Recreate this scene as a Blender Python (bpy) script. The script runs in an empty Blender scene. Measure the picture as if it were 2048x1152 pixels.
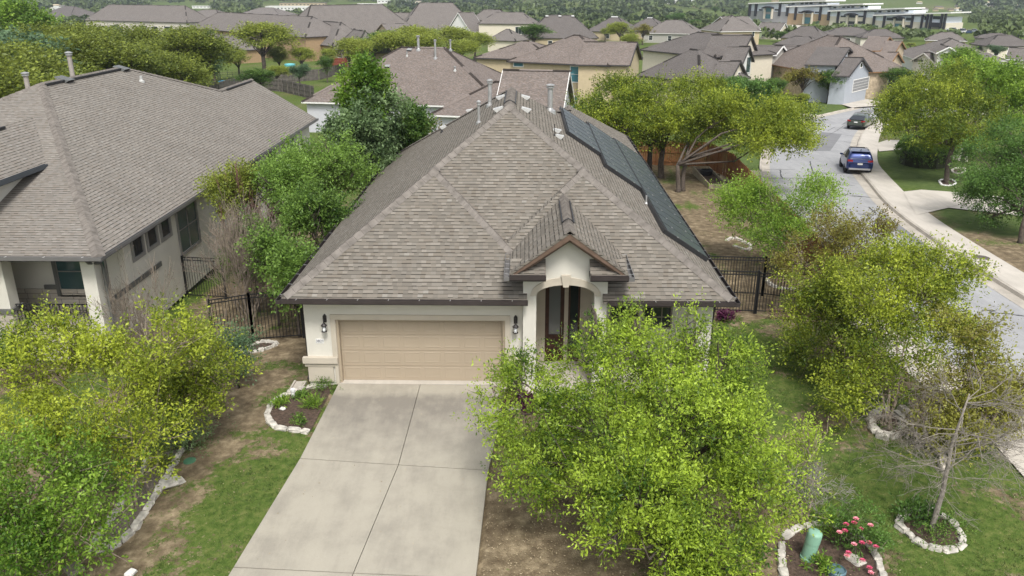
import bpy, math, random
import numpy as np
from mathutils import Vector, Matrix
R_ = math.radians
SC = bpy.context.scene
COL = SC.collection
random.seed(5)
RNG = np.random.default_rng(7)

# ------------------------------------------------------------------ camera, world, sun
CAM = np.array([3.043, -21.608, 11.045])
FPX, PITCH, YAW = 1640.0, R_(20.3), R_(0.97)
cd = bpy.data.cameras.new('camera'); cam = bpy.data.objects.new('camera', cd); COL.objects.link(cam)
cd.sensor_width = 36; cd.lens = FPX / 2048 * 36; cd.clip_start = .2; cd.clip_end = 12000
cam.location = CAM; cam.rotation_euler = (R_(90) - PITCH, 0, YAW)
SC.camera = cam
SUN_EL, SUN_AZ = 56, 166          # azimuth clockwise from +Y (north)
w = bpy.data.worlds.new('World'); SC.world = w; w.use_nodes = True
nt = w.node_tree; nt.nodes.clear()
sky = nt.nodes.new('ShaderNodeTexSky'); sky.sky_type = 'NISHITA'; sky.sun_disc = False
sky.sun_elevation = R_(SUN_EL); sky.sun_rotation = R_(SUN_AZ); sky.air_density = 1.0; sky.dust_density = 3.0
hs = nt.nodes.new('ShaderNodeHueSaturation'); hs.inputs['Saturation'].default_value = .28
bgn = nt.nodes.new('ShaderNodeBackground'); bgn.inputs['Strength'].default_value = .13
wo = nt.nodes.new('ShaderNodeOutputWorld')
nt.links.new(sky.outputs[0], hs.inputs['Color']); nt.links.new(hs.outputs[0], bgn.inputs[0]); nt.links.new(bgn.outputs[0], wo.inputs[0])
ld = bpy.data.lights.new('sun', 'SUN'); ld.energy = 1.9; ld.angle = R_(15); ld.color = (1, .97, .93)
lo = bpy.data.objects.new('sun', ld); COL.objects.link(lo)
lo.rotation_euler = (R_(90 - SUN_EL), 0, R_(180 - SUN_AZ))
SC.view_settings.view_transform = 'Standard'; SC.view_settings.look = 'None'
SC.view_settings.exposure = .82; SC.view_settings.gamma = 1
SC.cycles.max_bounces = 6; SC.cycles.diffuse_bounces = 3; SC.cycles.glossy_bounces = 2
SC.cycles.transmission_bounces = 3; SC.cycles.transparent_max_bounces = 6; SC.cycles.volume_bounces = 0
SC.cycles.volume_step_rate = 4; SC.cycles.use_denoising = True; SC.cycles.caustics_reflective = False

# ------------------------------------------------------------------ where a pixel's line of sight meets a surface
_f = np.array([-math.sin(YAW) * math.cos(PITCH), math.cos(YAW) * math.cos(PITCH), -math.sin(PITCH)])
_r = np.array([math.cos(YAW), math.sin(YAW), 0]); _u = np.cross(_r, _f)
def ray(px, py):
    d = _f * FPX + _r * (px - 1024) - _u * (py - 576)
    return d / np.linalg.norm(d)
def at(px, py, z=None, y=None, x=None):
    d = ray(px, py)
    t = (z - CAM[2]) / d[2] if z is not None else ((y - CAM[1]) / d[1] if y is not None else (x - CAM[0]) / d[0])
    return CAM + t * d
def on_plane(px, py, a, b, c):                 # z = a + b x + c y
    d = ray(px, py); t = (a + b * CAM[0] + c * CAM[1] - CAM[2]) / (d[2] - b * d[0] - c * d[1])
    return CAM + t * d
def proj(p):
    v = np.array(p, float) - CAM; z = v @ _f
    return 1024 + FPX * (v @ _r) / z, 576 - FPX * (v @ _u) / z, z

# ------------------------------------------------------------------ numpy noise
_perm = np.random.default_rng(3).random((64, 64, 64)).astype(np.float32)
def vnoise(x, y, z=0.):
    x, y, z = np.broadcast_arrays(np.asarray(x, float), y, z)
    xi, yi, zi = np.floor(x).astype(int), np.floor(y).astype(int), np.floor(z).astype(int)
    fx, fy, fz = x - xi, y - yi, z - zi
    fx, fy, fz = [t * t * (3 - 2 * t) for t in (fx, fy, fz)]
    g = lambda a, b, c: _perm[(xi + a) % 64, (yi + b) % 64, (zi + c) % 64]
    def lay(c): return (g(0, 0, c) * (1 - fx) + g(1, 0, c) * fx) * (1 - fy) + (g(0, 1, c) * (1 - fx) + g(1, 1, c) * fx) * fy
    return lay(0) * (1 - fz) + lay(1) * fz
def fbm(x, y, z=0., o=3):
    s = 0; a = .5; t = 0
    for i in range(o):
        s = s + a * vnoise(np.asarray(x) * 2 ** i + 7.3 * i, np.asarray(y) * 2 ** i + 3.1 * i, np.asarray(z) * 2 ** i); t += a; a *= .5
    return s / t
def sstep(a, b, v):
    t = np.clip((np.asarray(v, float) - a) / (b - a), 0, 1); return t * t * (3 - 2 * t)

# ------------------------------------------------------------------ terrain height
_ky = np.array([-4000, -60, -20, -8, 0, 35, 60, 120, 200, 355, 600, 1200, 2000, 3000, 4500])
_kz = np.array([-2, -1.6, -.55, -.24, 0, -1.5, -2.6, -4.2, -5.6, -7.6, -12, -17, -10, 30, 60])
_KY, _KZ = list(map(float, _ky)), list(map(float, _kz))
def _ss(a, b, v): t = min(1., max(0., (v - a) / (b - a))); return t * t * (3 - 2 * t)
def zs(x, y):                                   # the same height for one near point, without numpy
    r = math.hypot(x * .55, y) if y > 0 else y
    for i in range(len(_KY) - 1):
        if r <= _KY[i + 1]: break
    t = min(1., max(0., (r - _KY[i]) / (_KY[i + 1] - _KY[i]))); z = _KZ[i] + (_KZ[i + 1] - _KZ[i]) * t
    return z - .5 * _ss(-4.4, -9, x) * (1 - _ss(35, 60, y)) * _ss(-30, -8, y)
def zg(x, y):
    if isinstance(y, float) and y < 490.: return zs(x, y)
    x = np.asarray(x, float); y = np.asarray(y, float)
    r = np.where(y > 0, np.hypot(x * .55, y), y)
    z = np.interp(r, _ky, _kz)
    z = z - .5 * sstep(-4.4, -9, x) * (1 - sstep(35, 60, y)) * sstep(-30, -8, y + 0 * x)
    hill = sstep(850, 2600, y) * (fbm(x / 900 + 5, y / 1500, 0, 3) - .42) * 260
    hill2 = sstep(500, 1000, y) * sstep(-200, 600, x) * (fbm(x / 260, y / 420 + 9, 0, 3) - .35) * 38
    return z + hill + hill2
def G(px, py, dz=0.):                           # pixel -> point on the terrain
    d = ray(px, py); t = 5.
    for i in range(4000):
        p = CAM + d * t
        h = p[2] - float(zg(p[0], p[1])) - dz
        if h < .004: break
        t += max(h * .7, .004)
    return p
def GZ(x, y, dz=0.): return np.array([x, y, float(zg(x, y)) + dz])

# ------------------------------------------------------------------ materials
MATS = {}
def NN(nt, kind, **kw):
    n = nt.nodes.new(kind)
    for k, v in kw.items():
        if k in ('operation', 'blend_type', 'data_type', 'attribute_name', 'noise_dimensions', 'feature', 'offset', 'squash', 'clamp', 'interpolation_type'): setattr(n, k, v)
        else: n.inputs[k].default_value = v
    return n
def base_mat(name):
    m = bpy.data.materials.new(name); m.use_nodes = True
    return m, m.node_tree, m.node_tree.nodes['Principled BSDF']
def M(name, col, rough=.8, var=.12, scale=3., metal=0., bump=0., bscale=60., col2=None, spec=.4):
    if name in MATS: return MATS[name]
    m, t, p = base_mat(name); L = t.links.new
    p.inputs['Roughness'].default_value = rough; p.inputs['Metallic'].default_value = metal
    p.inputs['Specular IOR Level'].default_value = spec
    tc = t.nodes.new('ShaderNodeTexCoord')
    n = NN(t, 'ShaderNodeTexNoise', Scale=scale, Detail=6.); L(tc.outputs['Object'], n.inputs['Vector'])
    r = t.nodes.new('ShaderNodeValToRGB')
    c2 = col2 or tuple(c * (1 - var) for c in col)
    c1 = col if col2 else tuple(min(1, c * (1 + var)) for c in col)
    r.color_ramp.elements[0].position = .3; r.color_ramp.elements[1].position = .7
    r.color_ramp.elements[0].color = (*c2, 1); r.color_ramp.elements[1].color = (*c1, 1)
    L(n.outputs['Fac'], r.inputs[0]); L(r.outputs[0], p.inputs['Base Color'])
    if bump:
        n2 = NN(t, 'ShaderNodeTexNoise', Scale=bscale, Detail=4.); L(tc.outputs['Object'], n2.inputs['Vector'])
        b = NN(t, 'ShaderNodeBump', Strength=bump, Distance=.02); L(n2.outputs['Fac'], b.inputs['Height']); L(b.outputs[0], p.inputs['Normal'])
    MATS[name] = m; return m
def shingle(name, base, contrast=1., warm=0.):
    """laminated shingles: courses of random tabs, in metres along the roof plane's own UV"""
    if name in MATS: return MATS[name]
    m, t, p = base_mat(name); L = t.links.new
    uv = t.nodes.new('ShaderNodeUVMap'); sp = t.nodes.new('ShaderNodeSeparateXYZ'); L(uv.outputs[0], sp.inputs[0])
    def ma(op, a, b=None, c=None):
        n = t.nodes.new('ShaderNodeMath'); n.operation = op
        for i, v in enumerate((a, b, c)):
            if v is None: continue
            if hasattr(v, 'is_linked') or hasattr(v, 'links'): L(v, n.inputs[i])
            else: n.inputs[i].default_value = v
        return n.outputs[0]
    nz = NN(t, 'ShaderNodeTexNoise', Scale=1.2, Detail=2.); L(uv.outputs[0], nz.inputs['Vector'])
    v = ma('ADD', ma('DIVIDE', sp.outputs[1], .143), ma('MULTIPLY', nz.outputs['Fac'], .25))
    row = ma('FLOOR', v); fv = ma('FRACT', v)
    wr = NN(t, 'ShaderNodeTexWhiteNoise', noise_dimensions='1D'); L(row, wr.inputs['W'])
    u = ma('ADD', ma('DIVIDE', sp.outputs[0], .14), ma('MULTIPLY', wr.outputs['Value'], 13.))
    cell = ma('FLOOR', u)
    cv = t.nodes.new('ShaderNodeCombineXYZ'); L(cell, cv.inputs[0]); L(row, cv.inputs[1])
    wn = NN(t, 'ShaderNodeTexWhiteNoise', noise_dimensions='3D'); L(cv.outputs[0], wn.inputs['Vector'])
    cr = t.nodes.new('ShaderNodeValToRGB'); cr.color_ramp.interpolation = 'CONSTANT'
    b = np.array(base)
    stops = [(0, .80, 0), (.22, .93, .2), (.42, 1.0, -.2), (.60, .87, .5), (.74, 1.12, .1), (.92, 1.24, -.1), (.985, 1.36, -.6)]
    while len(cr.color_ramp.elements) < len(stops): cr.color_ramp.elements.new(.5)
    for e, (pos, k, wm) in zip(cr.color_ramp.elements, stops):
        k = 1 + (k - 1) * contrast; wm = wm * .05 + warm * .03 * (pos > .5)
        e.position = pos; e.color = (*np.clip(b * k * np.array([1 + wm, 1, 1 - wm]), 0, 1), 1)
    L(wn.outputs['Value'], cr.inputs[0])
    # granule and weather variation
    n2 = NN(t, 'ShaderNodeTexNoise', Scale=.55, Detail=5.); L(uv.outputs[0], n2.inputs['Vector'])
    n3 = NN(t, 'ShaderNodeTexNoise', Scale=55., Detail=2.); L(uv.outputs[0], n3.inputs['Vector'])
    k = ma('ADD', ma('MULTIPLY', n2.outputs['Fac'], .35), ma('MULTIPLY', n3.outputs['Fac'], .3)); k = ma('ADD', k, .68)
    # shadow line painted into the colour at each butt edge, thicker under raised tabs
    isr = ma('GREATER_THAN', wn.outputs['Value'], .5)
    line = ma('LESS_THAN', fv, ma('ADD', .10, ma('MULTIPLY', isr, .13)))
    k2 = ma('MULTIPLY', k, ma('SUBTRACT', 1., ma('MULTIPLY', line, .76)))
    mx = NN(t, 'ShaderNodeMix', data_type='RGBA', blend_type='MULTIPLY'); mx.inputs[0].default_value = 1
    L(cr.outputs[0], mx.inputs[6]); L(k2, mx.inputs[7]); L(mx.outputs[2], p.inputs['Base Color'])
    h = ma('ADD', ma('MULTIPLY', isr, .5), ma('MULTIPLY', ma('SUBTRACT', 1., fv), .6))
    bp = NN(t, 'ShaderNodeBump', Strength=.6, Distance=.012); L(h, bp.inputs['Height']); L(bp.outputs[0], p.inputs['Normal'])
    p.inputs['Roughness'].default_value = .95; p.inputs['Specular IOR Level'].default_value = .13
    MATS[name] = m; return m
def leafmat(name, dark, light, trans=.35, rough=.5):
    if name in MATS: return MATS[name]
    m, t, p = base_mat(name); L = t.links.new
    a = NN(t, 'ShaderNodeAttribute'); a.attribute_name = 'tone'
    r = t.nodes.new('ShaderNodeValToRGB'); r.color_ramp.elements[0].color = (*dark, 1); r.color_ramp.elements[1].color = (*light, 1)
    L(a.outputs['Fac'], r.inputs[0]); L(r.outputs[0], p.inputs['Base Color'])
    p.inputs['Roughness'].default_value = rough; p.inputs['Specular IOR Level'].default_value = .35
    tr = t.nodes.new('ShaderNodeBsdfTranslucent')
    hv = NN(t, 'ShaderNodeHueSaturation', Value=1.3, Saturation=.95); hv.inputs['Hue'].default_value = .49; L(r.outputs[0], hv.inputs['Color']); L(hv.outputs[0], tr.inputs[0])
    mx = NN(t, 'ShaderNodeMixShader'); mx.inputs[0].default_value = trans
    L(p.outputs[0], mx.inputs[1]); L(tr.outputs[0], mx.inputs[2]); L(mx.outputs[0], t.nodes['Material Output'].inputs[0])
    MATS[name] = m; return m
def glassmat(name, col=(.02, .025, .03), rough=.06):
    if name in MATS: return MATS[name]
    m, t, p = base_mat(name); L = t.links.new
    tc = t.nodes.new('ShaderNodeTexCoord'); n = NN(t, 'ShaderNodeTexNoise', Scale=.8, Detail=2.); L(tc.outputs['Object'], n.inputs['Vector'])
    b = NN(t, 'ShaderNodeBump', Strength=.05, Distance=.05); L(n.outputs['Fac'], b.inputs['Height']); L(b.outputs[0], p.inputs['Normal'])
    p.inputs['Base Color'].default_value = (*col, 1); p.inputs['Roughness'].default_value = rough; p.inputs['Specular IOR Level'].default_value = .7
    MATS[name] = m; return m

# ------------------------------------------------------------------ mesh building
def V(p): return np.array(p, float)
class MB:
    def __init__(s): s.v = []; s.f = []; s.uv = []
    def poly(s, pts, uv=None):
        i = len(s.v); s.v += [tuple(map(float, p)) for p in pts]; s.f.append(tuple(range(i, i + len(pts))))
        if uv is None:
            P = [V(p) for p in pts]; n = np.zeros(3)
            for a, b in zip(P, P[1:] + P[:1]): n += np.cross(a, b)
            n /= (np.linalg.norm(n) + 1e-12)
            if n[2] < 0: n = -n
            u = np.cross([0, 0, 1], n); lu = np.linalg.norm(u); u = u / lu if lu > 1e-3 else V([1, 0, 0])
            v = np.cross(n, u); uv = [(p @ u, p @ v) for p in P]
        s.uv += list(uv); return s
    def slab(s, pts, th=.12):                   # roof plane with a thickness
        P = [V(p) for p in pts]; Q = [p - V([0, 0, th]) for p in P]
        s.poly(P); s.poly(Q[::-1])
        for i in range(len(P)):
            j = (i + 1) % len(P); s.poly([P[i], Q[i], Q[j], P[j]])
        return s
    def box(s, lo, hi, m=None):
        x0, y0, z0 = lo; x1, y1, z1 = hi
        c = [(x0, y0, z0), (x1, y0, z0), (x1, y1, z0), (x0, y1, z0), (x0, y0, z1), (x1, y0, z1), (x1, y1, z1), (x0, y1, z1)]
        if m is not None: c = [tuple(m @ Vector(p)) for p in c]
        for f in ((0, 3, 2, 1), (4, 5, 6, 7), (0, 1, 5, 4), (1, 2, 6, 5), (2, 3, 7, 6), (3, 0, 4, 7)): s.poly([c[k] for k in f])
        return s
    def prism(s, pts, z0, z1):                  # vertical prism of a plan outline
        P = [V([p[0], p[1], z1]) for p in pts]; Q = [V([p[0], p[1], z0]) for p in pts]
        s.poly(P); s.poly(Q[::-1])
        for i in range(len(P)):
            j = (i + 1) % len(P); s.poly([P[i], Q[i], Q[j], P[j]])
        return s
    def beam(s, a, b, w, h, up=(0, 0, 1)):       # box along a line
        a, b = V(a), V(b); d = b - a; l = np.linalg.norm(d); d /= l
        sx = np.cross(d, up); n = np.linalg.norm(sx)
        sx = V([1, 0, 0]) if n < 1e-6 else sx / n
        uz = np.cross(sx, d)
        c = [p + sx * i * w / 2 + uz * j * h / 2 for p in (a, b) for i, j in ((-1, -1), (1, -1), (1, 1), (-1, 1))]
        for f in ((0, 1, 2, 3), (7, 6, 5, 4), (0, 4, 5, 1), (1, 5, 6, 2), (2, 6, 7, 3), (3, 7, 4, 0)): s.poly([c[k] for k in f])
        return s
    def tube(s, pts, rad, n=6, cap=True):
        P = [V(p) for p in pts]
        if np.isscalar(rad): rad = [rad] * len(P)
        rings = []
        for i, p in enumerate(P):
            d = (P[min(i + 1, len(P) - 1)] - P[max(i - 1, 0)]); d /= (np.linalg.norm(d) + 1e-9)
            a = np.cross(d, [0, 0, 1] if abs(d[2]) < .9 else [1, 0, 0]); a /= np.linalg.norm(a); b = np.cross(d, a)
            rings.append([p + rad[i] * (math.cos(2 * math.pi * k / n) * a + math.sin(2 * math.pi * k / n) * b) for k in range(n)])
        i0 = len(s.v)
        for r in rings: s.v += [tuple(q) for q in r]
        for i in range(len(P) - 1):
            for k in range(n):
                a = i0 + i * n + k; b = i0 + i * n + (k + 1) % n
                s.f.append((a, b, b + n, a + n)); s.uv += [(0, 0)] * 4
        if cap:
            s.f.append(tuple(i0 + k for k in range(n))[::-1]); s.uv += [(0, 0)] * n
            s.f.append(tuple(i0 + (len(P) - 1) * n + k for k in range(n))); s.uv += [(0, 0)] * n
        return s
    def lathe(s, c, prof, n=16):                # prof: (radius, z)
        i0 = len(s.v)
        for r, z in prof:
            for k in range(n):
                a = 2 * math.pi * k / n; s.v.append((c[0] + r * math.cos(a), c[1] + r * math.sin(a), c[2] + z))
        for i in range(len(prof) - 1):
            for k in range(n):
                a = i0 + i * n + k; b = i0 + i * n + (k + 1) % n
                s.f.append((a, b, b + n, a + n)); s.uv += [(0, 0)] * 4
        s.f.append(tuple(i0 + (len(prof) - 1) * n + k for k in range(n))); s.uv += [(0, 0)] * n
        return s
    def build(s, name, mat, parent=None, smooth=False):
        me = bpy.data.meshes.new(name); me.from_pydata(s.v, [], s.f)
        ul = me.uv_layers.new(name='UVMap')
        ul.data.foreach_set('uv', np.array(s.uv, np.float32).ravel())
        me.materials.append(mat); me.update()
        if smooth: me.polygons.foreach_set('use_smooth', [True] * len(me.polygons))
        o = bpy.data.objects.new(name, me); COL.objects.link(o)
        if parent is not None:
            o.parent = parent
            o.matrix_parent_inverse = parent_inv(parent)
        return o
def parent_inv(p):
    q = p; mats = []
    while q is not None:
        mats.append(q.matrix_parent_inverse @ Matrix.LocRotScale(q.location, q.rotation_euler, q.scale) if q.parent is not None else Matrix.LocRotScale(q.location, q.rotation_euler, q.scale)); q = q.parent
    w_ = Matrix.Identity(4)
    for a in reversed(mats): w_ = w_ @ a
    return w_.inverted()
def tag(o, label=None, cat=None, group=None, kind=None):
    if label: o['label'] = label
    if cat: o['category'] = cat
    if group: o['group'] = group
    if kind: o['kind'] = kind
    return o
def empty(name, loc=(0, 0, 0), label=None, cat=None, group=None, rz=0.):
    o = bpy.data.objects.new(name, None); COL.objects.link(o); o.location = loc; o.rotation_euler = (0, 0, rz)
    o.empty_display_size = .2
    return tag(o, label, cat, group)
KIDS = {}
def kids(o):
    return [c for c in bpy.data.objects if c.parent == o]
def copy_tree(o, parent=None, depth=0):
    c = o.copy(); COL.objects.link(c)
    if parent is not None: c.parent = parent; c.matrix_parent_inverse = o.matrix_parent_inverse.copy()
    if depth < 2:
        for ch in kids(o): copy_tree(ch, c, depth + 1)
    return c
def mesh_np(name, verts, faces4, mat, parent=None, tone=None, k=4):
    """verts (n,3), faces (m,k)"""
    me = bpy.data.meshes.new(name); n, m_ = len(verts), len(faces4)
    me.vertices.add(n); me.vertices.foreach_set('co', np.asarray(verts, np.float32).ravel())
    me.loops.add(m_ * k); me.loops.foreach_set('vertex_index', np.asarray(faces4, np.int32).ravel())
    me.polygons.add(m_); me.polygons.foreach_set('loop_start', np.arange(0, m_ * k, k, dtype=np.int32))
    try: me.polygons.foreach_set('loop_total', np.full(m_, k, np.int32))
    except Exception: pass
    if tone is not None:
        a = me.attributes.new('tone', 'FLOAT', 'POINT'); a.data.foreach_set('value', np.asarray(tone, np.float32))
    me.materials.append(mat); me.update(calc_edges=True); me.validate()
    o = bpy.data.objects.new(name, me); COL.objects.link(o)
    if parent is not None: o.parent = parent; o.matrix_parent_inverse = parent_inv(parent)
    return o

# ------------------------------------------------------------------ leaves and trees
def unit(a): return a / (np.linalg.norm(a, axis=-1, keepdims=True) + 1e-9)
def leaves(P, D, L, k, size, rng, tone0, aspect=.5, spread=.35, droop=.2):
    """k leaves along each twig (base P, direction D, length L) -> verts, faces, tone"""
    n = len(P); t = rng.random((n, k, 1)) ** .7
    D = unit(D); base = P[:, None] + D[:, None] * t * L[:, None, None]
    rnd = unit(rng.normal(size=(n, k, 3)))
    d = unit(D[:, None] * .5 + rnd * (.6 + spread) + V([0, 0, -droop]))
    base = base + rnd * (L[:, None, None] * .12)
    s = size * (.6 + .8 * rng.random((n, k, 1)))
    side = unit(np.cross(d, unit(rng.normal(size=(n, k, 3)) + V([0, 0, 1.2]))))
    nrm = np.cross(side, d)
    a = base; b = base + d * s * .5 + side * s * aspect / 2 + nrm * s * .08; c = base + d * s; e = base + d * s * .5 - side * s * aspect / 2 + nrm * s * .08
    vs = np.stack([a, b, c, e], 2).reshape(-1, 3)
    fs = np.arange(len(vs)).reshape(-1, 4)
    tone = np.repeat(np.clip(tone0[:, None] + rng.normal(size=(n, k)) * .13, 0, 1).ravel(), 4)
    return vs, fs, tone
def lobes_in(C, Rr, n, rng, fill=.62, rs=(.34, .5)):
    out = []
    for i in range(n):
        d = unit(rng.normal(size=3)); d[2] = abs(d[2]) * 1.0 - .35 * (rng.random() < .5)
        q = V(C) + V(Rr) * d * fill * (.55 + .55 * rng.random())
        out.append((q, V(Rr) * rng.uniform(*rs)))
    return out
def make_tree(name, base, lobes, mat, bark, label, cat, group=None, seed=1, twigs=900, k=14, size=.07, tl=.4, trunk_r=.12,
              fork=.9, stems=1, aspect=.5, up=.5, show_twigs=0, tone=(.5, .3), gaps=.45, cl=13, cs=.46, crown_name='crown', lean=(0, 0), gs=1.1, droop=.2):
    rng = np.random.default_rng(seed); base = V(base)
    root = empty(name, base, label, cat, group)
    w_ = np.array([float(np.prod(r)) ** .67 for c, r in lobes]); w_ /= w_.sum()
    CL = cl; n = max(30, twigs // CL); li = rng.choice(len(lobes), n * 2, p=w_)
    C = np.array([lobes[i][0] for i in range(len(lobes))])[li]; Rr = np.array([lobes[i][1] for i in range(len(lobes))])[li]
    d = unit(rng.normal(size=(n * 2, 3))); rad = .45 + .55 * rng.random((n * 2, 1)) ** .6
    P = C + d * Rr * rad
    g = fbm(P[:, 0] * gs + seed, P[:, 1] * gs, P[:, 2] * gs, 2)
    keep = np.argsort(-(g + .25 * rng.random(n * 2)))[: int(n * 2 * (1 - gaps))][:n] if gaps > 0 else np.arange(n)
    P, d = P[keep], d[keep]; ctone = rng.normal(size=len(P)) * .9
    P = np.repeat(P, CL, 0); d = np.repeat(d, CL, 0); ctone = np.repeat(ctone, CL); n = len(P); P = P + rng.normal(size=(n, 3)) * tl * cs * V([1, 1, .62])
    D = unit(d * .8 + V([0, 0, up]) + rng.normal(size=(n, 3)) * .45)
    L = tl * (.5 + rng.random(n))
    g2 = fbm(P[:, 0] * .9 + 31, P[:, 1] * .9 + seed, P[:, 2] * .9, 2)
    tn = np.clip(tone[0] + (g2 - .5) * 2.2 * tone[1] + ctone * .55 * tone[1] + rng.normal(size=n) * .4 * tone[1], 0, 1)
    vs, fs, to = leaves(P, D, L, k, size, rng, tn, aspect, droop=droop)
    cr = mesh_np(crown_name, vs - base * 0, fs, mat, root, to)
    b = MB()
    top = base + V([lean[0], lean[1], fork])
    order = list(range(len(lobes)))
    for s_ in range(stems):
        off = V([rng.normal() * trunk_r * 1.6, rng.normal() * trunk_r * 1.6, 0]) * (stems > 1)
        tp = top + off * 1.8 + V([0, 0, rng.normal() * .12 * (stems > 1)])
        r0 = trunk_r * (1 if stems == 1 else .75)
        b.tube([base + off - V([0, 0, .1]), base + off * .9 + V([0, 0, .12]), base * .5 + tp * .5 + off * .2 + V([rng.normal(), rng.normal(), 0]) * trunk_r * .4, tp], [r0 * 1.5, r0 * 1.1, r0 * .95, r0 * .85], 8)
        for j in order[s_::stems]:
            c, r = lobes[j]; c = V(c); m_ = tp * .5 + c * .5 + rng.normal(size=3) * np.linalg.norm(c - tp) * .08 + V([0, 0, .1])
            l1 = r0 * .5
            b.tube([tp - V([0, 0, .05]), tp * .75 + m_ * .25, m_, c], [r0 * .7, l1, l1 * .75, l1 * .45], 6)
            for q in range(5):
                e = c + unit(rng.normal(size=3) + V([0, 0, .3])) * r * .8
                b.tube([c * .6 + m_ * .4, (c + e) / 2 + rng.normal(size=3) * .08, e], [l1 * .45, l1 * .3, .008], 4, cap=False)
    if show_twigs:
        for i in rng.choice(n, min(n, show_twigs), replace=False):
            j = int(np.argmin([np.linalg.norm(P[i] - c) for c, r in lobes])); c = lobes[j][0]
            b.tube([P[i] * .55 + V(c) * .45, P[i], P[i] + D[i] * L[i] * .9], [.012, .008, .003], 3, cap=False)
    b.build('trunk', bark, root, smooth=True)
    return root
def bare_tree(name, base, mat, label, cat, seed=1, h=3., r=.09, levels=5, spread=.6, upk=.25, stems=1, kids_n=3, dk=.72, lean=(0, 0), tw=.004, group=None, first=.35, part='trunk'):
    rng = np.random.default_rng(seed); base = V(base); b = MB()
    def grow(p, d, l, rr, lv):
        m_ = p + d * l * .5 + rng.normal(size=3) * l * .05; e = p + d * l + rng.normal(size=3) * l * .06
        b.tube([p, m_, e], [rr, rr * .85, max(rr * .65, tw)], 7 if lv == 0 else (5 if lv < 2 else 3), cap=False)
        if lv >= levels: return
        for i in range(kids_n + (rng.random() < .5)):
            q = e if i < 2 else (p + (e - p) * rng.uniform(.35, .95))
            nd = unit(d + rng.normal(size=3) * spread + V([0, 0, upk]))
            grow(q, nd, l * dk * rng.uniform(.75, 1.2), max(rr * (.62 if i < 2 else .45), tw), lv + 1)
    for s_ in range(stems):
        d = unit(V([lean[0], lean[1], 1]) + rng.normal(size=3) * (.35 if stems > 1 else .03))
        grow(base + V([rng.normal(), rng.normal(), 0]) * (r * 1.5 if stems > 1 else 0) - V([0, 0, .05]), d, h * first, r * (1 if stems == 1 else .6), 0)
    root = empty(name, base, label, cat, group)
    b.build(part, mat, root, smooth=True)
    return root

# ================================================================== materials used
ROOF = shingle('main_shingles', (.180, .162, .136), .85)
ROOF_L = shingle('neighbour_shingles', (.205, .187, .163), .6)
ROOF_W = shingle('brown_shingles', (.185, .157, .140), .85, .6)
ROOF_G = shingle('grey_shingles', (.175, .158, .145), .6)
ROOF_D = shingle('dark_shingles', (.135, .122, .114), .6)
CAP = M('ridge_shingle', (.175, .157, .138), .95, .25, 4., bump=.3, spec=.1)
STUCCO = M('cream_stucco', (.60, .575, .505), .9, .05, 1.2, bump=.25, bscale=90)
TRIMC = M('beige_stucco_trim', (.47, .42, .34), .9, .05, 2., bump=.2, bscale=90)
DOORP = M('tan_garage_paint', (.365, .30, .22), .5, .03, 1.)
GUT = M('dark_brown_gutter', (.040, .032, .030), .45, .15, 3.)
GUTG = M('grey_gutter', (.14, .135, .13), .45, .1, 3.)
WOODB = M('brown_wood_trim', (.12, .078, .055), .6, .2, 6.)
WHITE = M('white_trim', (.72, .71, .68), .6, .04, 2.)
IRON = M('black_iron', (.012, .012, .013), .5, .2, 8.)
METAL = M('galvanised_metal', (.42, .42, .41), .4, .15, 6., metal=.5)
WCAP = M('white_vent_metal', (.44, .44, .42), .45, .1, 9.)
DARK = M('dark_plastic', (.02, .02, .021), .5)
GLASS = glassmat('window_glass')
GLASST = glassmat('window_glass_green', (.045, .085, .085), .1)
CONC = None
STONE = M('white_limestone', (.47, .44, .385), .9, .35, 6., bump=.5, bscale=14)
MULCH = M('mulch', (.075, .05, .036), .95, .5, 14., bump=1., bscale=40)
BARK = M('bark', (.085, .068, .054), .95, .35, 9., bump=.6, bscale=30)
BARKL = M('pale_bark', (.25, .20, .155), .95, .3, 9., bump=.4, bscale=30)
TWIG = M('twig_brown', (.215, .175, .135), .9, .3, 4.)
TWIGG = M('twig_grey', (.27, .25, .225), .9, .3, 4.)
FENCEW = M('cedar_fence', (.30, .135, .055), .85, .3, 2.5)
FENCEG = M('weathered_fence', (.13, .115, .10), .9, .3, 2.5)

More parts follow.
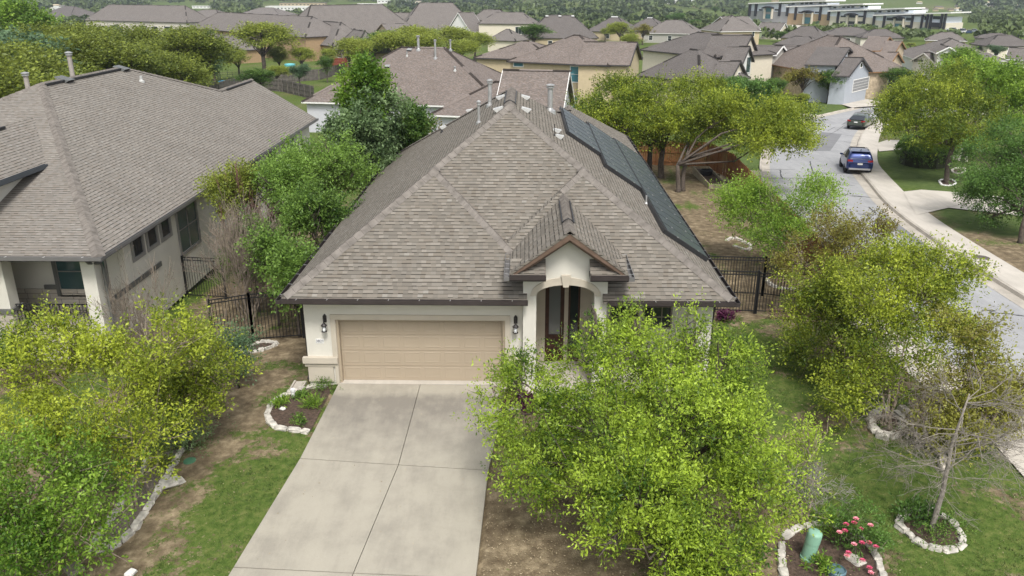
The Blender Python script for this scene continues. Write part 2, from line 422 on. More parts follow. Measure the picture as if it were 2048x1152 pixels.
def ground_material():
    m, t, p = base_mat('lawn_and_soil'); L = t.links.new
    tc = t.nodes.new('ShaderNodeTexCoord')
    def noise(sc, det=5., rough=.55):
        n = NN(t, 'ShaderNodeTexNoise', Scale=sc, Detail=det, Roughness=rough); L(tc.outputs['Object'], n.inputs['Vector']); return n.outputs['Fac']
    def ramp(f, stops):
        r = t.nodes.new('ShaderNodeValToRGB')
        while len(r.color_ramp.elements) < len(stops): r.color_ramp.elements.new(.5)
        for e, (q, c) in zip(r.color_ramp.elements, stops): e.position = q; e.color = (*c, 1)
        L(f, r.inputs[0]); return r.outputs[0]
    def mix(f, a, b):
        n = NN(t, 'ShaderNodeMix', data_type='RGBA'); L(f, n.inputs[0]) if not isinstance(f, float) else None
        L(a, n.inputs[6]); L(b, n.inputs[7]); return n.outputs[2]
    grass = ramp(noise(5., 6., .7), [(.28, (.035, .065, .012)), (.48, (.075, .115, .024)), (.62, (.12, .145, .04)), (.78, (.175, .165, .075))])
    dirt = ramp(noise(3., 8., .7), [(.3, (.085, .062, .038)), (.5, (.165, .128, .08)), (.70, (.33, .265, .17))])
    a = NN(t, 'ShaderNodeAttribute'); a.attribute_name = 'grass'
    # ragged edge between grass and soil
    n = noise(7., 6., .75)
    s = t.nodes.new('ShaderNodeMath'); s.operation = 'ADD'; L(a.outputs['Fac'], s.inputs[0])
    s2 = t.nodes.new('ShaderNodeMath'); s2.operation = 'MULTIPLY_ADD'; L(n, s2.inputs[0]); s2.inputs[1].default_value = 2.2; s2.inputs[2].default_value = -1.1; L(s2.outputs[0], s.inputs[1])
    f = ramp(s.outputs[0], [(.38, (0, 0, 0)), (.62, (1, 1, 1))])
    near = mix(f, dirt, grass)
    lush = NN(t, 'ShaderNodeAttribute'); lush.attribute_name = 'lush'
    lg = ramp(noise(2.5, 6., .7), [(.3, (.050, .085, .022)), (.7, (.115, .150, .048))])
    c = mix(lush.outputs['Fac'], near, lg)
    L(c, p.inputs['Base Color']); p.inputs['Roughness'].default_value = 1; p.inputs['Specular IOR Level'].default_value = .1
    b = NN(t, 'ShaderNodeBump', Strength=.7, Distance=.04); L(noise(28., 4.), b.inputs['Height']); L(b.outputs[0], p.inputs['Normal'])
    return m
def concrete_material(name, base, stain, amt=.5, scale=.5, drive=False):
    m, t, p = base_mat(name); L = t.links.new
    tc = t.nodes.new('ShaderNodeTexCoord')
    def noise(sc, det=6., rough=.6, vec=None):
        n = NN(t, 'ShaderNodeTexNoise', Scale=sc, Detail=det, Roughness=rough); L(vec or tc.outputs['Object'], n.inputs['Vector']); return n.outputs['Fac']
    mp = t.nodes.new('ShaderNodeMapping'); mp.inputs['Scale'].default_value = (1.6, .35, 1); L(tc.outputs['Object'], mp.inputs[0])
    def ramp(f, stops):
        r = t.nodes.new('ShaderNodeValToRGB')
        while len(r.color_ramp.elements) < len(stops): r.color_ramp.elements.new(.5)
        for e, (q, c) in zip(r.color_ramp.elements, stops): e.position = q; e.color = (*c, 1)
        L(f, r.inputs[0]); return r.outputs[0]
    def ma(op, a, b=None):
        n = t.nodes.new('ShaderNodeMath'); n.operation = op
        for i, v in enumerate((a, b)):
            if v is None: continue
            if isinstance(v, (int, float)): n.inputs[i].default_value = v
            else: L(v, n.inputs[i])
        return n.outputs[0]
    f = ma('ADD', ma('MULTIPLY', noise(scale, 8., .65), .55), ma('MULTIPLY', noise(1.2, 7., .7, mp.outputs[0]), .45))
    if drive:                                   # tyre-darkened band in front of the door, worn into the slab
        sp = t.nodes.new('ShaderNodeSeparateXYZ'); L(tc.outputs['Object'], sp.inputs[0])
        band = ramp(ma('ADD', ma('MULTIPLY', sp.outputs[1], -.1), ma('MULTIPLY', noise(.9, 5.), .06)), [(.0, (0,) * 3), (.085, (0,) * 3), (.125, (1,) * 3), (.2, (.75,) * 3), (.42, (0,) * 3)])
        # two wheel tracks
        for x0 in (-1.15, 1.35):
            d = ma('ABSOLUTE', ma('SUBTRACT', sp.outputs[0], x0))
            trk = ramp(ma('ADD', d, ma('MULTIPLY', noise(1.5), .5)), [(.3, (1,) * 3), (1.0, (.35,) * 3)])
            band = ma('MULTIPLY', band, trk) if x0 > 0 and False else band
        f = ma('SUBTRACT', f, ma('MULTIPLY', ma('MULTIPLY', band, ma('ADD', .35, noise(.8, 6., .7))), .30))
    col = ramp(f, [(.5 - amt * .5, stain), (.54, base), (.75, tuple(min(1, c * 1.12) for c in base))])
    sp2 = noise(60., 2.)
    mx = NN(t, 'ShaderNodeMix', data_type='RGBA', blend_type='MULTIPLY'); mx.inputs[0].default_value = .35
    L(col, mx.inputs[6]); L(ramp(sp2, [(.3, (.7,) * 3), (.6, (1,) * 3)]), mx.inputs[7])
    L(mx.outputs[2], p.inputs['Base Color']); p.inputs['Roughness'].default_value = .9; p.inputs['Specular IOR Level'].default_value = .25
    b = NN(t, 'ShaderNodeBump', Strength=.25, Distance=.01); L(sp2, b.inputs['Height']); L(b.outputs[0], p.inputs['Normal'])
    MATS[name] = m; return m
CONC_D = concrete_material('driveway_concrete', (.35, .322, .262), (.215, .196, .165), .5, 1.1, True)
CONC_W = concrete_material('pale_concrete', (.50, .46, .40), (.37, .34, .29), .35, .3)
CONC_K = concrete_material('kerb_concrete', (.44, .40, .34), (.26, .235, .20), .4, .8)
ASPH = concrete_material('worn_asphalt', (.335, .335, .335), (.23, .23, .232), .4, .22)
ASPH2 = concrete_material('newer_asphalt_patch', (.20, .20, .205), (.15, .15, .153), .4, .6)
TAR = M('crack_tar', (.035, .035, .037), .6)

# ================================================================== the road and paths (plan outlines found on the ground)
def gp(pix): return [G(*p)[:2] for p in pix]
kerb_px = [(1712, 297), (1706, 318), (1712, 336), (1731, 357), (1762, 398), (1799, 431), (1830, 453), (1872, 484), (1905, 505), (1966, 546), (2048, 596), (2200, 690)]
KR_far = gp([(1760, 236), (1735, 252), (1719, 272)])
KR = [np.array(p) for p in KR_far + gp(kerb_px)]
KL = [np.array(p) for p in gp([(1704, 217), (1667, 225), (1633, 232), (1580, 250), (1540, 285), (1524, 326), (1533, 380), (1552, 420), (1620, 500), (1720, 610), (1850, 695), (1985, 790), (2120, 895)])]
def resample(P, n=80):
    P = [V(p) for p in P]
    # Catmull-Rom
    Q = []
    for i in range(len(P) - 1):
        p0, p1, p2, p3 = P[max(i - 1, 0)], P[i], P[i + 1], P[min(i + 2, len(P) - 1)]
        for t in np.linspace(0, 1, 8, endpoint=False):
            Q.append(.5 * ((2 * p1) + (-p0 + p2) * t + (2 * p0 - 5 * p1 + 4 * p2 - p3) * t * t + (-p0 + 3 * p1 - 3 * p2 + p3) * t ** 3))
    Q.append(P[-1]); Q = np.array(Q); s = np.r_[0, np.cumsum(np.linalg.norm(np.diff(Q, axis=0), axis=1))]
    t = np.linspace(0, s[-1], n); return np.stack([np.interp(t, s, Q[:, i]) for i in range(Q.shape[1])], 1)
KRs, KLs = resample(KR, 90), resample(KL, 90)
for a in (KRs, KLs): a[:] = np.stack([np.convolve(np.pad(a[:, i], 4, mode='edge'), np.ones(9) / 9, 'valid') for i in (0, 1)], 1)
# the road runs on beyond the bend, behind the trees
far_r = [KRs[0] + V([14, 6]), KRs[0] + V([40, 12]), KRs[0] + V([90, 22])]
far_l = [KLs[0] + V([10, 10]), KLs[0] + V([38, 20]), KLs[0] + V([88, 31])]
KRall = resample([*far_r[::-1], *KRs[::6], KRs[-1], KRs[-1] + V([-.5, -14]), KRs[-1] + V([-1, -34])], 150)
KLall = resample([*far_l[::-1], *KLs[::6], KLs[-1], KLs[-1] + V([-.5, -14]), KLs[-1] + V([-1, -34])], 150)
def offset(P, d):
    T = np.gradient(P, axis=0); T /= np.linalg.norm(T, axis=1, keepdims=True); return P + np.stack([-T[:, 1], T[:, 0]], 1) * d
def strip(mb, A, B, dz=.0, wz=None, n=4):
    """sheet between two plan lines, following the terrain"""
    A, B = np.array(A), np.array(B)
    for i in range(len(A) - 1):
        for j in range(n):
            q = []
            for (P, Q, t) in ((A[i], B[i], j / n), (A[i], B[i], (j + 1) / n), (A[i + 1], B[i + 1], (j + 1) / n), (A[i + 1], B[i + 1], j / n)):
                p = P * (1 - t) + Q * t; q.append((p[0], p[1], float(zg(p[0], p[1])) + dz))
            mb.poly(q, uv=[(a[0], a[1]) for a in q])
    return mb
def patch(mb, pts, dz, res=.8):
    res = max(res, float(np.ptp(np.array([p[:2] for p in pts]), axis=0).max()) / 30)
    """plan polygon draped on the terrain: a fan of fine triangles"""
    P = np.array([p[:2] for p in pts]); c = P.mean(0)
    for i in range(len(P)):
        a, b = P[i], P[(i + 1) % len(P)]
        n = max(1, int(max(np.linalg.norm(a - b), np.linalg.norm(a - c)) / res))
        for r in range(n):
            for s_ in range(n):
                def pt(u, v): q = c + (a - c) * u * (1 - v) + (b - c) * u * v; return (q[0], q[1], float(zg(*q)) + dz)
                u0, u1 = r / n, (r + 1) / n; v0, v1 = s_ / n, (s_ + 1) / n
                q = [pt(u0, v0), pt(u1, v0), pt(u1, v1), pt(u0, v1)]
                if r == 0: q = q[1:] if False else [q[0], q[1], q[2]]
                mb.poly(q, uv=[(a_[0], a_[1]) for a_ in q])
    return mb
SLAB = .14                                       # pavements stand this much above the road
b = MB(); strip(b, KLall, KRall, -.105, n=8); tag(b.build('road', ASPH, smooth=True), kind='structure')
# kerbs with a flat gutter pan
def kerb(P, side, name):
    b = MB()
    g0, g1, k1, k2 = offset(P, side * .55), P, offset(P, -side * .07), offset(P, -side * .2)
    strip(b, g0, g1, -.096, n=1)
    for i in range(len(P) - 1):
        def q(A, i, dz): return (A[i][0], A[i][1], float(zg(*A[i])) + dz)
        b.poly([q(g1, i, -.096), q(g1, i + 1, -.096), q(k1, i + 1, .035), q(k1, i, .035)], uv=[(0, 0)] * 4)
        b.poly([q(k1, i, .035), q(k1, i + 1, .035), q(k2, i + 1, .04), q(k2, i, .04)], uv=[(0, 0)] * 4)
        b.poly([q(k2, i, .04), q(k2, i + 1, .04), q(k2, i + 1, -.2), q(k2, i, -.2)], uv=[(0, 0)] * 4)
    tag(b.build(name, CONC_K), kind='structure')
# which side of KRall is the road?
_t = KRall[60]; _o = offset(KRall, 1.)[60]; _cl = KLall[np.argmin(np.linalg.norm(KLall - _t, axis=1))]
SR = 1 if np.linalg.norm(_o - _cl) < np.linalg.norm(_t - _cl) else -1
kerb(KRall, SR, 'kerb'); kerb(KLall, -SR, 'kerb')
# right-hand pavement
b = MB(); strip(b, offset(KRall, -SR * .2), offset(KRall, -SR * 1.75), .045, n=2); tag(b.build('pavement', CONC_W), kind='structure')
def path(name, pts, mat, dz=.05): b = MB(); patch(b, pts, dz); return tag(b.build(name, mat), kind='structure')
path('neighbour_driveway', gp([(1806, 385), (1842, 381), (1900, 385), (1990, 394), (2090, 402), (2090, 440), (2020, 431), (1965, 425), (1896, 417), (1850, 421), (1832, 432)]), CONC_W, .062)
path('neighbour_driveway', gp([(1752, 288), (1774, 281), (1830, 282), (1900, 286), (1935, 292), (1935, 326), (1890, 318), (1860, 300), (1800, 298), (1758, 304)]), CONC_W, .062)
path('neighbour_driveway', gp([(1704, 216), (1760, 212), (1768, 205), (1742, 200), (1690, 193), (1625, 184), (1585, 183), (1600, 190), (1660, 203)]), CONC_W, .06)
path('neighbour_driveway', gp([(1440, 340), (1519, 342), (1521, 374), (1470, 371), (1440, 362)]), concrete_material('sandy_concrete', (.50, .42, .32), (.38, .31, .23), .3, .5), .06)
path('pavement', gp([(1575, 227), (1633, 230), (1628, 236), (1580, 252), (1560, 262)]), CONC_W, .065)
# left kerb-side pavement in front, seen between the crape myrtles
b = MB(); A = offset(KLall, SR * .2); B = offset(KLall, SR * 1.5); strip(b, A[118:], B[118:], .05, n=2); tag(b.build('pavement', CONC_W), kind='structure')

# tar-sealed cracks and the darker repair patches, thin sheets on the road
def crack(px, wd=.07):
    P = resample([G(*p, dz=-.1)[:2] for p in px], max(8, len(px) * 6)); rs = np.random.default_rng(int(px[0][0]))
    P = P + rs.normal(size=P.shape) * .02
    b = MB(); W = wd * (.5 + rs.random(len(P))); Tn = np.gradient(P, axis=0); Tn /= np.linalg.norm(Tn, axis=1, keepdims=True)
    N_ = np.stack([-Tn[:, 1], Tn[:, 0]], 1) * W[:, None] / 2
    strip(b, P - N_, P + N_, -.094, n=1); return b
CR = MB()
for px in ([(1620, 322), (1626, 345), (1645, 382), (1660, 400), (1680, 418), (1700, 440)], [(1525, 358), (1580, 356), (1640, 359)], [(1530, 339), (1590, 339)],
           [(1640, 385), (1700, 390), (1762, 398)], [(1640, 369), (1710, 371)], [(1562, 340), (1561, 348), (1565, 357)], [(1738, 414), (1752, 427)], [(1715, 428), (1799, 431)],
           [(1705, 392), (1725, 394)], [(1965, 621), (1990, 621), (1980, 626), (2010, 627), (2048, 632)], [(1960, 800), (2010, 803), (2048, 806)], [(1610, 292), (1640, 278), (1672, 262), (1690, 250), (1715, 240)],
           [(1620, 345), (1700, 347)], [(1655, 262), (1670, 254)], [(1690, 270), (1720, 274)], [(1688, 283), (1712, 287)], [(1850, 520), (1800, 560), (1770, 590)]):
    c = crack(px); i0 = len(CR.v); CR.v += c.v; CR.f += [tuple(i0 + k for k in f) for f in c.f]; CR.uv += c.uv
tag(CR.build('road_cracks', TAR), kind='structure')
def rpatch(pix): b = MB(); patch(b, [G(*p, dz=-.1)[:2] for p in pix], -.098); tag(b.build('road_patch', ASPH2), kind='structure')
rpatch([(1624, 302), (1660, 302), (1684, 268), (1643, 264), (1629, 277)]); rpatch([(1682, 250), (1725, 238), (1748, 222), (1740, 219), (1710, 224), (1700, 237)])
rpatch([(1790, 440), (1815, 448), (1858, 480), (1895, 500), (1880, 522), (1840, 500), (1795, 462)])
# manhole covers
def manhole(px, dz, r, label):
    p = G(*px, dz=dz); b = MB(); b.lathe((p[0], p[1], float(zg(p[0], p[1])) + dz), [(r, -.02), (r, .008), (r * .86, .008), (r * .84, .002), (r * .7, .004), (r * .2, .006)], 24)
    tag(b.build('manhole_cover', M('cast_iron', (.10, .085, .075), .7, .3, 8.)), label, 'manhole cover')
manhole((1963, 515), .05, .36, 'rusty brown round manhole cover set in the pale pavement beside the kerb inlet')
manhole((1622, 256), -.1, .33, 'dark round manhole cover in the street beyond the oak trees')

# ================================================================== our driveway: four slabs
def drive_quads():
    xs_top = [at(677, 770, z=0)[:2], at(841, 771, z=0)[:2], at(1014, 774, z=0)[:2]]
    mid = [G(600, 920)[:2], G(797, 933)[:2], G(977, 944)[:2]]
    low = [G(467, 1138)[:2], G(707, 1150)[:2], G(952, 1161)[:2]]
    ext = [low[i] + (low[i] - mid[i]) * 1.0 for i in range(3)]
    return [xs_top, mid, low, ext]
DQ = drive_quads(); 
for r in range(3):
    for c in range(2):
        g = .012; P = [DQ[r][c], DQ[r][c + 1], DQ[r + 1][c + 1], DQ[r + 1][c]]; cc = sum(P) / 4
        P = [p + (cc - p) / np.linalg.norm(cc - p) * g * 1.4 for p in P]
        b = MB(); n = 6
        def q(u, v): p = (P[0] * (1 - u) + P[1] * u) * (1 - v) + (P[3] * (1 - u) + P[2] * u) * v; return (p[0], p[1], float(zg(*p)) + .05)
        for i in range(n):
            for j in range(n):
                qq = [q(i / n, j / n), q((i + 1) / n, j / n), q((i + 1) / n, (j + 1) / n), q(i / n, (j + 1) / n)]; b.poly(qq, uv=[(a[0], a[1]) for a in qq])
        E_ = [q(i / n, 0) for i in range(n)] + [q(1, j / n) for j in range(n)] + [q(1 - i / n, 1) for i in range(n)] + [q(0, 1 - j / n) for j in range(n)]
        for i in range(len(E_)):
            a, d = E_[i], E_[(i + 1) % len(E_)]; b.poly([a, (a[0], a[1], a[2] - .12), (d[0], d[1], d[2] - .12), d], uv=[(0, 0)] * 4)
        tag(b.build('driveway', CONC_D), kind='structure')
b = MB(); b.prism([(-2.44, -.05), (2.5, -.05), (2.5, .25), (-2.44, .25)], -.1, .045); tag(b.build('garage_threshold', CONC_W), kind='structure')
# front walk, half hidden by the oak
path('path', [(2.6, -1.5), (4.9, -1.5), (5.2, 1.4), (3.2, 1.4), (3.0, -1.1), (2.6, -1.1)], CONC_W, .05)

# ================================================================== ground sheet
def axis(lo, hi, f0, f1, st, g=1.07):
    a = list(np.arange(f0, f1, st)); s = st
    x = a[-1]
    while x < hi: s *= g; x += s; a.append(x)
    s = st; x = a[0]; left = []
    while x > lo: s *= g; x -= s; left.append(x)
    return np.array(left[::-1] + a)
gx, gy = axis(-4500, 4500, -14, 18, .22), axis(-900, 5500, -10, 9, .22)
X, Y = np.meshgrid(gx, gy); Z = zg(X, Y)
near = (np.abs(X) < 25) & (Y > -15) & (Y < 40)
Z = Z + np.where(near, (fbm(X * 1.3, Y * 1.3, 0, 3) - .5) * .07, 0)
# the ground dips under paving so that sheets never meet
def inside(P, X, Y):
    P = np.array(P); r = np.zeros(X.shape, bool); n = len(P); j = n - 1
    for i in range(n):
        c = ((P[i][1] > Y) != (P[j][1] > Y)) & (X < (P[j][0] - P[i][0]) * (Y - P[i][1]) / (P[j][1] - P[i][1] + 1e-12) + P[i][0]); r ^= c; j = i
    return r
roadP = np.concatenate([offset(KRall, -SR * .12), offset(KLall, SR * .12)[::-1]])
Z = np.where(inside(roadP, X, Y), Z - .45, Z)
Z = np.where(inside([DQ[0][0], DQ[0][2], DQ[1][2], DQ[2][2], DQ[3][2], DQ[3][0], DQ[2][0], DQ[1][0]], X, Y), Z - .12, Z)
def grassmask(X, Y):
    n = fbm(X * .55 + 3, Y * .55, 0, 3)
    g = .5 + (n - .5) * 2.2 + (fbm(X * 2.2, Y * 2.2, 5, 3) - .5) * 1.1
    L_ = X < -2.5
    # left strip: worn earth beside the house and along the neighbour's bed
    worn = np.exp(-((X + 4.6 + (Y + 1) * -.12) / 1.5) ** 2) * sstep(-5.5, -2, Y)
    worn = np.maximum(worn, np.exp(-((X - (-6.6 - .12 * (Y + 5))) / .8) ** 2) * sstep(1, -2, Y) * .6)
    g = g - worn * .58 + .12
    # under the oak: leaf litter
    g = g - np.exp(-(((X - 4.2) / 2.6) ** 2 + ((Y + 7.2) / 2.4) ** 2)) * 1.0
    # side yard: green in front of the gate, bare behind it
    back = sstep(3.5, 8, Y) * (X > 5); g = g - back * .5
    g = g + .38 * sstep(8, 10, X) * (1 - sstep(2, 5, Y)); g = g + .02 * (X < -2.4) * (Y < 0)
    g = g - .6 * sstep(1, 3, Y) * sstep(-2.9, -3.2, X) * sstep(-10.5, -9, X)
    g = g - np.exp(-(((X - 14.3) / 1.1) ** 2 + ((Y - 1.2) / 2.6) ** 2)) * .8
    g = np.where((Y > 25) & ~((X > 3) & (X < 17) & (Y < 42)), .75 + (n - .5), g)
    return np.clip(g, 0, 1)
gm = grassmask(X, Y)
# mown lawns across the street and along the bend
lush = np.zeros(X.shape)
for P in ([(1758, 303), (1777, 349), (1798, 372), (1842, 381), (1900, 385), (1990, 394), (1990, 330), (1890, 318), (1860, 300)],
          [(1867, 428), (1919, 462), (1985, 470), (2080, 470), (2080, 436), (1895, 418)], [(1400, 300), (1524, 318), (1521, 342), (1440, 340), (1400, 330)],
          [(1570, 190), (1650, 200), (1704, 216), (1630, 230), (1560, 225)], [(1640, 182), (1760, 212), (1800, 205), (1780, 185), (1700, 180)], [(1440, 371), (1521, 376), (1535, 405), (1480, 400)]):
    lush = np.maximum(lush, inside(gp(P), X, Y) * 1.)
lush = np.where((X < 17) & (Y < 44) & (X > 3), 0, lush)
nx, ny = len(gx), len(gy)
idx = np.arange(nx * ny).reshape(ny, nx)
fs = np.stack([idx[:-1, :-1], idx[:-1, 1:], idx[1:, 1:], idx[1:, :-1]], -1).reshape(-1, 4)
go = mesh_np('ground', np.stack([X, Y, Z], -1).reshape(-1, 3), fs, ground_material())
for nm, arr in (('grass', gm), ('lush', lush)):
    a = go.data.attributes.new(nm, 'FLOAT', 'POINT'); a.data.foreach_set('value', arr.astype(np.float32).ravel())
go.data.polygons.foreach_set('use_smooth', [True] * len(go.data.polygons)); tag(go, kind='structure')

# ================================================================== shared building helpers
def ridgecap(mb, p0, p1, w=.19, drop=.5, step=.3, rise=.05):
    p0, p1 = V(p0), V(p1); d = p1 - p0; l = np.linalg.norm(d); n = max(1, int(l / step)); h = unit(V([-d[1], d[0], 0]))
    for i in range(n):
        a, c = p0 + d * i / n, p0 + d * (i + 1.12) / n
        for (sg) in (1, -1):
            q = [a + V([0, 0, rise + .018]), c + V([0, 0, rise]), c + h * sg * w + V([0, 0, rise * .6 - drop * w]), a + h * sg * w + V([0, 0, rise * .6 + .018 - drop * w])]
            mb.poly(q, uv=[(i, 0)] * 4)
        e = [a + V([0, 0, rise + .018]), a + h * w + V([0, 0, rise * .6 + .018 - drop * w]), a - h * w + V([0, 0, rise * .6 + .018 - drop * w])]
        mb.poly(e, uv=[(i, 0)] * 3)
def gutter(parent, p0, p1, out, mat, w=.13, h=.12, lip=METAL, hang=.85, name='gutter'):
    """open trough hung on an eave edge p0-p1; out = plan direction away from the wall"""
    p0, p1, out = V(p0), V(p1), V([out[0], out[1], 0]); b = MB(); z = V([0, 0, 1.])
    for o0, o1, z0, z1 in ((0, .012, -h, .0), (w - .014, w, -h, .012), (0, w, -h, -h + .012)):
        c = [p + out * o + z * zz for p in (p0, p1) for o, zz in ((o0, z0), (o1, z0), (o1, z1), (o0, z1))]
        for f in ((0, 1, 2, 3), (7, 6, 5, 4), (0, 4, 5, 1), (1, 5, 6, 2), (2, 6, 7, 3), (3, 7, 4, 0)): b.poly([c[k] for k in f])
    for p in (p0, p1): b.beam(p + out * .0 - z * h / 2, p + out * w - z * h / 2, .012, h)
    g = b.build(name, mat, parent)
    if hang:
        l = np.linalg.norm(p1 - p0); k = MB(); n = max(1, int(l / hang))
        for i in range(n):
            q = p0 + (p1 - p0) * (i + .5) / n; k.beam(q - z * .004, q + out * (w + .004) + z * .012, .02, .006)
        k.build('hanger', lip, g)
    return g
def window(parent, o, u, w_, h_, out, frame, glass, mun=(1, 1), fw=.07, depth=.05, name='window', sash=True, proud=.03):
    """o: lower-left corner on the wall, u: unit direction along the wall, out: outward normal"""
    o, u, out = V(o), V(u), V(out); z = V([0, 0, 1.]); b = MB()
    def bx(a0, a1, z0, z1, d0, d1):
        c = [o + u * a + z * zz + out * d for d in (d0, d1) for a, zz in ((a0, z0), (a1, z0), (a1, z1), (a0, z1))]
        for f in ((0, 1, 2, 3), (7, 6, 5, 4), (0, 4, 5, 1), (1, 5, 6, 2), (2, 6, 7, 3), (3, 7, 4, 0)): b.poly([c[k] for k in f])
    bx(-fw, 0, -fw, h_ + fw, -.02, proud); bx(w_, w_ + fw, -fw, h_ + fw, -.02, proud); bx(0, w_, -fw, 0, -.02, proud); bx(0, w_, h_, h_ + fw, -.02, proud)
    m_ = min(.035, fw * .6)
    for i in range(1, mun[0]): bx(w_ * i / mun[0] - m_ / 2, w_ * i / mun[0] + m_ / 2, .001, h_ - .001, -.018, proud * .7)
    for j in range(1, mun[1]): bx(.001, w_ - .001, h_ * j / mun[1] - m_ / 2, h_ * j / mun[1] + m_ / 2, -.016, proud * .66)
    f = b.build(name, frame, parent)
    g = MB(); c = [o + out * .006, o + u * w_ + out * .006, o + u * w_ + z * h_ + out * .006, o + z * h_ + out * .006]; g.poly(c); g.build('pane', glass, f)
    return f
def vent_pipe(p, h, r, label, cat='roof vent', cap=True, name='roof_pipe', group=None, mat=None):
    root = empty(name, p, label, cat, group); b = MB()
    b.lathe(p, [(r * 2.3, -.16), (r * 2.1, .03), (r * 1.25, .06), (r * 1.05, .12), (r, .13), (r, h)], 14); b.build('pipe', mat or METAL, root, smooth=False)
    if cap:
        b = MB(); b.lathe(p, [(r * 1.0, h - .12), (r * 1.5, h - .1), (r * 1.5, h - .06), (r * 1.15, h - .05), (r * 1.15, h - .02), (r * 1.7, h), (r * 1.7, h + .03), (r * .6, h + .07), (.0, h + .08)], 14); b.build('cap', METAL, root)
    return root
def box_vent(p, n, label, w_=.42, group=None, mat=None, tilt=None):
    """low slant-back exhaust vent on a slope with normal n"""
    n = unit(V(n)); u = unit(np.cross([0, 0, 1], n)); s = np.cross(n, u)   # s points up the slope
    root = empty('roof_vent', p, label, 'roof vent', group); p = V(p); b = MB()
    def P(a, c, d): return p + u * a * w_ / 2 + s * c * w_ / 2 + n * d
    top = [P(-1, -1, .16), P(1, -1, .16), P(1, 1, .05), P(-1, 1, .05)]; bot = [P(-1.05, -.75, .0), P(1.05, -.75, .0), P(1.05, 1.05, .0), P(-1.05, 1.05, .0)]
    b.poly(top)
    for i in range(4): b.poly([top[i], bot[i], bot[(i + 1) % 4], top[(i + 1) % 4]])
    b.build('hood', mat or WCAP, root)
    g = MB(); g.poly([P(-.9, -1.01, .13), P(.9, -1.01, .13), P(.9, -.80, .012), P(-.9, -.80, .012)]); g.build('mouth', DARK, root)
    return root

# ================================================================== the house in the middle
HS = empty('stucco_house', (2.5, 5, 0), 'cream stucco single storey house with two-car garage, arched entry and hipped shingle roof', 'house')
EZ = 2.9
def zl(x): return EZ + .68 * (x + 3.71)
def zr(x): return EZ + .66 * (8.81 - x)
def zf(y): return EZ + .55 * (y + .5)
def zm(y): return EZ + .55 * (y + .15)
FL, FR = V([-3.71, -.5, EZ]), V([8.81, -.5, EZ])
ZK = 5.5; yK = -.5 + (ZK - EZ) / .55; yM = -.15 + (ZK - EZ) / .55
K1, R1 = V([-3.71 + (ZK - EZ) / .68, yK, ZK]), V([-3.71 + (ZK - EZ) / .68, yM, ZK])
K2, R2 = V([8.81 - (ZK - EZ) / .66, yK, ZK]), V([8.81 - (ZK - EZ) / .66, yM, ZK])
xa = (.66 * 8.81 - .68 * 3.71) / 1.34; za = zl(xa); AP = V([xa, -.15 + (za - EZ) / .55, za]); RB = V([xa, 12.5, za])
BL = V([-3.71, 19.4, EZ]); 
RPl = (EZ + .66 * 8.81, -.66, 0)
P2 = on_plane(1140, 219, *RPl); VL = V([4.35, 14.6, zr(4.35)])
BR = V([8.81, 26.0, EZ])
b = MB()
b.slab([FL, K1, R1, AP, RB, BL][::-1])                                           # left slope
b.slab([FR, BR, V([P2[0], P2[1] + 1.5, P2[2]]), P2, VL, RB, AP, R2, K2])          # right slope
def hipL(z): return V([K1[0] + (ZK - z) / .68, yK - (ZK - z) / .55, z])
def valL(z): return V([K1[0] + (ZK - z) / .68, yM - (ZK - z) / .55, z])
def hipR(z): return V([K2[0] - (ZK - z) / .66, yK - (ZK - z) / .55, z])
def valR(z): return V([K2[0] - (ZK - z) / .66, yM - (ZK - z) / .55, z])
b.slab([FL, V([3.1, -.5, EZ]), V([3.1, -.12, zf(-.12)]), hipL(zf(-.12)) if False else V([hipL(3.7)[0], hipL(3.7)[1], 3.7]), K1])
b.slab([V([5.2, -.5, EZ]), FR, K2, hipR(3.9), V([5.2, -.12, zf(-.12)])])
zV = 3.5; b.slab([K1, hipL(3.5), valL(3.5), R1][::-1]); b.slab([K2, R2, valR(3.5), hipR(3.5)][::-1])
zV = ZK - (K2[0] - K1[0]) / (1 / .68 + 1 / .66); b.slab([R1, valL(zV), R2, AP])                                       # middle front slope
b.slab([RB, V([xa + 6.2, 19.4 + .6, EZ]), BL][::1])                                # rear hip
b.slab([RB, VL, V([8.0, 22., zr(8.0)]), V([xa + 6.2, 20.0, EZ])])
b.slab([P2, V([P2[0], P2[1] + 1.5, P2[2]]), V([2.4, 26., EZ]), V([2.4, 18.8, EZ])])    # back slope of rear wing
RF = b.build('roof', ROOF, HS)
b = MB()
for a, c, *o_ in ((FL + V([.05, .05, .03]), K1), (R1, AP), (AP, RB), (FR + V([-.05, .05, .03]), K2), (R2, AP), (K1, R1), (K2, R2), (hipL(3.75), K1, .15, .6), (hipR(5.0), K2, .15, .6), (RB, BL), (VL, P2, .12, .3)):
    b = MB(); ridgecap(b, a, c, *o_); b.build('ridge_cap', CAP, HS)
# soffit and fascia below the eaves
b = MB()
for x0, x1, y0, y1 in ((-3.65, 2.98, -.45, 0), (5.34, 8.75, -.45, 0), (-3.65, -3.28, .001, 19), (8.37, 8.75, .001, 25), (5.34, 8.14, .001, 2.24)): b.poly([(x0, y0, 2.76), (x1, y0, 2.76), (x1, y1, 2.76), (x0, y1, 2.76)])
b.build('soffit', TRIMC, HS)
gutter(HS, FL + V([0, 0, -.02]), V([3.12, -.5, EZ - .02]), (0, -1), GUT)
gutter(HS, V([5.33, -.5, EZ - .02]), FR + V([0, 0, -.02]), (0, -1), GUT)
gutter(HS, BL + V([0, 0, -.02]), FL + V([0, -.13, -.02]), (-1, 0), GUT)
gutter(HS, FR + V([0, -.13, -.02]), BR + V([0, 0, -.02]), (1, 0), GUT)
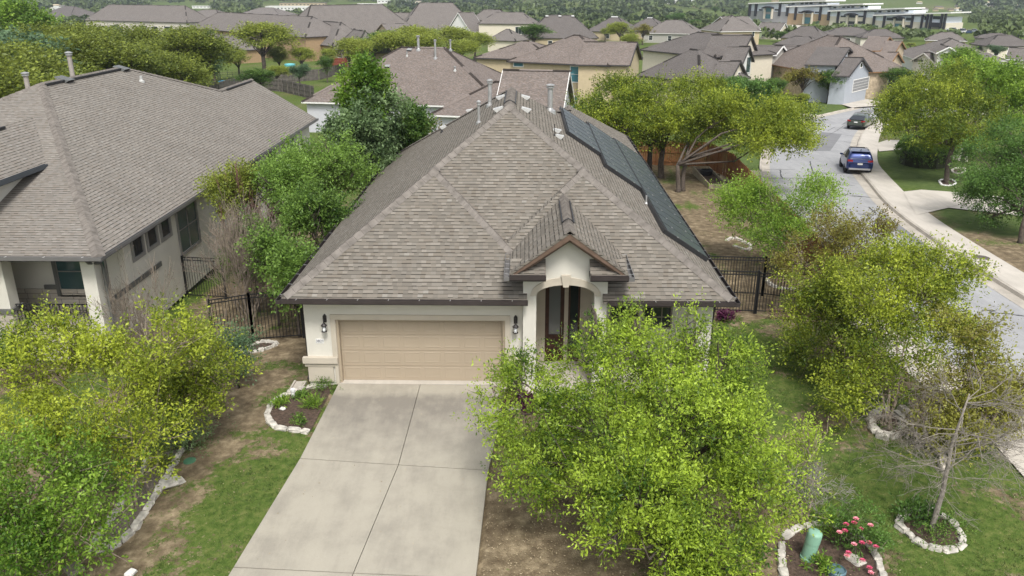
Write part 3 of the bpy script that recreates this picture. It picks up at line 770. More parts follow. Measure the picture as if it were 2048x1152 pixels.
# walls: front wall pieces around the garage opening, sides, porch recess
b = MB()
OL, OR, OZ = -2.38, 2.48, 2.07
b.box((-3.27, 0, -.35), (OL, .25, 2.80)); b.box((OR, 0, -.35), (2.98, .25, 2.80)); b.box((OL, 0, OZ), (OR, .25, 2.80))
b.box((-3.27, .251, -.6), (-3.05, 19, 2.80)); b.box((8.15, 2.2, -.6), (8.37, 25.5, 2.80)); b.box((-3.04, 18.8, -.6), (8.14, 19.05, 2.8))
b.box((2.98, .26, -.3), (3.15, 2.4, 2.8))
b.box((3.16, 2.25, -.3), (8.14, 2.45, 2.8))                                       # porch back wall
b.box((7.92, -.02, -.3), (8.36, .40, 2.80))                                       # corner post
b.build('wall', STUCCO, HS)
b = MB(); b.box((2.485, .22, 0), (3.0, .24, 0.1)); 
# entry tower with an arched opening
TX0, TX1, TY, TZ = 2.99, 5.33, -.30, 3.62
AX0, AX1 = 3.36, 4.98; acx = (AX0 + AX1) / 2; arx = (AX1 - AX0) / 2; az0, azt = 2.96, 3.27
arc = [(acx + arx * math.cos(t), az0 + (azt - az0) * math.sin(t)) for t in np.linspace(math.pi, 0, 17)]
gA = [3.60, 4.80]
def face(mb, y):
    # left and right of the opening, then above the arch in strips
    mb.poly([(TX0, y, -.3), (AX0, y, -.3), (AX0, y, az0), (TX0, y, az0)]); mb.poly([(AX1, y, -.3), (TX1, y, -.3), (TX1, y, az0), (AX1, y, az0)])
    top = TZ
    mb.poly([(TX0, y, az0), (AX0, y, az0), (AX0, y, top), (TX0, y, top)]); mb.poly([(AX1, y, az0), (TX1, y, az0), (TX1, y, top), (AX1, y, top)])
    for (x0, z0), (x1, z1) in zip(arc, arc[1:]): mb.poly([(x0, y, z0), (x1, y, z1), (x1, y, top), (x0, y, top)])
    mb.poly([(TX0 + .02, y, top), (TX1 - .02, y, top), (4.22, y, 4.72)])                           # gable triangle behind the returns
b = MB(); face(b, TY); face(b, TY + .28)
for (x0, z0), (x1, z1) in zip(arc, arc[1:]): b.poly([(x0, TY, z0), (x1, TY, z1), (x1, TY + .28, z1), (x0, TY + .28, z0)])
for x in (AX0, AX1): b.poly([(x, TY, -.3), (x, TY + .28, -.3), (x, TY + .28, az0), (x, TY, az0)])
for x in (TX0, TX1): b.poly([(x, TY, -.3), (x, 1.7, -.3), (x, 1.7, TZ), (x, TY, TZ)])
b.build('entry_tower', STUCCO, HS)
b = MB()                                                                          # arch band and keystone
for (t0, t1) in zip(np.linspace(math.pi, 0, 17), np.linspace(math.pi, 0, 17)[1:]):
    def pt(t, k): return (acx + (arx + k * .17) * math.cos(t), az0 - .02 * k + (azt - az0 + k * .235) * math.sin(t))
    q = [pt(t0, 0), pt(t1, 0), pt(t1, 1), pt(t0, 1)]
    for y in (TY - .045,): b.poly([(x, y, z) for x, z in q])
    b.poly([(q[3][0], TY - .045, q[3][1]), (q[2][0], TY - .045, q[2][1]), (q[2][0], TY, q[2][1]), (q[3][0], TY, q[3][1])])
    b.poly([(q[0][0], TY - .045, q[0][1]), (q[1][0], TY - .045, q[1][1]), (q[1][0], TY + .02, q[1][1]), (q[0][0], TY + .02, q[0][1])])
b.build('arch_trim', TRIMC, HS)
b = MB(); k = [(acx - .075, azt - .05), (acx + .075, azt - .05), (acx + .135, azt + .29), (acx - .135, azt + .29)]
b.poly([(x, TY - .09, z) for x, z in k])
for i in range(4):
    a, c = k[i], k[(i + 1) % 4]; b.poly([(a[0], TY - .09, a[1]), (c[0], TY - .09, c[1]), (c[0], TY, c[1]), (a[0], TY, a[1])])
b.build('keystone', TRIMC, HS)
# cross gable over the entry
GY = -.82; GX0, GX1, GE, GP = 2.62, 5.82, 3.76, 4.95; gcx = 4.22
sl = (GP - GE) / (gcx - GX0)
yb = -.15 + (GP - EZ) / .55; yb0 = -.15 + (GE - EZ) / .55
b = MB()
b.slab([(GX0, GY, GE), (gcx, GY, GP), (gcx, yb, GP), (GX0, yb0, GE)][::-1], .07); b.slab([(gcx, GY, GP), (GX1, GY, GE), (GX1, yb0, GE), (gcx, yb, GP)][::-1], .07)
# cornice returns: little hipped skirts either side
for x0, x1 in ((GX0 + .02, 3.60), (4.80, GX1 - .02)): b.slab([(x0, GY - .0, GE - .03), (x1, GY - .0, GE - .03), (x1, TY, GE + .26), (x0, TY, GE + .26)], .05)
b.build('gable_roof', ROOF, HS)
b = MB(); ridgecap(b, (gcx, GY, GP), (gcx, yb + .1, GP), .16, .7, .14, .03); b.build('gable_ridge_cap', CAP, HS)
b = MB()                                                                          # rake boards in two steps
for (off, dy, hh) in ((0, 0, .17), (.15, .10, .13)):
    for sx in (1, -1):
        e0 = V([gcx - sx * (gcx - GX0 - .02), GY + .012 + dy, GE - .075 - off * .8]); e1 = V([gcx, GY + .012 + dy, GP - .075 - off * .8])
        q = [e0, e1, e1 - V([0, 0, hh]), e0 - V([0, 0, hh * .4])]
        b.poly(q); b.poly([p + V([0, .04 + .38 * (off > 0), 0]) for p in q][::-1])
        b.poly([q[3], q[2], q[2] + V([0, .45, 0]), q[3] + V([0, .45, 0])]); b.poly([q[0], q[1], q[1] + V([0, .04, 0]), q[0] + V([0, .04, 0])])
b.build('rake_trim', WOODB, HS)
b = MB()
for x0, x1 in ((GX0, 3.60), (4.80, GX1)): b = MB(); b.box((x0, GY - .02, GE - .21), (x1, TY, GE - .085)); b.build('cornice_return', GUT, HS)
gutter(HS, (GX0, GY, GE - .035), (3.60, GY, GE - .035), (0, -1), GUT, hang=0); gutter(HS, (4.80, GY, GE - .035), (GX1, GY, GE - .035), (0, -1), GUT, hang=0)
gutter(HS, (GX0, yb0 - .2, GE - .035), (GX0, GY - .13, GE - .035), (-1, 0), GUTG, w=.15, hang=.4); gutter(HS, (GX1, GY - .13, GE - .035), (GX1, yb0 - .2, GE - .035), (1, 0), GUTG, w=.15, hang=.4)
# ridge ventilator strip on the gable and the main ridge
def ridge_vent(y0, y1, x, z, name, wd=.16, drop=.7):
    b = MB()
    for s_ in (1, -1): b.beam((x + s_ * wd, y0, z - drop * wd + .05), (x + s_ * wd, y1, z - drop * wd + .05), .035, .045)
    b.tube([(x - wd, y0, z - drop * wd + .055), (x - wd * .5, y0, z + .015), (x, y0, z + .055), (x + wd * .5, y0, z + .015), (x + wd, y0, z - drop * wd + .055)], .018, 5)
    return b.build(name, DARK, HS)
ridge_vent(.2, 2.6, gcx, GP + .02, 'ridge_vent'); ridge_vent(8.3, 11.9, xa, za + .02, 'ridge_vent', .2, .6)
# garage door with embossed panels
b = MB(); GD = .19; gx0, gx1, gz0, gz1 = OL + .07, OR - .07, .05, OZ - .04
b.box((gx0, GD, gz0), (gx1, GD + .03, gz1))
for j in range(4):
    z0, z1 = gz0 + (gz1 - gz0) * j / 4, gz0 + (gz1 - gz0) * (j + 1) / 4
    b.box((gx0, GD - .012, z1 - .012), (gx1, GD, z1 - .003)) 
    for i in range(8):
        x0, x1 = gx0 + (gx1 - gx0) * i / 8, gx0 + (gx1 - gx0) * (i + 1) / 8; mx, mz = .055, .075
        a = [(x0 + mx, z0 + mz), (x1 - mx, z0 + mz), (x1 - mx, z1 - mz), (x0 + mx, z1 - mz)]
        def ins(k): return [(a[0][0] + k, a[0][1] + k), (a[1][0] - k, a[1][1] + k), (a[2][0] - k, a[2][1] - k), (a[3][0] + k, a[3][1] - k)]
        r0, r1, r2, r3 = [(ins(k), y) for k, y in ((0, GD - .001), (.012, GD - .006), (.028, GD - .006), (.05, GD - .002))]
        for (A_, ya), (B_, yb_) in ((r0, r1), (r1, r2), (r2, r3)):
            for q in range(4):
                s_, e_ = q, (q + 1) % 4; b.poly([(A_[s_][0], ya, A_[s_][1]), (A_[e_][0], ya, A_[e_][1]), (B_[e_][0], yb_, B_[e_][1]), (B_[s_][0], yb_, B_[s_][1])])
        b.poly([(p[0], r3[1], p[1]) for p in r3[0]])
b.build('garage_door', DOORP, HS)
b = MB(); b.box((OL, .02, 0), (OL + .07, .22, OZ)); b.box((OR - .07, .02, 0), (OR, .22, OZ)); b.box((OL + .071, .02, OZ - .05), (OR - .071, .22, OZ)); b.build('door_frame', DOORP, HS)
b = MB(); b.box((OL - .145, -.045, .9), (OL, .0, OZ + .15)); b.box((OR, -.045, .9), (OR + .145, .0, OZ + .15)); b.box((OL + .001, -.045, OZ), (OR - .001, .0, OZ + .149)); b.build('door_surround', TRIMC, HS)
for nm, x0, x1 in (('plinth', -3.40, OL), ('plinth', OR, 2.97)):
    b = MB(); b.box((x0, -.13, .72), (x1, .0, .90)); b.box((x0 + .04, -.07, .60), (x1, .0, .718))
    e = x0 + .15 if x0 < 0 else x1 - .1
    if x0 < 0: b.box((x0 + .04, -.065, .60), (x0 + .06, .0, .602)); b.box((x1 - .10, -.07, .02), (x1, .0, .599)); b.box((x0 + .12, -.05, .10), (x1 - .16, -.0, .595))
    else: b.box((x0, -.07, .02), (x0 + .10, .0, .599)); b.box((x0 + .16, -.05, .10), (x1 - .01, -.0, .595))
    b.build(nm, TRIMC, HS)
# front door, sidelight, porch windows
b = MB(); DY = 1.55
b.box((3.5, DY, 0.05), (3.66, DY + .1, 2.85)); b.box((4.24, DY, 0.05), (4.36, DY + .1, 2.85)); b.box((4.72, DY, .05), (4.84, DY + .1, 2.85)); b.box((3.5, DY, 2.851), (4.84, DY + .1, 3.3)); b.box((3.30, DY + .01, -.1), (3.499, DY + .12, 3.4)); b.box((4.841, DY + .01, -.1), (5.05, DY + .12, 3.4))
b.build('door_surround', TRIMC, HS)
DW = M('mahogany_door', (.05, .018, .011), .4, .35, 8.)
b = MB(); b.box((3.66, DY + .03, .05), (3.78, DY + .08, 2.85)); b.box((4.12, DY + .03, .05), (4.24, DY + .08, 2.85)); b.box((3.78, DY + .03, .05), (4.12, DY + .08, .95)); b.box((3.78, DY + .03, 2.76), (4.12, DY + .08, 2.85)); b.box((3.83, DY + .015, .2), (4.07, DY + .03, .8))
fd = b.build('front_door', DW, HS); b = MB(); b.poly([(3.78, DY + .05, .95), (4.12, DY + .05, .95), (4.12, DY + .05, 2.76), (3.78, DY + .05, 2.76)]); b.build('pane', glassmat('door_glass', (.16, .17, .17), .15), fd)
b = MB(); b.tube([(4.17, DY, .95), (4.17, DY - .04, 1.0), (4.17, DY - .04, 1.15), (4.17, DY, 1.2)], .012, 6); b.build('handle', METAL, fd)
b = MB(); b.box((4.36, DY + .04, .05), (4.42, DY + .08, 2.85)); b.box((4.66, DY + .04, .05), (4.72, DY + .08, 2.85)); b.box((4.421, DY + .04, .05), (4.659, DY + .08, .6)); sd = b.build('sidelight', DW, HS); b = MB(); b.poly([(4.42, DY + .06, .6), (4.66, DY + .06, .6), (4.66, DY + .06, 2.85), (4.42, DY + .06, 2.85)]); b.build('pane', GLASS, sd)
TRIMG = M('taupe_window_trim', (.21, .185, .155), .7, .08, 3.)
window(HS, (5.75, 2.25, .95), (1, 0, 0), .82, 1.35, (0, -1, 0), TRIMG, GLASS, (3, 4), .05); window(HS, (6.78, 2.25, .95), (1, 0, 0), .82, 1.35, (0, -1, 0), TRIMG, GLASS, (3, 4), .05)
b = MB(); b.box((3.0, -.3, -.3), (8.3, 2.3, .03)); b.build('porch_floor', CONC_K, HS)
b = MB(); b.tube([(-3.40, -.1, 2.75), (-3.40, .25, 2.6), (-3.36, .35, 2.4), (-3.36, .35, .2), (-3.36, .15, .08)], .04, 6); b.build('downspout', GUT, HS)
b = MB(); b.tube([(8.44, .3, 2.7), (8.44, .3, .1)], .045, 6); b.build('downspout', GUT, HS)
# number plate 3821
pl = MB(); pl.box((-2.995, -.012, 1.31), (-2.755, .0, 1.455)); ps = pl.build('house_number_sign', WHITE, None); tag(ps, 'small white plaque reading 3821 on the wall left of the garage door', 'house number')
tcv = bpy.data.curves.new('digits', 'FONT'); tcv.body = '3821'; tcv.size = .118; tcv.align_x = 'CENTER'; tcv.align_y = 'CENTER'; tcv.extrude = .002
to = bpy.data.objects.new('digits', tcv); COL.objects.link(to); to.location = (-2.875, -.0155, 1.382); to.rotation_euler = (math.pi / 2, 0, 0); 
dg = bpy.context.evaluated_depsgraph_get(); dme = bpy.data.meshes.new_from_object(to.evaluated_get(dg)); dme.transform(Matrix.LocRotScale(to.location, to.rotation_euler, None)); bpy.data.objects.remove(to)
dme.materials.clear(); dme.materials.append(M('dark_blue_ink', (.045, .05, .09), .6)); do = bpy.data.objects.new('digits', dme); COL.objects.link(do); do.parent = ps
# lanterns
def lantern(x, label):
    root = empty('wall_lantern', (x, -.1, 1.95), label, 'wall lamp', 'lanterns flanking the garage door'); b = MB(); BL_ = M('bronze_lantern', (.03, .026, .025), .45, .2, 20.)
    q = [(-.05, 1.98), (.05, 1.98), (.055, 2.16), (.03, 2.21), (0, 2.235), (-.03, 2.21), (-.055, 2.16)]
    b.poly([(x + a, -.03, z) for a, z in q]); [b.poly([(x + q[i][0], -.03, q[i][1]), (x + q[(i + 1) % 7][0], -.03, q[(i + 1) % 7][1]), (x + q[(i + 1) % 7][0], 0, q[(i + 1) % 7][1]), (x + q[i][0], 0, q[i][1])]) for i in range(7)]
    b.tube([(x, -.03, 2.12), (x, -.1, 2.14), (x, -.16, 2.08), (x, -.16, 2.0)], .014, 6)
    b.lathe((x, -.16, 0), [(.0, 2.03), (.025, 2.01), (.085, 1.95), (.09, 1.925), (.06, 1.92)][::1], 12)
    b.lathe((x, -.16, 0), [(.062, 1.745), (.08, 1.75), (.08, 1.77), (.06, 1.775)], 12)
    for k in range(4): a = math.pi / 4 + k * math.pi / 2; b.beam((x + .062 * math.cos(a), -.16 + .062 * math.sin(a), 1.76), (x + .062 * math.cos(a), -.16 + .062 * math.sin(a), 1.93), .01, .01)
    b.build('bracket', BL_, root); b = MB(); b.lathe((x, -.16, 0), [(.053, 1.77), (.056, 1.92), (.02, 1.925)], 12); b.build('lamp_glass', M('seedy_glass', (.55, .56, .55), .15, .2, 9.), root, smooth=True)
lantern(-2.68, 'black bronze lantern on the stucco left of the garage door, above the number plaque'); lantern(2.78, 'black bronze lantern on the stucco between garage door and entry arch')

# things standing on the roof
nL, nR = V([-.68, 0, 1]), V([.66, 0, 1])
def onL(px, py): return on_plane(px, py, EZ + .68 * 3.71, .68, 0)
def onR(px, py): return on_plane(px, py, *RPl)
names = ['upper left', 'lower left', 'upper right', 'lower right']
for px, py, side, lab in ((1003, 196, 0, 'white-capped slant vent on the left slope beside the ridge vent, farther of two'), (999, 220, 0, 'white-capped slant vent on the left slope beside the roof peak, nearer of two'),
                          (1049, 196, 1, 'white-capped slant vent on the right slope beside the ridge vent, farther of two'), (1050, 221, 1, 'white-capped slant vent on the right slope beside the roof peak, nearer of two')):
    p = onL(px, py) if side == 0 else onR(px, py); box_vent(p, nL if side == 0 else nR, lab, .33, 'slant vents round the roof peak')
for px, py, side, lab in ((941, 223, 0, 'small white vent on the left slope near the rear edge, by the pipes'), (888, 256, 0, 'small white vent with grey cap, lowest pale one on the left slope'),
                          (1112, 263, 1, 'small white vent near the black wire, farther of the pair'), (1117, 275, 1, 'small white vent nearest the solar panels, nearer of the pair')):
    p = onL(px, py) if side == 0 else onR(px, py); box_vent(p, nL if side == 0 else nR, lab, .26)
vent_pipe(onL(980, 211), .96, .075, 'tall capped grey flue pipe left of the roof peak'); vent_pipe(onL(958, 246), .74, .05, 'shorter capped grey pipe in front of the tall flue on the left slope')
vent_pipe(onR(1100, 222), 1.05, .11, 'thick square-topped white flue pipe on the right slope by the solar panels')
for px, py, lab in ((795, 311, 'small dark pipe boot on the left slope, farther of two near the gutter'), (783, 326, 'small dark pipe boot on the left slope, nearer of two near the gutter'), (884, 265, 'small dark pipe boot just below the lowest white vent')):
    vent_pipe(onL(px, py), .12, .03, lab, 'pipe boot', False, 'pipe_boot', mat=DARK)
vent_pipe(onR(1109, 272), .42, .014, 'thin black wire mast on the right slope', 'antenna', False, 'antenna', mat=DARK)
vent_pipe(onR(1292, 408), .3, .03, 'short grey pipe at the notch beside the solar panels', 'roof vent', False)

# solar array
SA = empty('solar_array', (7, 10, 4.5), 'dark blue-black solar panels stepped in three rows on the right roof slope', 'solar panels')
PV = bpy.data.materials.new('pv_glass'); PV.use_nodes = True; p_ = PV.node_tree.nodes['Principled BSDF']
_t = PV.node_tree; _b = NN(_t, 'ShaderNodeTexBrick', Scale=1.); _u_ = _t.nodes.new('ShaderNodeUVMap'); _t.links.new(_u_.outputs[0], _b.inputs['Vector']); _b.offset = 0
for k_, v_ in (('Color1', (.013, .022, .026, 1)), ('Color2', (.015, .025, .030, 1)), ('Mortar', (.016, .027, .032, 1))): _b.inputs[k_].default_value = v_
for k_, v_ in (('Brick Width', .16), ('Row Height', .16), ('Mortar Size', .004)): _b.inputs[k_].default_value = v_
_t.links.new(_b.outputs['Color'], p_.inputs['Base Color']); p_.inputs['Roughness'].default_value = .32; p_.inputs['Specular IOR Level'].default_value = .5
PVF = M('pv_frame', (.03, .032, .034), .4); su = V([0, 1., 0]); sv = unit(V([1, 0, -.66])); sn = unit(V([.66, 0, 1]))
def panel(x0, x1, y0, y1):
    a = V([x0, y0, zr(x0)]) + sn * .13; c = V([x1, y0, zr(x1)]) + sn * .13; d = V([x1, y1, zr(x1)]) + sn * .13; e = V([x0, y1, zr(x0)]) + sn * .13
    b = MB(); b.poly([a, c, d, e]); lo_ = [q - sn * .045 for q in (a, c, d, e)]; q = [a, c, d, e]
    for i in range(4): b.poly([q[i], lo_[i], lo_[(i + 1) % 4], q[(i + 1) % 4]], uv=[(0, 0)] * 4)
    g = b.build('solar_panel', PV, SA)
    f = MB(); t_ = .014
    for s0, s1 in ((a, c), (c, d), (d, e), (e, a)): f.beam(s0 + sn * .002, s1 + sn * .002, .022, .012, up=sn)
    f.build('frame', PVF, g)
rows = ((4.62, 5.90, 9.95, 16.6, 6), (5.93, 7.27, 7.95, 17.9, 9), (7.30, 8.62, 2.55, 18.6, 15))
for x0, x1, y0, y1, n in rows:
    for i in range(n):
        st = (y1 - y0) / n; panel(x0 + .012, x1 - .012, y0 + i * st + .012, y0 + (i + 1) * st - .012)
b = MB()
for x0, x1, y0, y1, n in rows:
    for i in range(n + 1):
        for fx in (.25, .75):
            y = y0 + i * (y1 - y0) / n; x = x0 + (x1 - x0) * fx; c = V([x, y, zr(x)]) + sn * .142; b.beam(c - su * .03, c + su * .03, .05, .012, up=sn)
    for fx in (.02, .98): x = x0 + (x1 - x0) * fx; b.beam(V([x, y0, zr(x)]) + sn * .06, V([x, y1, zr(x)]) + sn * .06, .03, .05, up=sn)
b.build('clamps', METAL, SA)
b = MB()
for x0, x1, y0, y1, n in rows:
    b.beam(V([x0 - .05, y0 - .03, zr(x0 - .05)]) + sn * .07, V([x0 - .05, y1, zr(x0 - .05)]) + sn * .07, .04, .13, up=sn); b.beam(V([x0 - .05, y0 - .05, zr(x0 - .05)]) + sn * .07, V([x1, y0 - .05, zr(x1)]) + sn * .07, .04, .13, up=sn)
b.build('skirt', DARK, SA)

# ================================================================== the neighbour's house on the left
NH = empty('stucco_house', (-15, 12, -.5), 'long single storey house at the left with stone porch, grey trim and hipped shingle roof', 'house')
mN = .5
def zn(x): return 3.0 + mN * (-10.4 - x)
E0, E1 = V([-10.4, 2.75, 3.0]), V([-10.4, 31.3, 3.0])
Ra, Rb_ = V([-18.3, 15.0, zn(-18.3)]), V([-18.3, 22.6, zn(-18.3)])
S_, Q_ = V([-14.9, 27.0, zn(-14.9)]), V([-14.9, 33.0, zn(-14.9)])
WL = -26.2
b = MB()
b.slab([E0, E1, Q_, S_, Rb_, Ra][::1]); b.slab([V([WL, 2.75, 3.0]), E0, Ra]); b.slab([V([WL, 2.75, 3]), Ra, Rb_, V([WL, 31, 3.0])][::1]); b.slab([Rb_, S_, V([-18.5, 33, 3.0]), V([WL, 31, 3.0])]); b.slab([S_, Q_, V([-18.6, 33.0, 3.2])])
mF = (Ra[2] - 3.0) / (Ra[1] - 2.75)
def onF(px, py): return on_plane(px, py, 3.0 - mF * 2.75, 0, mF)
# raised front wing whose right eave runs towards us
g0 = onF(98, 326); ge = g0[2] + .0; xe = g0[0] - .1; gr = at(62, 236, z=ge + 1.15); xr_ = gr[0]; zr2 = gr[2]
b.slab([(xe, -1.5, ge), (xe, g0[1], ge), (xr_, 2.75 + (zr2 - 3.0) / mF, zr2), (xr_, -1.5, zr2)][::1], .1)
b.slab([(xr_, -1.5, zr2), (xr_, 2.75 + (zr2 - 3.0) / mF, zr2), (2 * xr_ - xe, g0[1], ge), (2 * xr_ - xe, -1.5, ge)], .1)
b.build('roof', ROOF_L, NH)
for a_, c_, w__ in ((E0 + V([0, 0, .03]), Ra, .2), (Ra, Rb_, .2), (Rb_, S_, .17), (S_, Q_, .17), (V([WL, 2.75, 3.0]), Ra, .2)): b = MB(); ridgecap(b, a_, c_, w__, .42, .3, .05); b.build('ridge_cap', CAP, NH)
b = MB()
for (p, q) in ((Ra, Rb_), (S_ + V([0, .8, 0]), Q_ + V([0, -.6, 0])), (V([xr_, g0[1] - 3.2, zr2]), V([xr_, g0[1] + 1.2, zr2]))):
    b.beam(p + V([.2, 0, -.03]), q + V([.2, 0, -.03]), .09, .09); 
b.build('ridge_vent', DARK, NH)
gutter(NH, E0, E1, (1, 0), GUTG, lip=WHITE, hang=0); gutter(NH, V([WL, 2.75, 3.0]), E0 + V([.13, 0, 0]), (0, -1), GUTG, lip=WHITE, hang=1.2)
gutter(NH, V([xe, -1.5, ge]), V([xe, g0[1] - .2, ge]), (1, 0), M('slate_gutter', (.05, .06, .07), .35, .1), hang=0, w=.16, h=.15)
STN = None
def stone_mat():
    m, t, p = base_mat('porch_limestone'); L = t.links.new; tc = t.nodes.new('ShaderNodeTexCoord')
    br = NN(t, 'ShaderNodeTexBrick', Scale=1.); br.offset = .5; br.squash = 1.3; br.squash_frequency = 3
    mp = t.nodes.new('ShaderNodeMapping'); mp.inputs['Rotation'].default_value = (R_(90), 0, 0); L(tc.outputs['UV'], br.inputs['Vector'])
    for k, v in (('Color1', (.50, .46, .39, 1)), ('Color2', (.36, .31, .25, 1)), ('Mortar', (.22, .20, .18, 1)), ('Brick Width', .62), ('Row Height', .21), ('Mortar Size', .012), ('Bias', -.2)): br.inputs[k].default_value = v
    L(br.outputs['Color'], p.inputs['Base Color']); bp = NN(t, 'ShaderNodeBump', Strength=.6, Distance=.03); n = NN(t, 'ShaderNodeTexNoise', Scale=8.); L(tc.outputs['Object'], n.inputs['Vector']); L(n.outputs['Fac'], bp.inputs['Height']); L(bp.outputs[0], p.inputs['Normal']); p.inputs['Roughness'].default_value = .9
    return m
STN = stone_mat()
b = MB(); b.box((-11.1, 5.6, -.8), (-10.85, 31.0, 2.9)); b.box((-26, 5.2, 1.0), (-11.101, 5.4, 2.9)); b.box((-11.30, 3.19, .13), (-10.86, 3.62, 2.9)); b.box((-14.5, 3.15, 1.05), (-13.85, 3.65, 2.9)); b.box((-26, 3.2, -.6), (-14.501, 3.5, 2.9))
b.box((-11.09, 5.2, -.6), (-10.86, 5.599, 2.9)); b.box((-13.9, 30.8, -.8), (-11.101, 31.0, 2.9))
b.box((2 * xr_ - xe, -1.0, ge - 2.5), (xe - .35, g0[1] + 4, ge - .06))
b.build('wall', STUCCO, NH)
b = MB(); b.box((-14.52, 3.10, -.8), (-13.80, 3.7, .93)); b.box((-13.8, 3.2, -.9), (-10.8, 3.5, .12)); b.box((-15.2, 5.15, -.8), (-11.11, 5.19, 1.0)); b.box((-26, 3.15, -.8), (-14.53, 3.19, 1.0)); b.build('stone_base', STN, NH)
GT = M('slate_grey_trim', (.115, .115, .105), .7, .08, 3.)
for lo_, hi_ in (((-14.56, 3.04, .93), (-13.76, 3.74, 1.05)), ((-13.84, 5.12, 1.001), (-13.42, 5.19, 1.16)), ((-13.42, 5.12, .75), (-13.3, 5.19, 2.9)), ((-10.87, 3.6, 1.0), (-10.8, 7.8, 1.18))): b = MB(); b.box(lo_, hi_); b.build('trim_band', GT, NH)
b = MB(); b.box((-13.9, 3.5, -.2), (-11.1, 5.2, .14)); b.build('porch_floor', CONC_K, NH)
window(NH, (-13.28, 5.2, .78), (1, 0, 0), .9, 1.75, (0, -1, 0), M('taupe_frame', (.21, .20, .185), .6), GLASST, (1, 2), .06, proud=.05); window(NH, (-12.28, 5.2, .78), (1, 0, 0), .7, 1.75, (0, -1, 0), MATS['taupe_frame'], GLASST, (1, 2), .06, proud=.05)
for y0, w_, z0, h_, mun in ((8.25, .72, 1.95, .62, (1, 1)), (7.05, .72, 1.95, .62, (1, 1)), (5.85, .72, 1.95, .62, (1, 1)), (9.75, 1.9, .85, 1.85, (2, 2)), (18.8, 1.3, .9, 1.6, (1, 2)), (22.2, 1.1, .9, 1.6, (1, 2)), (26.0, 1.1, .9, 1.6, (1, 2))):
    window(NH, (-10.85, y0, z0), (0, 1, 0), w_, h_, (1, 0, 0), M('grey_frame', (.24, .23, .215), .6), GLASST if w_ > 1 else GLASS, mun, .12 if w_ > 1 else .14, proud=.05)
b = MB(); b.tube([(-11.0, 3.0, 2.82), (-10.98, 3.12, 2.66), (-10.75, 3.45, 2.55), (-10.74, 3.5, 2.3), (-10.74, 3.5, -.4)], .05, 6); b.build('downspout', GT, NH)
def iron_fence(name, pts, h, label, cat, step=.11, post=2.4, zoff=.08, parts='rail', gate=None):
    root = empty(name, GZ(*pts[0]), label, cat); b = MB(); r = MB(); ps = MB()
    for a, c in zip(pts, pts[1:]):
        a, c = V(a), V(c); l = np.linalg.norm(c - a); n = max(2, int(l / step)); za_, zc = float(zg(*a)), float(zg(*c))
        for k in range(n + 1):
            p = a + (c - a) * k / n; z = za_ + (zc - za_) * k / n; b.beam((p[0], p[1], z + zoff), (p[0], p[1], z + h - .02), .018, .018)
        for zz in (zoff + .03, h - .14, h - .02): r.beam((a[0], a[1], za_ + zz), (c[0], c[1], zc + zz), .028, .035)
        m_ = max(1, round(l / post))
        for k in range(m_ + 1):
            p = a + (c - a) * k / m_; z = za_ + (zc - za_) * k / m_; q = MB(); q.box((p[0] - .035, p[1] - .035, z - .2), (p[0] + .035, p[1] + .035, z + h + .04)); q.build('post', IRON, root)
    b.build('bars', IRON, root); r.build('rail', IRON, root)
    return root
rl = empty('porch_railing', (-12.5, 3.3, .15), 'black iron railing along the neighbour\'s stone porch', 'railing'); b = MB()
for k in range(24): x = -13.78 + k * .11; b.beam((x, 3.35, .17), (x, 3.35, 1.13), .018, .018)
b.build('bars', IRON, rl); b = MB(); b.beam((-13.8, 3.35, 1.14), (-11.3, 3.35, 1.14), .04, .03); b.beam((-13.8, 3.35, .2), (-11.3, 3.35, .2), .03, .03); b.build('rail', IRON, rl)
iron_fence('iron_fence', [(-10.8, 9.6), (-9.1, 9.3)], 1.75, 'short black iron fence joining the left neighbour\'s side wall, behind bare shrubs', 'fence')
iron_fence('iron_fence', [(-7.6, 3.9), (-6.2, 3.85), (-4.45, 3.8)], 1.75, 'black iron fence across the gap left of the garage wall', 'fence')
g = iron_fence('iron_gate', [(-4.3, 3.8), (-3.42, 3.78)], 1.75, 'narrow black iron gate against the left wall of the house', 'gate')
for x, y, lab in ((-17.4, 19.5, 'capped grey flue on the left neighbour\'s roof ridge, taller of two'),): vent_pipe(at(137, 106, y=19.5) - V([0, 0, 1.5]), 1.5, .11, lab, mat=M('beige_pipe', (.30, .27, .24), .6))
vent_pipe(at(50, 147, y=17.5) - V([0, 0, 1.5]), 1.5, .11, 'capped grey flue behind the left neighbour\'s front hip, shorter of two', mat=MATS['beige_pipe'])
nN = V([.5, 0, 1])
plN = (3.0 - mN * 10.4, -mN, 0)
DV = M('dark_grey_vent', (.12, .125, .12), .5)
box_vent(on_plane(129, 160, *plN), nN, 'dark grey roof vent below the ridge of the left neighbour\'s roof, nearer of two', .62, mat=DV); box_vent(on_plane(243, 138, *plN), nN, 'dark grey roof vent below the ridge of the left neighbour\'s roof, farther of two', .62, mat=DV)
vent_pipe(on_plane(283, 163, *plN), .28, .07, 'short white plumbing vent on the left neighbour\'s roof', cap=False, mat=WCAP)

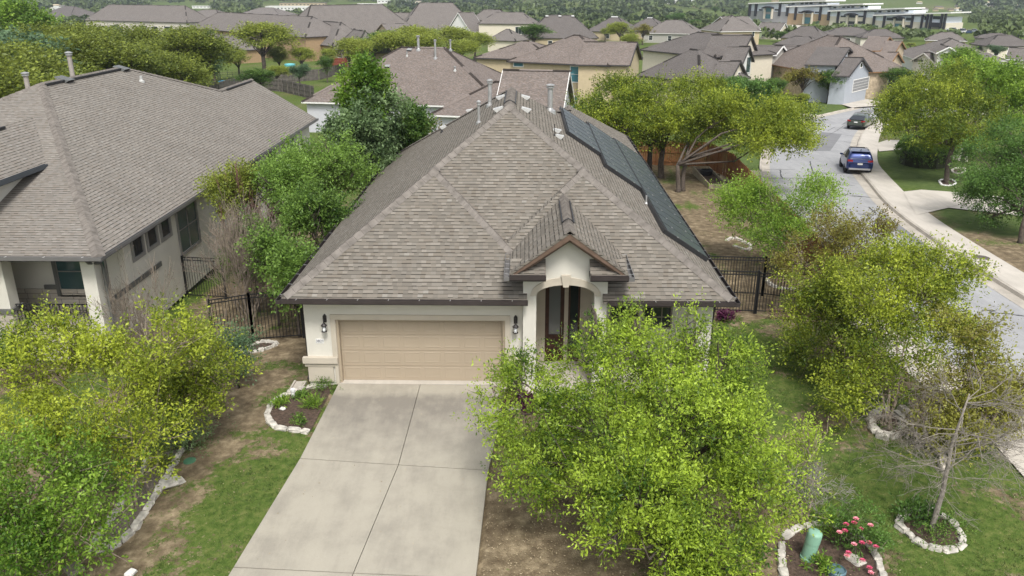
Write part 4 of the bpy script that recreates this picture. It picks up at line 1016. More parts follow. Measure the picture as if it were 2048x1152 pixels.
# ================================================================== houses by block: front eave from pixel A to pixel B, h above the ground
WALLS = dict(cream=M('cream_wall', (.62, .56, .45), .9, .05), tan=M('tan_wall', (.47, .385, .25), .9, .06), orange=M('ochre_wall', (.34, .235, .135), .9, .08), grey=M('grey_wall', (.36, .345, .31), .9, .05),
             white=M('white_wall', (.68, .67, .64), .9, .04), blue=M('pale_blue_wall', (.36, .385, .42), .9, .04), lilac=M('pale_grey_wall', (.50, .50, .53), .9, .04), stone=M('tan_stone', (.46, .37, .26), .95, .3, 3.), pale=M('pale_stucco', (.56, .52, .44), .9, .05))
TEAL = glassmat('teal_glass', (.06, .19, .22), .2)
class House:
    def __init__(s, name, label, wall, roof, rake=WHITE, group=None):
        s.label, s.name, s.wall, s.roofm, s.rakem, s.group = label, name, WALLS[wall], roof, rake, group
        s.r, s.w, s.k, s.c, s.e = MB(), MB(), MB(), MB(), MB(); s.root = None; s.blocks = []
    def block(s, A, B, h, kind='h', top=None, d=None, m=None, C=None, base=-1.2, ov=.35, z=None, endL=1, endR=1):
        if z is None: a, b_ = G(*A, dz=h), G(*B, dz=h); z = (a[2] + b_[2]) / 2 if abs(a[2] - b_[2]) < 1.5 else a[2]
        a, b_ = at(*A, z=z), at(*B, z=z)
        if s.root is None: s.root = empty(s.name, (a + b_) / 2 * V([1, 1, 0]) + V([0, 0, float(zg(*((a + b_) / 2)[:2]))]), s.label, 'house', s.group)
        u = b_ - a; w_ = np.linalg.norm(u); u /= w_; n = V([-u[1], u[0], 0]);
        if n @ (a - CAM) < 0: n = -n
        if C is not None: c_ = at(*C, z=z); d = max(2., (c_ - b_) @ n)
        if d is None: d = w_ * .7
        def shape(m):
            if kind == 'h':
                if w_ >= d: rz = d / 2 * m; r0, r1 = a + u * d / 2 + n * d / 2, b_ - u * d / 2 + n * d / 2
                else: rz = w_ / 2 * m; r0, r1 = a + u * w_ / 2 + n * w_ / 2, a + u * w_ / 2 + n * (d - w_ / 2)
            elif kind == 'gp': rz = d / 2 * m; r0, r1 = a + n * d / 2, b_ + n * d / 2
            else: rz = w_ / 2 * m; r0, r1 = a + u * w_ / 2, a + u * w_ / 2 + n * d
            return r0 + V([0, 0, rz]), r1 + V([0, 0, rz])
        if m is None:
            lo_, hi_ = .1, 2.2
            for i in range(30):
                m = (lo_ + hi_) / 2; r0, r1 = shape(m)
                y_ = min(proj(r0)[1], proj(r1)[1]) if kind == 'h' else (proj(r0)[1] if kind == 'gf' else (proj(r0)[1] + proj(r1)[1]) / 2)
                if y_ > top: lo_ = m
                else: hi_ = m
            m = min(m, 1.25)
        r0, r1 = shape(m); c3, c4 = b_ + n * d, a + n * d; th = .13
        if kind == 'h':
            if w_ >= d: P = [[a, b_, r1, r0], [b_, c3, r1], [c3, c4, r0, r1], [c4, a, r0]]
            else: P = [[a, b_, r0], [b_, c3, r1, r0], [c3, c4, r1], [c4, a, r0, r1]]
            caps = [(a, r0), (b_, r1 if w_ >= d else r0), (r0, r1), (c3, r1), (c4, r0 if w_ >= d else r1)]
        elif kind == 'gp': P = [[a, b_, r1, r0], [c3, c4, r0, r1]]; caps = [(r0, r1)]
        else: P = [[a, r0, r1, c4], [b_, c3, r1, r0]]; caps = [(r0, r1)]
        for q in P:
            q = [V(p) for p in q]; nn = np.cross(q[1] - q[0], q[2] - q[0]); s.r.slab(q if nn[2] > 0 else q[::-1], th)
        for p, q in caps: ridgecap(s.c, p + V([0, 0, .02]), q + V([0, 0, .0]), .2, .45, 1.2, .04)
        o = ov; A_, B_, C_, D_ = a + u * o + n * o, b_ - u * o + n * o, c3 - u * o - n * o, c4 + u * o - n * o; zb = float(zg(*((a + c3) / 2)[:2])) + base; dz = V([0, 0, 1.])
        lo4 = [V([p[0], p[1], zb]) for p in (A_, B_, C_, D_)]; hi4 = [V([p[0], p[1], z - .12]) for p in (A_, B_, C_, D_)]
        for i in range(4): j = (i + 1) % 4; s.w.poly([lo4[i], lo4[j], hi4[j], hi4[i]])
        s.w.poly(hi4)
        if kind != 'h':                          # gable end walls and rake boards
            for k, (p, q, r, off) in enumerate(((a, c4, r0, u), (b_, c3, r1, -u)) if kind == 'gp' else ((a, b_, r0, n), (c4, c3, r1, -n))):
                io = o * (.999); e = V([0, 0, -.13]); s.w.poly([p + off * io + (q - p) * o / np.linalg.norm(q - p) + V([0, 0, -.12]), q + off * io - (q - p) * o / np.linalg.norm(q - p) + V([0, 0, -.12]), r + off * io + V([0, 0, -.2 - m * .0])])
                for t in (p, q): s.k.beam(t + e * .9 - off * .02, r + e * .9 - off * .02, .05, .2)
        for p, q in ((a, b_), (b_, c3), (c4, a)) if kind == 'h' else ([(a, b_)] if kind == 'gp' else [(b_, c3), (c4, a)]): s.e.beam(p + V([0, 0, -.1]), q + V([0, 0, -.1]), .1, .13)
        s.blocks.append(dict(a=a, u=u, n=n, z=z, o=o, w=w_, d=d, r=(r0, r1), b=b_)); s.flush(); return s
    def gable(s, Lp, top, Rp, E, h, base=-1.5, ov=.3):
        a = G(*Lp, dz=h); z = a[2]; b_ = at(*Rp, z=z); u = b_ - a; w_ = np.linalg.norm(u); u /= w_; mid = (a + b_) / 2
        lo_, hi_ = .3, 9.
        for i in range(30):
            q = (lo_ + hi_) / 2
            if proj(mid + V([0, 0, q]))[1] > top: lo_ = q
            else: hi_ = q
        if s.root is None: s.root = empty(s.name, V([mid[0], mid[1], float(zg(mid[0], mid[1]))]), s.label, 'house', s.group)
        pk = mid + V([0, 0, q]); e = at(*E, z=pk[2]); v = e - pk; vl = np.linalg.norm(v)
        if vl > 16: v = v / vl * 16
        vn = unit(v); n = V([-u[1], u[0], 0]); n = n if n @ (mid - CAM) > 0 else -n
        for P in ([a, pk, pk + v, a + v], [b_, b_ + v, pk + v, pk]):
            nn = np.cross(P[1] - P[0], P[2] - P[0]); s.r.slab(P if nn[2] > 0 else P[::-1], .13)
        ridgecap(s.c, pk, pk + v, .2, .5, 1.2, .04)
        zb = float(zg(*mid[:2])) + base; A_, B_ = a + u * ov + vn * .35, b_ - u * ov + vn * .35
        s.w.poly([A_ * V([1, 1, 0]) + V([0, 0, zb]), B_ * V([1, 1, 0]) + V([0, 0, zb]), B_ - V([0, 0, .1]), pk + vn * .35 - V([0, 0, .2]), A_ - V([0, 0, .1])])
        for p in (A_, B_): s.w.poly([p * V([1, 1, 0]) + V([0, 0, zb]), p - V([0, 0, .1]), p - V([0, 0, .1]) + v * .9, (p + v * .9) * V([1, 1, 0]) + V([0, 0, zb])])
        for p in (a, b_): s.k.beam(p - V([0, 0, .12]), pk - V([0, 0, .12]), .07, .24); s.e.beam(p + V([0, 0, -.1]), p + v + V([0, 0, -.1]), .1, .13)
        s.blocks.append(dict(a=a + vn * .35 - n * 0, u=u, n=n, z=z, o=0., w=w_, d=vl, r=(pk, pk + v), b=b_)); s.flush(); return s
    def win(s, rect, blk=-1, glass=None, mun=(1, 2), frame=None, end=False, fw=.1):
        """window whose picture outline is rect=(x0,y0,x1,y1), on the front wall (or right end wall) of a block"""
        k = s.blocks[blk]; p0 = (k['a'] + k['n'] * k['o']) if not end else (k['b'] - k['u'] * k['o']); nn = k['n'] if not end else -k['u']; u = k['u'] if not end else k['n']
        def hit(px, py): d = ray(px, py); t = ((p0 - CAM) @ nn) / (d @ nn); return CAM + t * d
        p, q, r = hit(rect[0], rect[3]), hit(rect[2], rect[3]), hit(rect[0], rect[1]); w_ = abs((q - p) @ u); h_ = max(.4, r[2] - p[2])
        window(s.root, p, u, w_, h_, -nn, frame or WHITE, glass or GLASS, mun, fw, proud=.04); return s
    def flush(s):
        for nm, mb, mt in (('roof', s.r, s.roofm), ('wall', s.w, s.wall), ('rake_trim', s.k, s.rakem), ('ridge_cap', s.c, s.roofm), ('fascia', s.e, s.rakem)):
            if mb.f: mb.build(nm, mt, s.root)
        s.r, s.w, s.k, s.c, s.e = MB(), MB(), MB(), MB(), MB()
    def done(s, eave=None):
        if not any(o_.name.startswith('window') and o_.parent == s.root for o_ in bpy.data.objects):
            k = s.blocks[0]; nW = max(2, int(k['w'] / 4.5)); p0 = k['a'] + k['n'] * k['o']
            for i in range(nW): window(s.root, p0 + k['u'] * (k['w'] * (i + .35) / nW) - V([0, 0, 2.1]), k['u'], 1.1, 1.3, -k['n'], WHITE, GLASS, (1, 2), .1, proud=.04)
        return s.root
RKD = M('dark_rake', (.05, .045, .045), .6)
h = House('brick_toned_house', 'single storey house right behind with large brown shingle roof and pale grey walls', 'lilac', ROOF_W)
h.block((603, 203), (1010, 214), 2.9, 'h', top=94, d=15.5).block((858, 229), (1110, 238), 2.9, 'h', top=163, d=9).block((985, 232), (1124, 236), 2.9, 'gp', top=140, d=9.)
for (px, py, hh, rr_, lb_) in ((837, 95, 1.3, .13, 'tall square-capped flue on the ridge of the brown-roofed house behind'), (871, 112, 1.7, .10, 'tall grey flue on the front slope of the house behind, right of its ridge flue'), (901, 95, .9, .08, 'short grey pipe at the right end of the rear house ridge'), (814, 108, .35, .06, 'small white pipe left on the rear house slope'), (910, 137, .35, .08, 'white cowl vent on the right of the rear house slope')):
    k_ = h.blocks[0]; e0 = k_['a']; r_0 = k_['r'][0]; nrm = unit(np.cross(k_['u'], r_0 - e0)); nrm = nrm if nrm[2] > 0 else -nrm; d_ = ray(px, py + 4); t_ = ((e0 - CAM) @ nrm) / (d_ @ nrm); vent_pipe(CAM + d_ * t_, hh, rr_, lb_, mat=METAL if hh > .5 else WCAP)
for (px, py, lb_) in ((819, 100, 'small dark box vent near the ridge of the house behind'), (775, 133, 'small dark box vent low on the rear house slope')):
    d_ = ray(px, py); t_ = ((e0 - CAM) @ nrm) / (d_ @ nrm); box_vent(CAM + d_ * t_, nrm, lb_, .5, mat=METAL)
h.win((803, 220, 817, 250), 0, GLASST, (1, 1)).win((828, 220, 850, 250), 0, GLASST, (1, 1)); h.done()
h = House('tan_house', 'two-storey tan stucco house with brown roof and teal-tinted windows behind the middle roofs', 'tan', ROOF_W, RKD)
h.block((947, 115), (1110, 120), 5.6, 'h', top=82, d=10).block((1013, 122), (1218, 131), 5.6, 'h', top=70, d=12).gable((1260, 130), 84, (1285, 117), (1170, 83), 5.6)
h.win((1141, 133, 1160, 163), 1, TEAL, (1, 2)).win((1028, 126, 1046, 132), 1, TEAL, (1, 1)).win((1134, 192, 1160, 215), 1, TEAL, (1, 2)); h.done()
h = House('cream_house', 'two-storey cream house with pyramid roof above the woodland at the far left', 'pale', ROOF_G, RKD)
h.block((168, 40), (374, 45), 5.6, 'h', top=9, d=13).win((281, 53, 293, 68), 0).win((305, 53, 317, 68), 0).win((330, 53, 342, 66), 0); h.done()
h = House('ochre_house', 'two-storey ochre house with blue solar panels on its roof, left of centre', 'orange', ROOF_G, RKD)
h.block((378, 56), (610, 74), 5.6, 'h', top=24, d=12).block((380, 92), (474, 101), 2.9, 'h', top=67, d=7).block((560, 80), (664, 92), 3.6, 'h', top=40, d=11)
h.win((389, 57, 396, 68), 0, mun=(1, 1)).win((410, 60, 421, 80), 0, GLASST).win((422, 60, 432, 81), 0, GLASST).win((439, 108, 453, 135), 1, GLASST).win((640, 100, 652, 126), 2, GLASST); 
ob = h.blocks[0]; h.done()
SA2 = empty('solar_array', G(600, 60, dz=5), 'blue solar panels on the ochre house roof, behind an oak', 'solar panels')
pb = MB(); k3 = h.blocks[2]; 
def slope_pt(k, px, py, off=.08):
    e0 = k['a']; r = k['r'][0]; nrm = np.cross(k['u'], (r - e0) - ((r - e0) @ k['u']) * k['u']); nrm = unit(nrm); nrm = nrm if nrm[2] > 0 else -nrm
    d = ray(px, py); t = ((e0 + nrm * off - CAM) @ nrm) / (d @ nrm); return CAM + d * t
for x0, x1, y0, y1, sk in ((566, 588, 58, 69, -5), (588, 610, 56, 68, -6), (555, 575, 48, 57, -4), (575, 597, 47, 57, -4)):
    pb = MB(); pb.slab([slope_pt(k3, x0, y1), slope_pt(k3, x1, y1), slope_pt(k3, x1 + sk, y0), slope_pt(k3, x0 + sk, y0)], .05); pb.build('solar_panel', M('blue_pv', (.02, .045, .10), .2), SA2)
h = House('brown_roofed_house', 'large tan house with a tall pyramid roof and dark patio opening left of centre', 'tan', ROOF_G, M('tan_rake', (.16, .12, .07), .7))
h.block((600, 84), (850, 72), 2.9, 'h', top=8, d=17).block((664, 98), (706, 108), 2.9, 'h', top=58, d=8).block((742, 72), (788, 78), 3.2, 'gf', top=48, d=8); h.win((672, 104, 684, 113), 1, GLASS, (1, 1)); h.done()
h = House('brown_roofed_house', 'low hipped house behind the ochre house, left of the pyramid roof', 'tan', ROOF_G, RKD); h.block((345, 42), (440, 44), 2.9, 'h', top=19); h.block((470, 30), (560, 31), 4., 'h', top=15); h.done()
h = House('white_gabled_house', 'grey-roofed house with one tall white front gable behind the middle trees', 'white', ROOF_G)
h.block((800, 62), (960, 60), 2.9, 'h', top=5, d=16).block((893, 62), (941, 64), 3., 'gf', top=25, d=8).block((735, 60), (850, 60), 2.9, 'h', top=23, d=9).win((921, 58, 931, 68), 1, GLASST); h.done()
h = House('cream_house', 'two-storey cream house with a wide dark upstairs window right of the white gable', 'cream', ROOF_G, RKD)
h.block((955, 47), (1070, 48), 5.6, 'h', top=24, d=10).block((940, 40), (1015, 41), 5.6, 'h', top=19, d=8).block((972, 80), (1032, 82), 2.9, 'h', top=58, d=8).win((1031, 54, 1056, 68), 0, GLASS, (4, 1)); h.done()
nf = [('low house with white skylight vents, left of two in the row behind the tan house', (1045, 76), (1198, 76), 30, 2.9), ('low house with white skylight vents, right of two in the row behind the tan house', (1172, 62), (1262, 64), 32, 2.9),
      ('small hipped house beyond the low skylight houses, near the bare field', (1245, 60), (1330, 62), 34, 2.9)]
for lab, A_, B_, tp, hh in nf:
    h = House('hipped_house', lab, 'tan', ROOF_D, RKD); h.block(A_, B_, hh, 'h', top=tp, d=14); h.done()
    if 'skylight' in lab:
        k = h.blocks[0]; r0, r1 = k['r']
        for i in range(3): box_vent(r0 * (1 - i / 2) + r1 * i / 2 - k['n'] * .5 - V([0, 0, .3]), -k['n'] * .6 + V([0, 0, 1]), 'pale roof vent along a ridge of the low houses behind the tan house', .8, 'pale vents on the skylight roofs')
h = House('gabled_house', 'two-storey house with dark-edged gable and tall white arched front wall, right of centre', 'cream', ROOF_D, RKD)
h.block((1280, 99), (1430, 114), 5.5, 'h', top=64, d=12).gable((1484, 111), 69, (1517, 105), (1425, 69), 5.5).block((1272, 150), (1400, 165), 2.9, 'h', top=98, d=10).gable((1461, 160), 121, (1496, 152), (1438, 121), 2.9)
h.win((1422, 117, 1427, 133), 0, GLASS, (1, 1)).win((1475, 146, 1479, 158), 3, GLASS, (1, 1)); h.done()
h = House('arched_wall', 'tall white arched facade wall at the corner of the dark-edged gable house', 'white', ROOF_D, RKD); h.gable((1485, 128), 92, (1509, 122), (1455, 92), 4.6); h.win((1491, 116, 1499, 146), 0, GLASST, (1, 1)); h.done()
h = House('gabled_house', 'grey stucco house with white-trimmed gables beside the white arched wall', 'grey', ROOF_D)
h.gable((1552, 110), 91, (1579, 107), (1512, 90), 5.2).block((1505, 132), (1552, 132), 3.2, 'h', top=106, d=7).gable((1582, 131), 91, (1631, 122), (1556, 91), 3.6)
h.win((1525, 134, 1538, 156), 1, GLASST, (2, 2)).win((1601, 107, 1607, 124), 2, GLASS, (1, 2)); h.done()
h = House('gabled_house', 'pale blue house with two dark-edged gables and a wide grey garage door', 'blue', ROOF_D, RKD)
h.gable((1676, 130), 95, (1715, 114), (1636, 94), 4.8).gable((1698, 152), 115, (1745, 142), (1692, 114), 3.6); h.win((1694, 105, 1698, 116), 0, GLASS, (1, 1)).win((1720, 127, 1724, 135), 1, GLASS, (1, 1)).win((1704, 162, 1734, 184), 1, M('grey_garage_door', (.25, .25, .25), .6), (1, 4))
h.done()
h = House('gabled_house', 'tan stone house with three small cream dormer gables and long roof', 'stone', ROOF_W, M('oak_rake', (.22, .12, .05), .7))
h.block((1638, 146), (1822, 142), 3.6, 'h', top=70, d=17).gable((1761, 101), 73, (1791, 86), (1738, 73), 5.6).gable((1789, 107), 82, (1813, 97), (1772, 82), 5.2).gable((1776, 136), 104, (1809, 124), (1752, 104), 4.); h.done()
h = House('gabled_house', 'pale grey house at the right with two white-trimmed front gables and long grey roof', 'white', ROOF_G)
h.block((1830, 118), (2014, 121), 3.4, 'h', top=76, d=16).block((1820, 121), (1870, 126), 3.4, 'gf', top=105, d=9).block((1872, 106), (1922, 107), 5., 'gf', top=93, d=7); h.win((1967, 130, 1979, 146), 0, GLASS, (3, 1)).win((1828, 120, 1846, 123), 1).win((1887, 106, 1898, 111), 2, GLASS, (3, 1)); h.done()
h = House('tan_house', 'light tan house with stacked white-trimmed gables below the office building', 'tan', ROOF_G)
h.block((1440, 63), (1523, 62), 5., 'h', top=30, d=13).block((1413, 55), (1466, 60), 5., 'gf', top=33, d=9).block((1413, 64), (1436, 65), 4., 'gf', top=50, d=7).win((1504, 63, 1508, 73), 0); h.done()
for i, (lab, A_, B_, tp, kd) in enumerate((
    ('low hipped roof beneath the office building, between two oaks', (1560, 75), (1650, 78), 52, 'h'), ('small house with oval gable vent below the office lawn', (1512, 60), (1560, 62), 45, 'gp'), ('broad low roof in front of the office building\'s second entrance', (1640, 70), (1760, 72), 54, 'h'),
    ('low roof right of the broad one, in front of the office\'s third entrance', (1720, 75), (1810, 76), 58, 'h'), ('hipped roof with white edge behind the pale grey house', (1850, 80), (1935, 82), 64, 'h'), ('long dark hipped roof by the right edge, beyond the round trees', (1975, 92), (2075, 92), 70, 'h'),
    ('low roof behind the right-edge dark roof, near the car park', (1950, 76), (2035, 78), 66, 'h'), ('grey house cut by the right edge, with white gable trim', (2010, 118), (2100, 122), 96, 'gp'), ('brown roof corner at the right edge beside the limestone yard', (2008, 178), (2120, 182), 140, 'h'),
    ('dim hipped roof between the grey gable house and the tan gables', (1545, 88), (1640, 92), 72, 'h'), ('dark roof with a brown gable behind the pruned trees, centre right', (1285, 66), (1400, 68), 40, 'h'), ('hipped roof at the far left behind bright green trees', (75, 32), (140, 34), 12, 'h'))):
    h = House('hipped_house', lab, ['tan', 'cream', 'grey', 'pale'][i % 4], [ROOF_D, ROOF_G, ROOF_D][i % 3], WHITE if i % 3 == 1 else RKD); h.block(A_, B_, 2.9, kd, top=tp); h.done()

# ================================================================== foliage
LF_OAK = leafmat('oak_leaves', (.035, .088, .007), (.41, .55, .055), .33)
LF_MYR = leafmat('myrtle_leaves', (.055, .10, .008), (.45, .52, .05), .33)
LF_OLV = leafmat('olive_leaves', (.11, .075, .018), (.29, .30, .05), .3)
LF_GRN = leafmat('green_leaves', (.03, .08, .010), (.21, .34, .06), .33)
LF_DRK = leafmat('dark_leaves', (.03, .075, .014), (.12, .23, .04), .3)
LF_YEL = leafmat('spring_leaves', (.055, .13, .010), (.32, .48, .06), .35)
LF_FOR = leafmat('woodland_leaves', (.04, .068, .010), (.29, .34, .05), .3)
LF_GRY = leafmat('grey_green_leaves', (.04, .085, .025), (.24, .34, .15), .35)
LF_RED = leafmat('wine_leaves', (.05, .012, .03), (.13, .03, .08), .2)
LF_BLU = leafmat('blue_green_leaves', (.05, .10, .05), (.16, .25, .12), .3)

def P_(px, y=None, z=None): return at(*px, y=y) if y is not None else at(*px, z=z)
# ---- the oak in front of the porch
ob_ = GZ(6.2, -6.2); 
def LB(px, py, y, r): p = at(px, py, y=y); return (p, V(r))
oak = [LB(1060, 800, -5.2, (1.0, .9, .8)), LB(1190, 740, -4.6, (1.1, 1.0, .8)), LB(1180, 650, -4.0, (.4, .5, .7)), LB(1310, 730, -4.6, (1.0, 1.0, .8)), LB(1385, 670, -4.2, (.25, .3, .45)), LB(1262, 650, -4.0, (.25, .3, .35)), LB(1430, 770, -5.2, (.9, 1.0, .85)), LB(1080, 930, -6.4, (.75, .9, .7)), LB(1210, 880, -6.6, (1.1, 1.2, .9)),
       LB(1360, 860, -6.6, (1.2, 1.2, .9)), LB(1455, 880, -7.0, (.75, .9, .8)), LB(1270, 1010, -8.2, (1.0, 1.1, .8)), LB(1400, 1030, -8.2, (.95, 1.0, .8)), LB(1170, 980, -7.8, (.55, .7, .55)), LB(1320, 1130, -9.2, (.85, .9, .7)), LB(1430, 1120, -9.0, (.6, .8, .6)), LB(1230, 1090, -9.0, (.45, .6, .5)), LB(1510, 990, -8.0, (.4, .6, .5)), LB(1450, 710, -5.0, (.5, .5, .5))]
make_tree('live_oak', ob_, oak, LF_OAK, BARK, 'large bright green oak in front of the porch, hiding the entry path', 'tree', seed=11, twigs=7200, k=16, size=.075, tl=.4, trunk_r=.15, fork=1.3, tone=(.5, .42), gaps=.46, show_twigs=600, aspect=.42, gs=1.5)
b_ = GZ(9.3, -6.6); lb = [LB(1590, 950, -7.2, (.45, .5, .5)), LB(1620, 915, -7.0, (.4, .45, .45)), LB(1565, 1000, -7.4, (.35, .4, .4))]
make_tree('young_oak', GZ(9.3, -6.2), lb, LF_OAK, BARKL, 'thin half-bare sapling with pale new leaves right of the big oak', 'tree', seed=12, twigs=420, k=10, size=.06, tl=.35, trunk_r=.03, fork=.5, stems=2, tone=(.8, .2), gaps=.45, show_twigs=120)
bare_tree('bare_shrub', GZ(9.6, -5.6), TWIGG, 'leafless pale twiggy shrub under the right side of the big oak', 'shrub', seed=3, h=1.3, r=.014, levels=4, spread=.7, upk=.1, stems=5, first=.4, tw=.0045)
# ---- crape myrtles at the left
def myr(name, base, spec, mat, label, seed, tw, **k):
    o = dict(k=14, size=.075, tl=.45, trunk_r=.05, fork=1.1, stems=5, tone=(.5, .33), gaps=.34, show_twigs=240, aspect=.5, up=.75, gs=1.7, group=None); o.update(k)
    return make_tree(name, base, [LB(*s) for s in spec], mat, BARKL, label, 'tree', seed=seed, twigs=tw, **o)
myr('crape_myrtle', GZ(-6.0, -5.8), [(250, 760, -5.3, (.9, .8, .75)), (150, 840, -5.8, (.9, .8, .75)), (330, 700, -4.8, (.8, .7, .7)), (300, 880, -5.8, (.8, .7, .6)), (200, 720, -5.0, (.7, .7, .6)), (80, 740, -5.6, (.8, .8, .6)), (270, 960, -6.2, (.45, .5, .35)), (140, 680, -4.6, (.4, .5, .45)), (60, 880, -6.2, (.7, .7, .6))],
    LF_MYR, 'yellow-green crape myrtle growing from the middle of the long stone-edged bed', 21, 2200)
myr('crape_myrtle', GZ(-6.0, -3.1), [(400, 735, -3.0, (.7, .7, .6)), (370, 680, -2.6, (.6, .6, .5)), (440, 740, -2.6, (.45, .5, .5)), (350, 800, -3.4, (.7, .7, .55)), (290, 650, -2.6, (.5, .5, .45)), (410, 800, -3.2, (.4, .5, .5))],
    LF_MYR, 'smaller yellow-green crape myrtle at the upper end of the stone-edged bed', 22, 1150)
myr('crape_myrtle', GZ(-7.6, -8.2), [(60, 1000, -7.8, (.8, .8, .7)), (140, 1060, -8.2, (.6, .7, .6)), (10, 930, -7.4, (.6, .8, .6)), (190, 980, -7.4, (.5, .6, .5)), (40, 1110, -8.6, (.7, .7, .5)), (120, 930, -7.2, (.55, .6, .5))],
    LF_YEL, 'bright green crape myrtle in the bottom left corner', 23, 1500, tone=(.35, .3))
bare_tree('bare_shrub', GZ(-8.4, 1.2), TWIG, 'reddish brown leafless shrub in front of the neighbour\'s porch column', 'shrub', seed=31, h=3.1, r=.03, levels=4, spread=.38, upk=.5, stems=7, first=.42, tw=.005)
bare_tree('bare_shrub', GZ(-6.75, 5.2), TWIG, 'tall tan leafless shrub, nearest of the bare clumps between the houses', 'shrub', seed=32, h=3.3, r=.028, levels=4, spread=.42, upk=.4, stems=11, first=.42, tw=.006)
bare_tree('bare_shrub', GZ(-7.5, 7.8), TWIG, 'tall tan leafless shrub behind the nearest bare clump', 'shrub', seed=33, h=3.5, r=.028, levels=4, spread=.42, upk=.4, stems=9, first=.42, tw=.007)
bare_tree('bare_shrub', GZ(-8.1, 10.8), M('twig_red', (.17, .085, .07), .9, .3, 4.), 'leafless upright reddish shoots rising in front of the neighbour\'s eave', 'shrub', seed=34, h=4.6, r=.03, levels=3, spread=.16, upk=.9, stems=9, first=.4, tw=.009)
# ---- the planted row between the two houses
def shrub_tree(name, px, y, r, mat, label, seed, tw, n=9, cat='tree', rz=None, **k):
    """a tree whose crown is centred where the sight line through px meets depth y"""
    c = at(*px, y=y); rz = rz or r; g = float(zg(c[0], c[1])); rng = np.random.default_rng(seed)
    lb = lobes_in(c, (r, r, rz), n, rng); lb.append((c, V([r, r, rz]) * .5))
    o = dict(k=12, size=.09, tl=.45, trunk_r=max(.05, r * .055), fork=max(.4, (c[2] - rz - g) + rz * .35), tone=(.5, .3), gaps=.36, aspect=.5); o.update(k)
    return make_tree(name, V([c[0], c[1], g]), lb, mat, BARK, label, cat, seed=seed, twigs=tw, **o)
shrub_tree('privet_tree', (590, 570), 3.9, .95, LF_GRN, 'fresh green shrub tree ringed with stones behind the left iron fence', 41, 1000, rz=1.3, n=8, tone=(.55, .3), size=.1)
shrub_tree('privet_tree', (640, 450), 7.8, 1.35, LF_GRN, 'green shrub tree beside the left eave, second in the row from the iron fence', 42, 1500, rz=1.7, size=.1)
shrub_tree('privet_tree', (560, 390), 10.5, 1.6, LF_GRN, 'loose light green shrub tree behind the tan bare shrubs', 43, 1300, rz=1.7, n=10, gaps=.42, size=.1, tone=(.7, .3))
shrub_tree('privet_tree', (650, 350), 13.5, 1.9, LF_GRN, 'broad green shrub tree between the two houses, mid-row', 44, 1900, rz=1.9, n=10, size=.11, tone=(.7, .25))
shrub_tree('privet_tree', (505, 500), 7.2, .8, LF_GRN, 'dark green tangled shrub among the tan bare shrubs', 49, 800, rz=1.3, size=.1, gaps=.5)
shrub_tree('tall_evergreen', (745, 300), 17.0, 2.0, LF_GRY, 'tall dense grey-green evergreen left of the main roof', 45, 3000, rz=3.0, n=13, size=.15, tone=(.5, .35), gaps=.25)
shrub_tree('tall_evergreen', (738, 200), 18.0, 1.25, LF_YEL, 'bright green pointed tree crown rising over the evergreen left of the main roof', 46, 1300, rz=2.3, n=11, size=.15, tone=(.25, .3), trunk_r=.09)
shrub_tree('tall_evergreen', (800, 275), 20.0, 1.5, LF_GRN, 'rounded deep green tree against the rear left corner of the main roof', 47, 1500, rz=1.6, size=.14, tone=(.3, .3), gaps=.25)
shrub_tree('plum_tree', (835, 262), 24., 1.1, LF_OLV, 'small reddish-green tree in front of the house behind, at its white corner post', 48, 500, rz=1.1, size=.13, tone=(.4, .3))
shrub_tree('privet_tree', (470, 395), 10.5, 1.1, LF_FOR, 'olive-green shrub tree against the neighbour\'s wall beyond the bare clumps', 53, 900, rz=1.2, size=.1, tone=(.7, .3))
shrub_tree('privet_tree', (545, 520), 5.2, .8, LF_GRN, 'fresh green shrub between the bare clumps and the iron fence', 54, 700, rz=1.0, size=.09, tone=(.6, .3))
shrub_tree('low_shrub', (468, 712), -.2, .5, LF_BLU, 'blue-green shrub tucked at the end of the left myrtle, near the iron fence', 50, 420, n=5, cat='shrub', rz=.5, size=.07, fork=.2)
shrub_tree('low_shrub', (378, 872), -3.4, .32, LF_GRY, 'grey-leaved low shrub at the top end of the stone-edged bed', 51, 260, n=4, cat='shrub', rz=.35, size=.05, fork=.1)
shrub_tree('low_shrub', (20, 700), 1.2, .6, LF_DRK, 'dark green shrub against the neighbour\'s stone porch at the left edge', 52, 420, n=5, cat='shrub', rz=.5, size=.08, fork=.15)
# ---- crape myrtles along the right-hand verge
myr('crape_myrtle', GZ(13.2, 1.7), [(1650, 640, 2.0, (.9, .9, .8)), (1640, 570, 2.6, (.7, .8, .7)), (1700, 600, 2.2, (.8, .8, .7)), (1620, 700, 1.2, (.6, .6, .5)), (1720, 680, 1.6, (.7, .7, .6))], LF_MYR, 'green crape myrtle in the oval bed of purple ground cover', 24, 2300, tone=(.38, .3))
myr('crape_myrtle', GZ(12.7, -2.2), [(1830, 620, -.8, (.9, .8, .8)), (1800, 540, .2, (.7, .7, .65)), (1880, 560, .2, (.75, .7, .7)), (1760, 700, -1.6, (.8, .8, .7)), (1890, 690, -1.2, (.7, .7, .6)), (1750, 600, -.8, (.6, .6, .6)), (1830, 760, -2.2, (.7, .6, .5)), (1700, 790, -2.4, (.4, .5, .4))],
    LF_MYR, 'largest crape myrtle on the right, over the round stone bed with bare stems', 25, 3500, tone=(.42, .33))
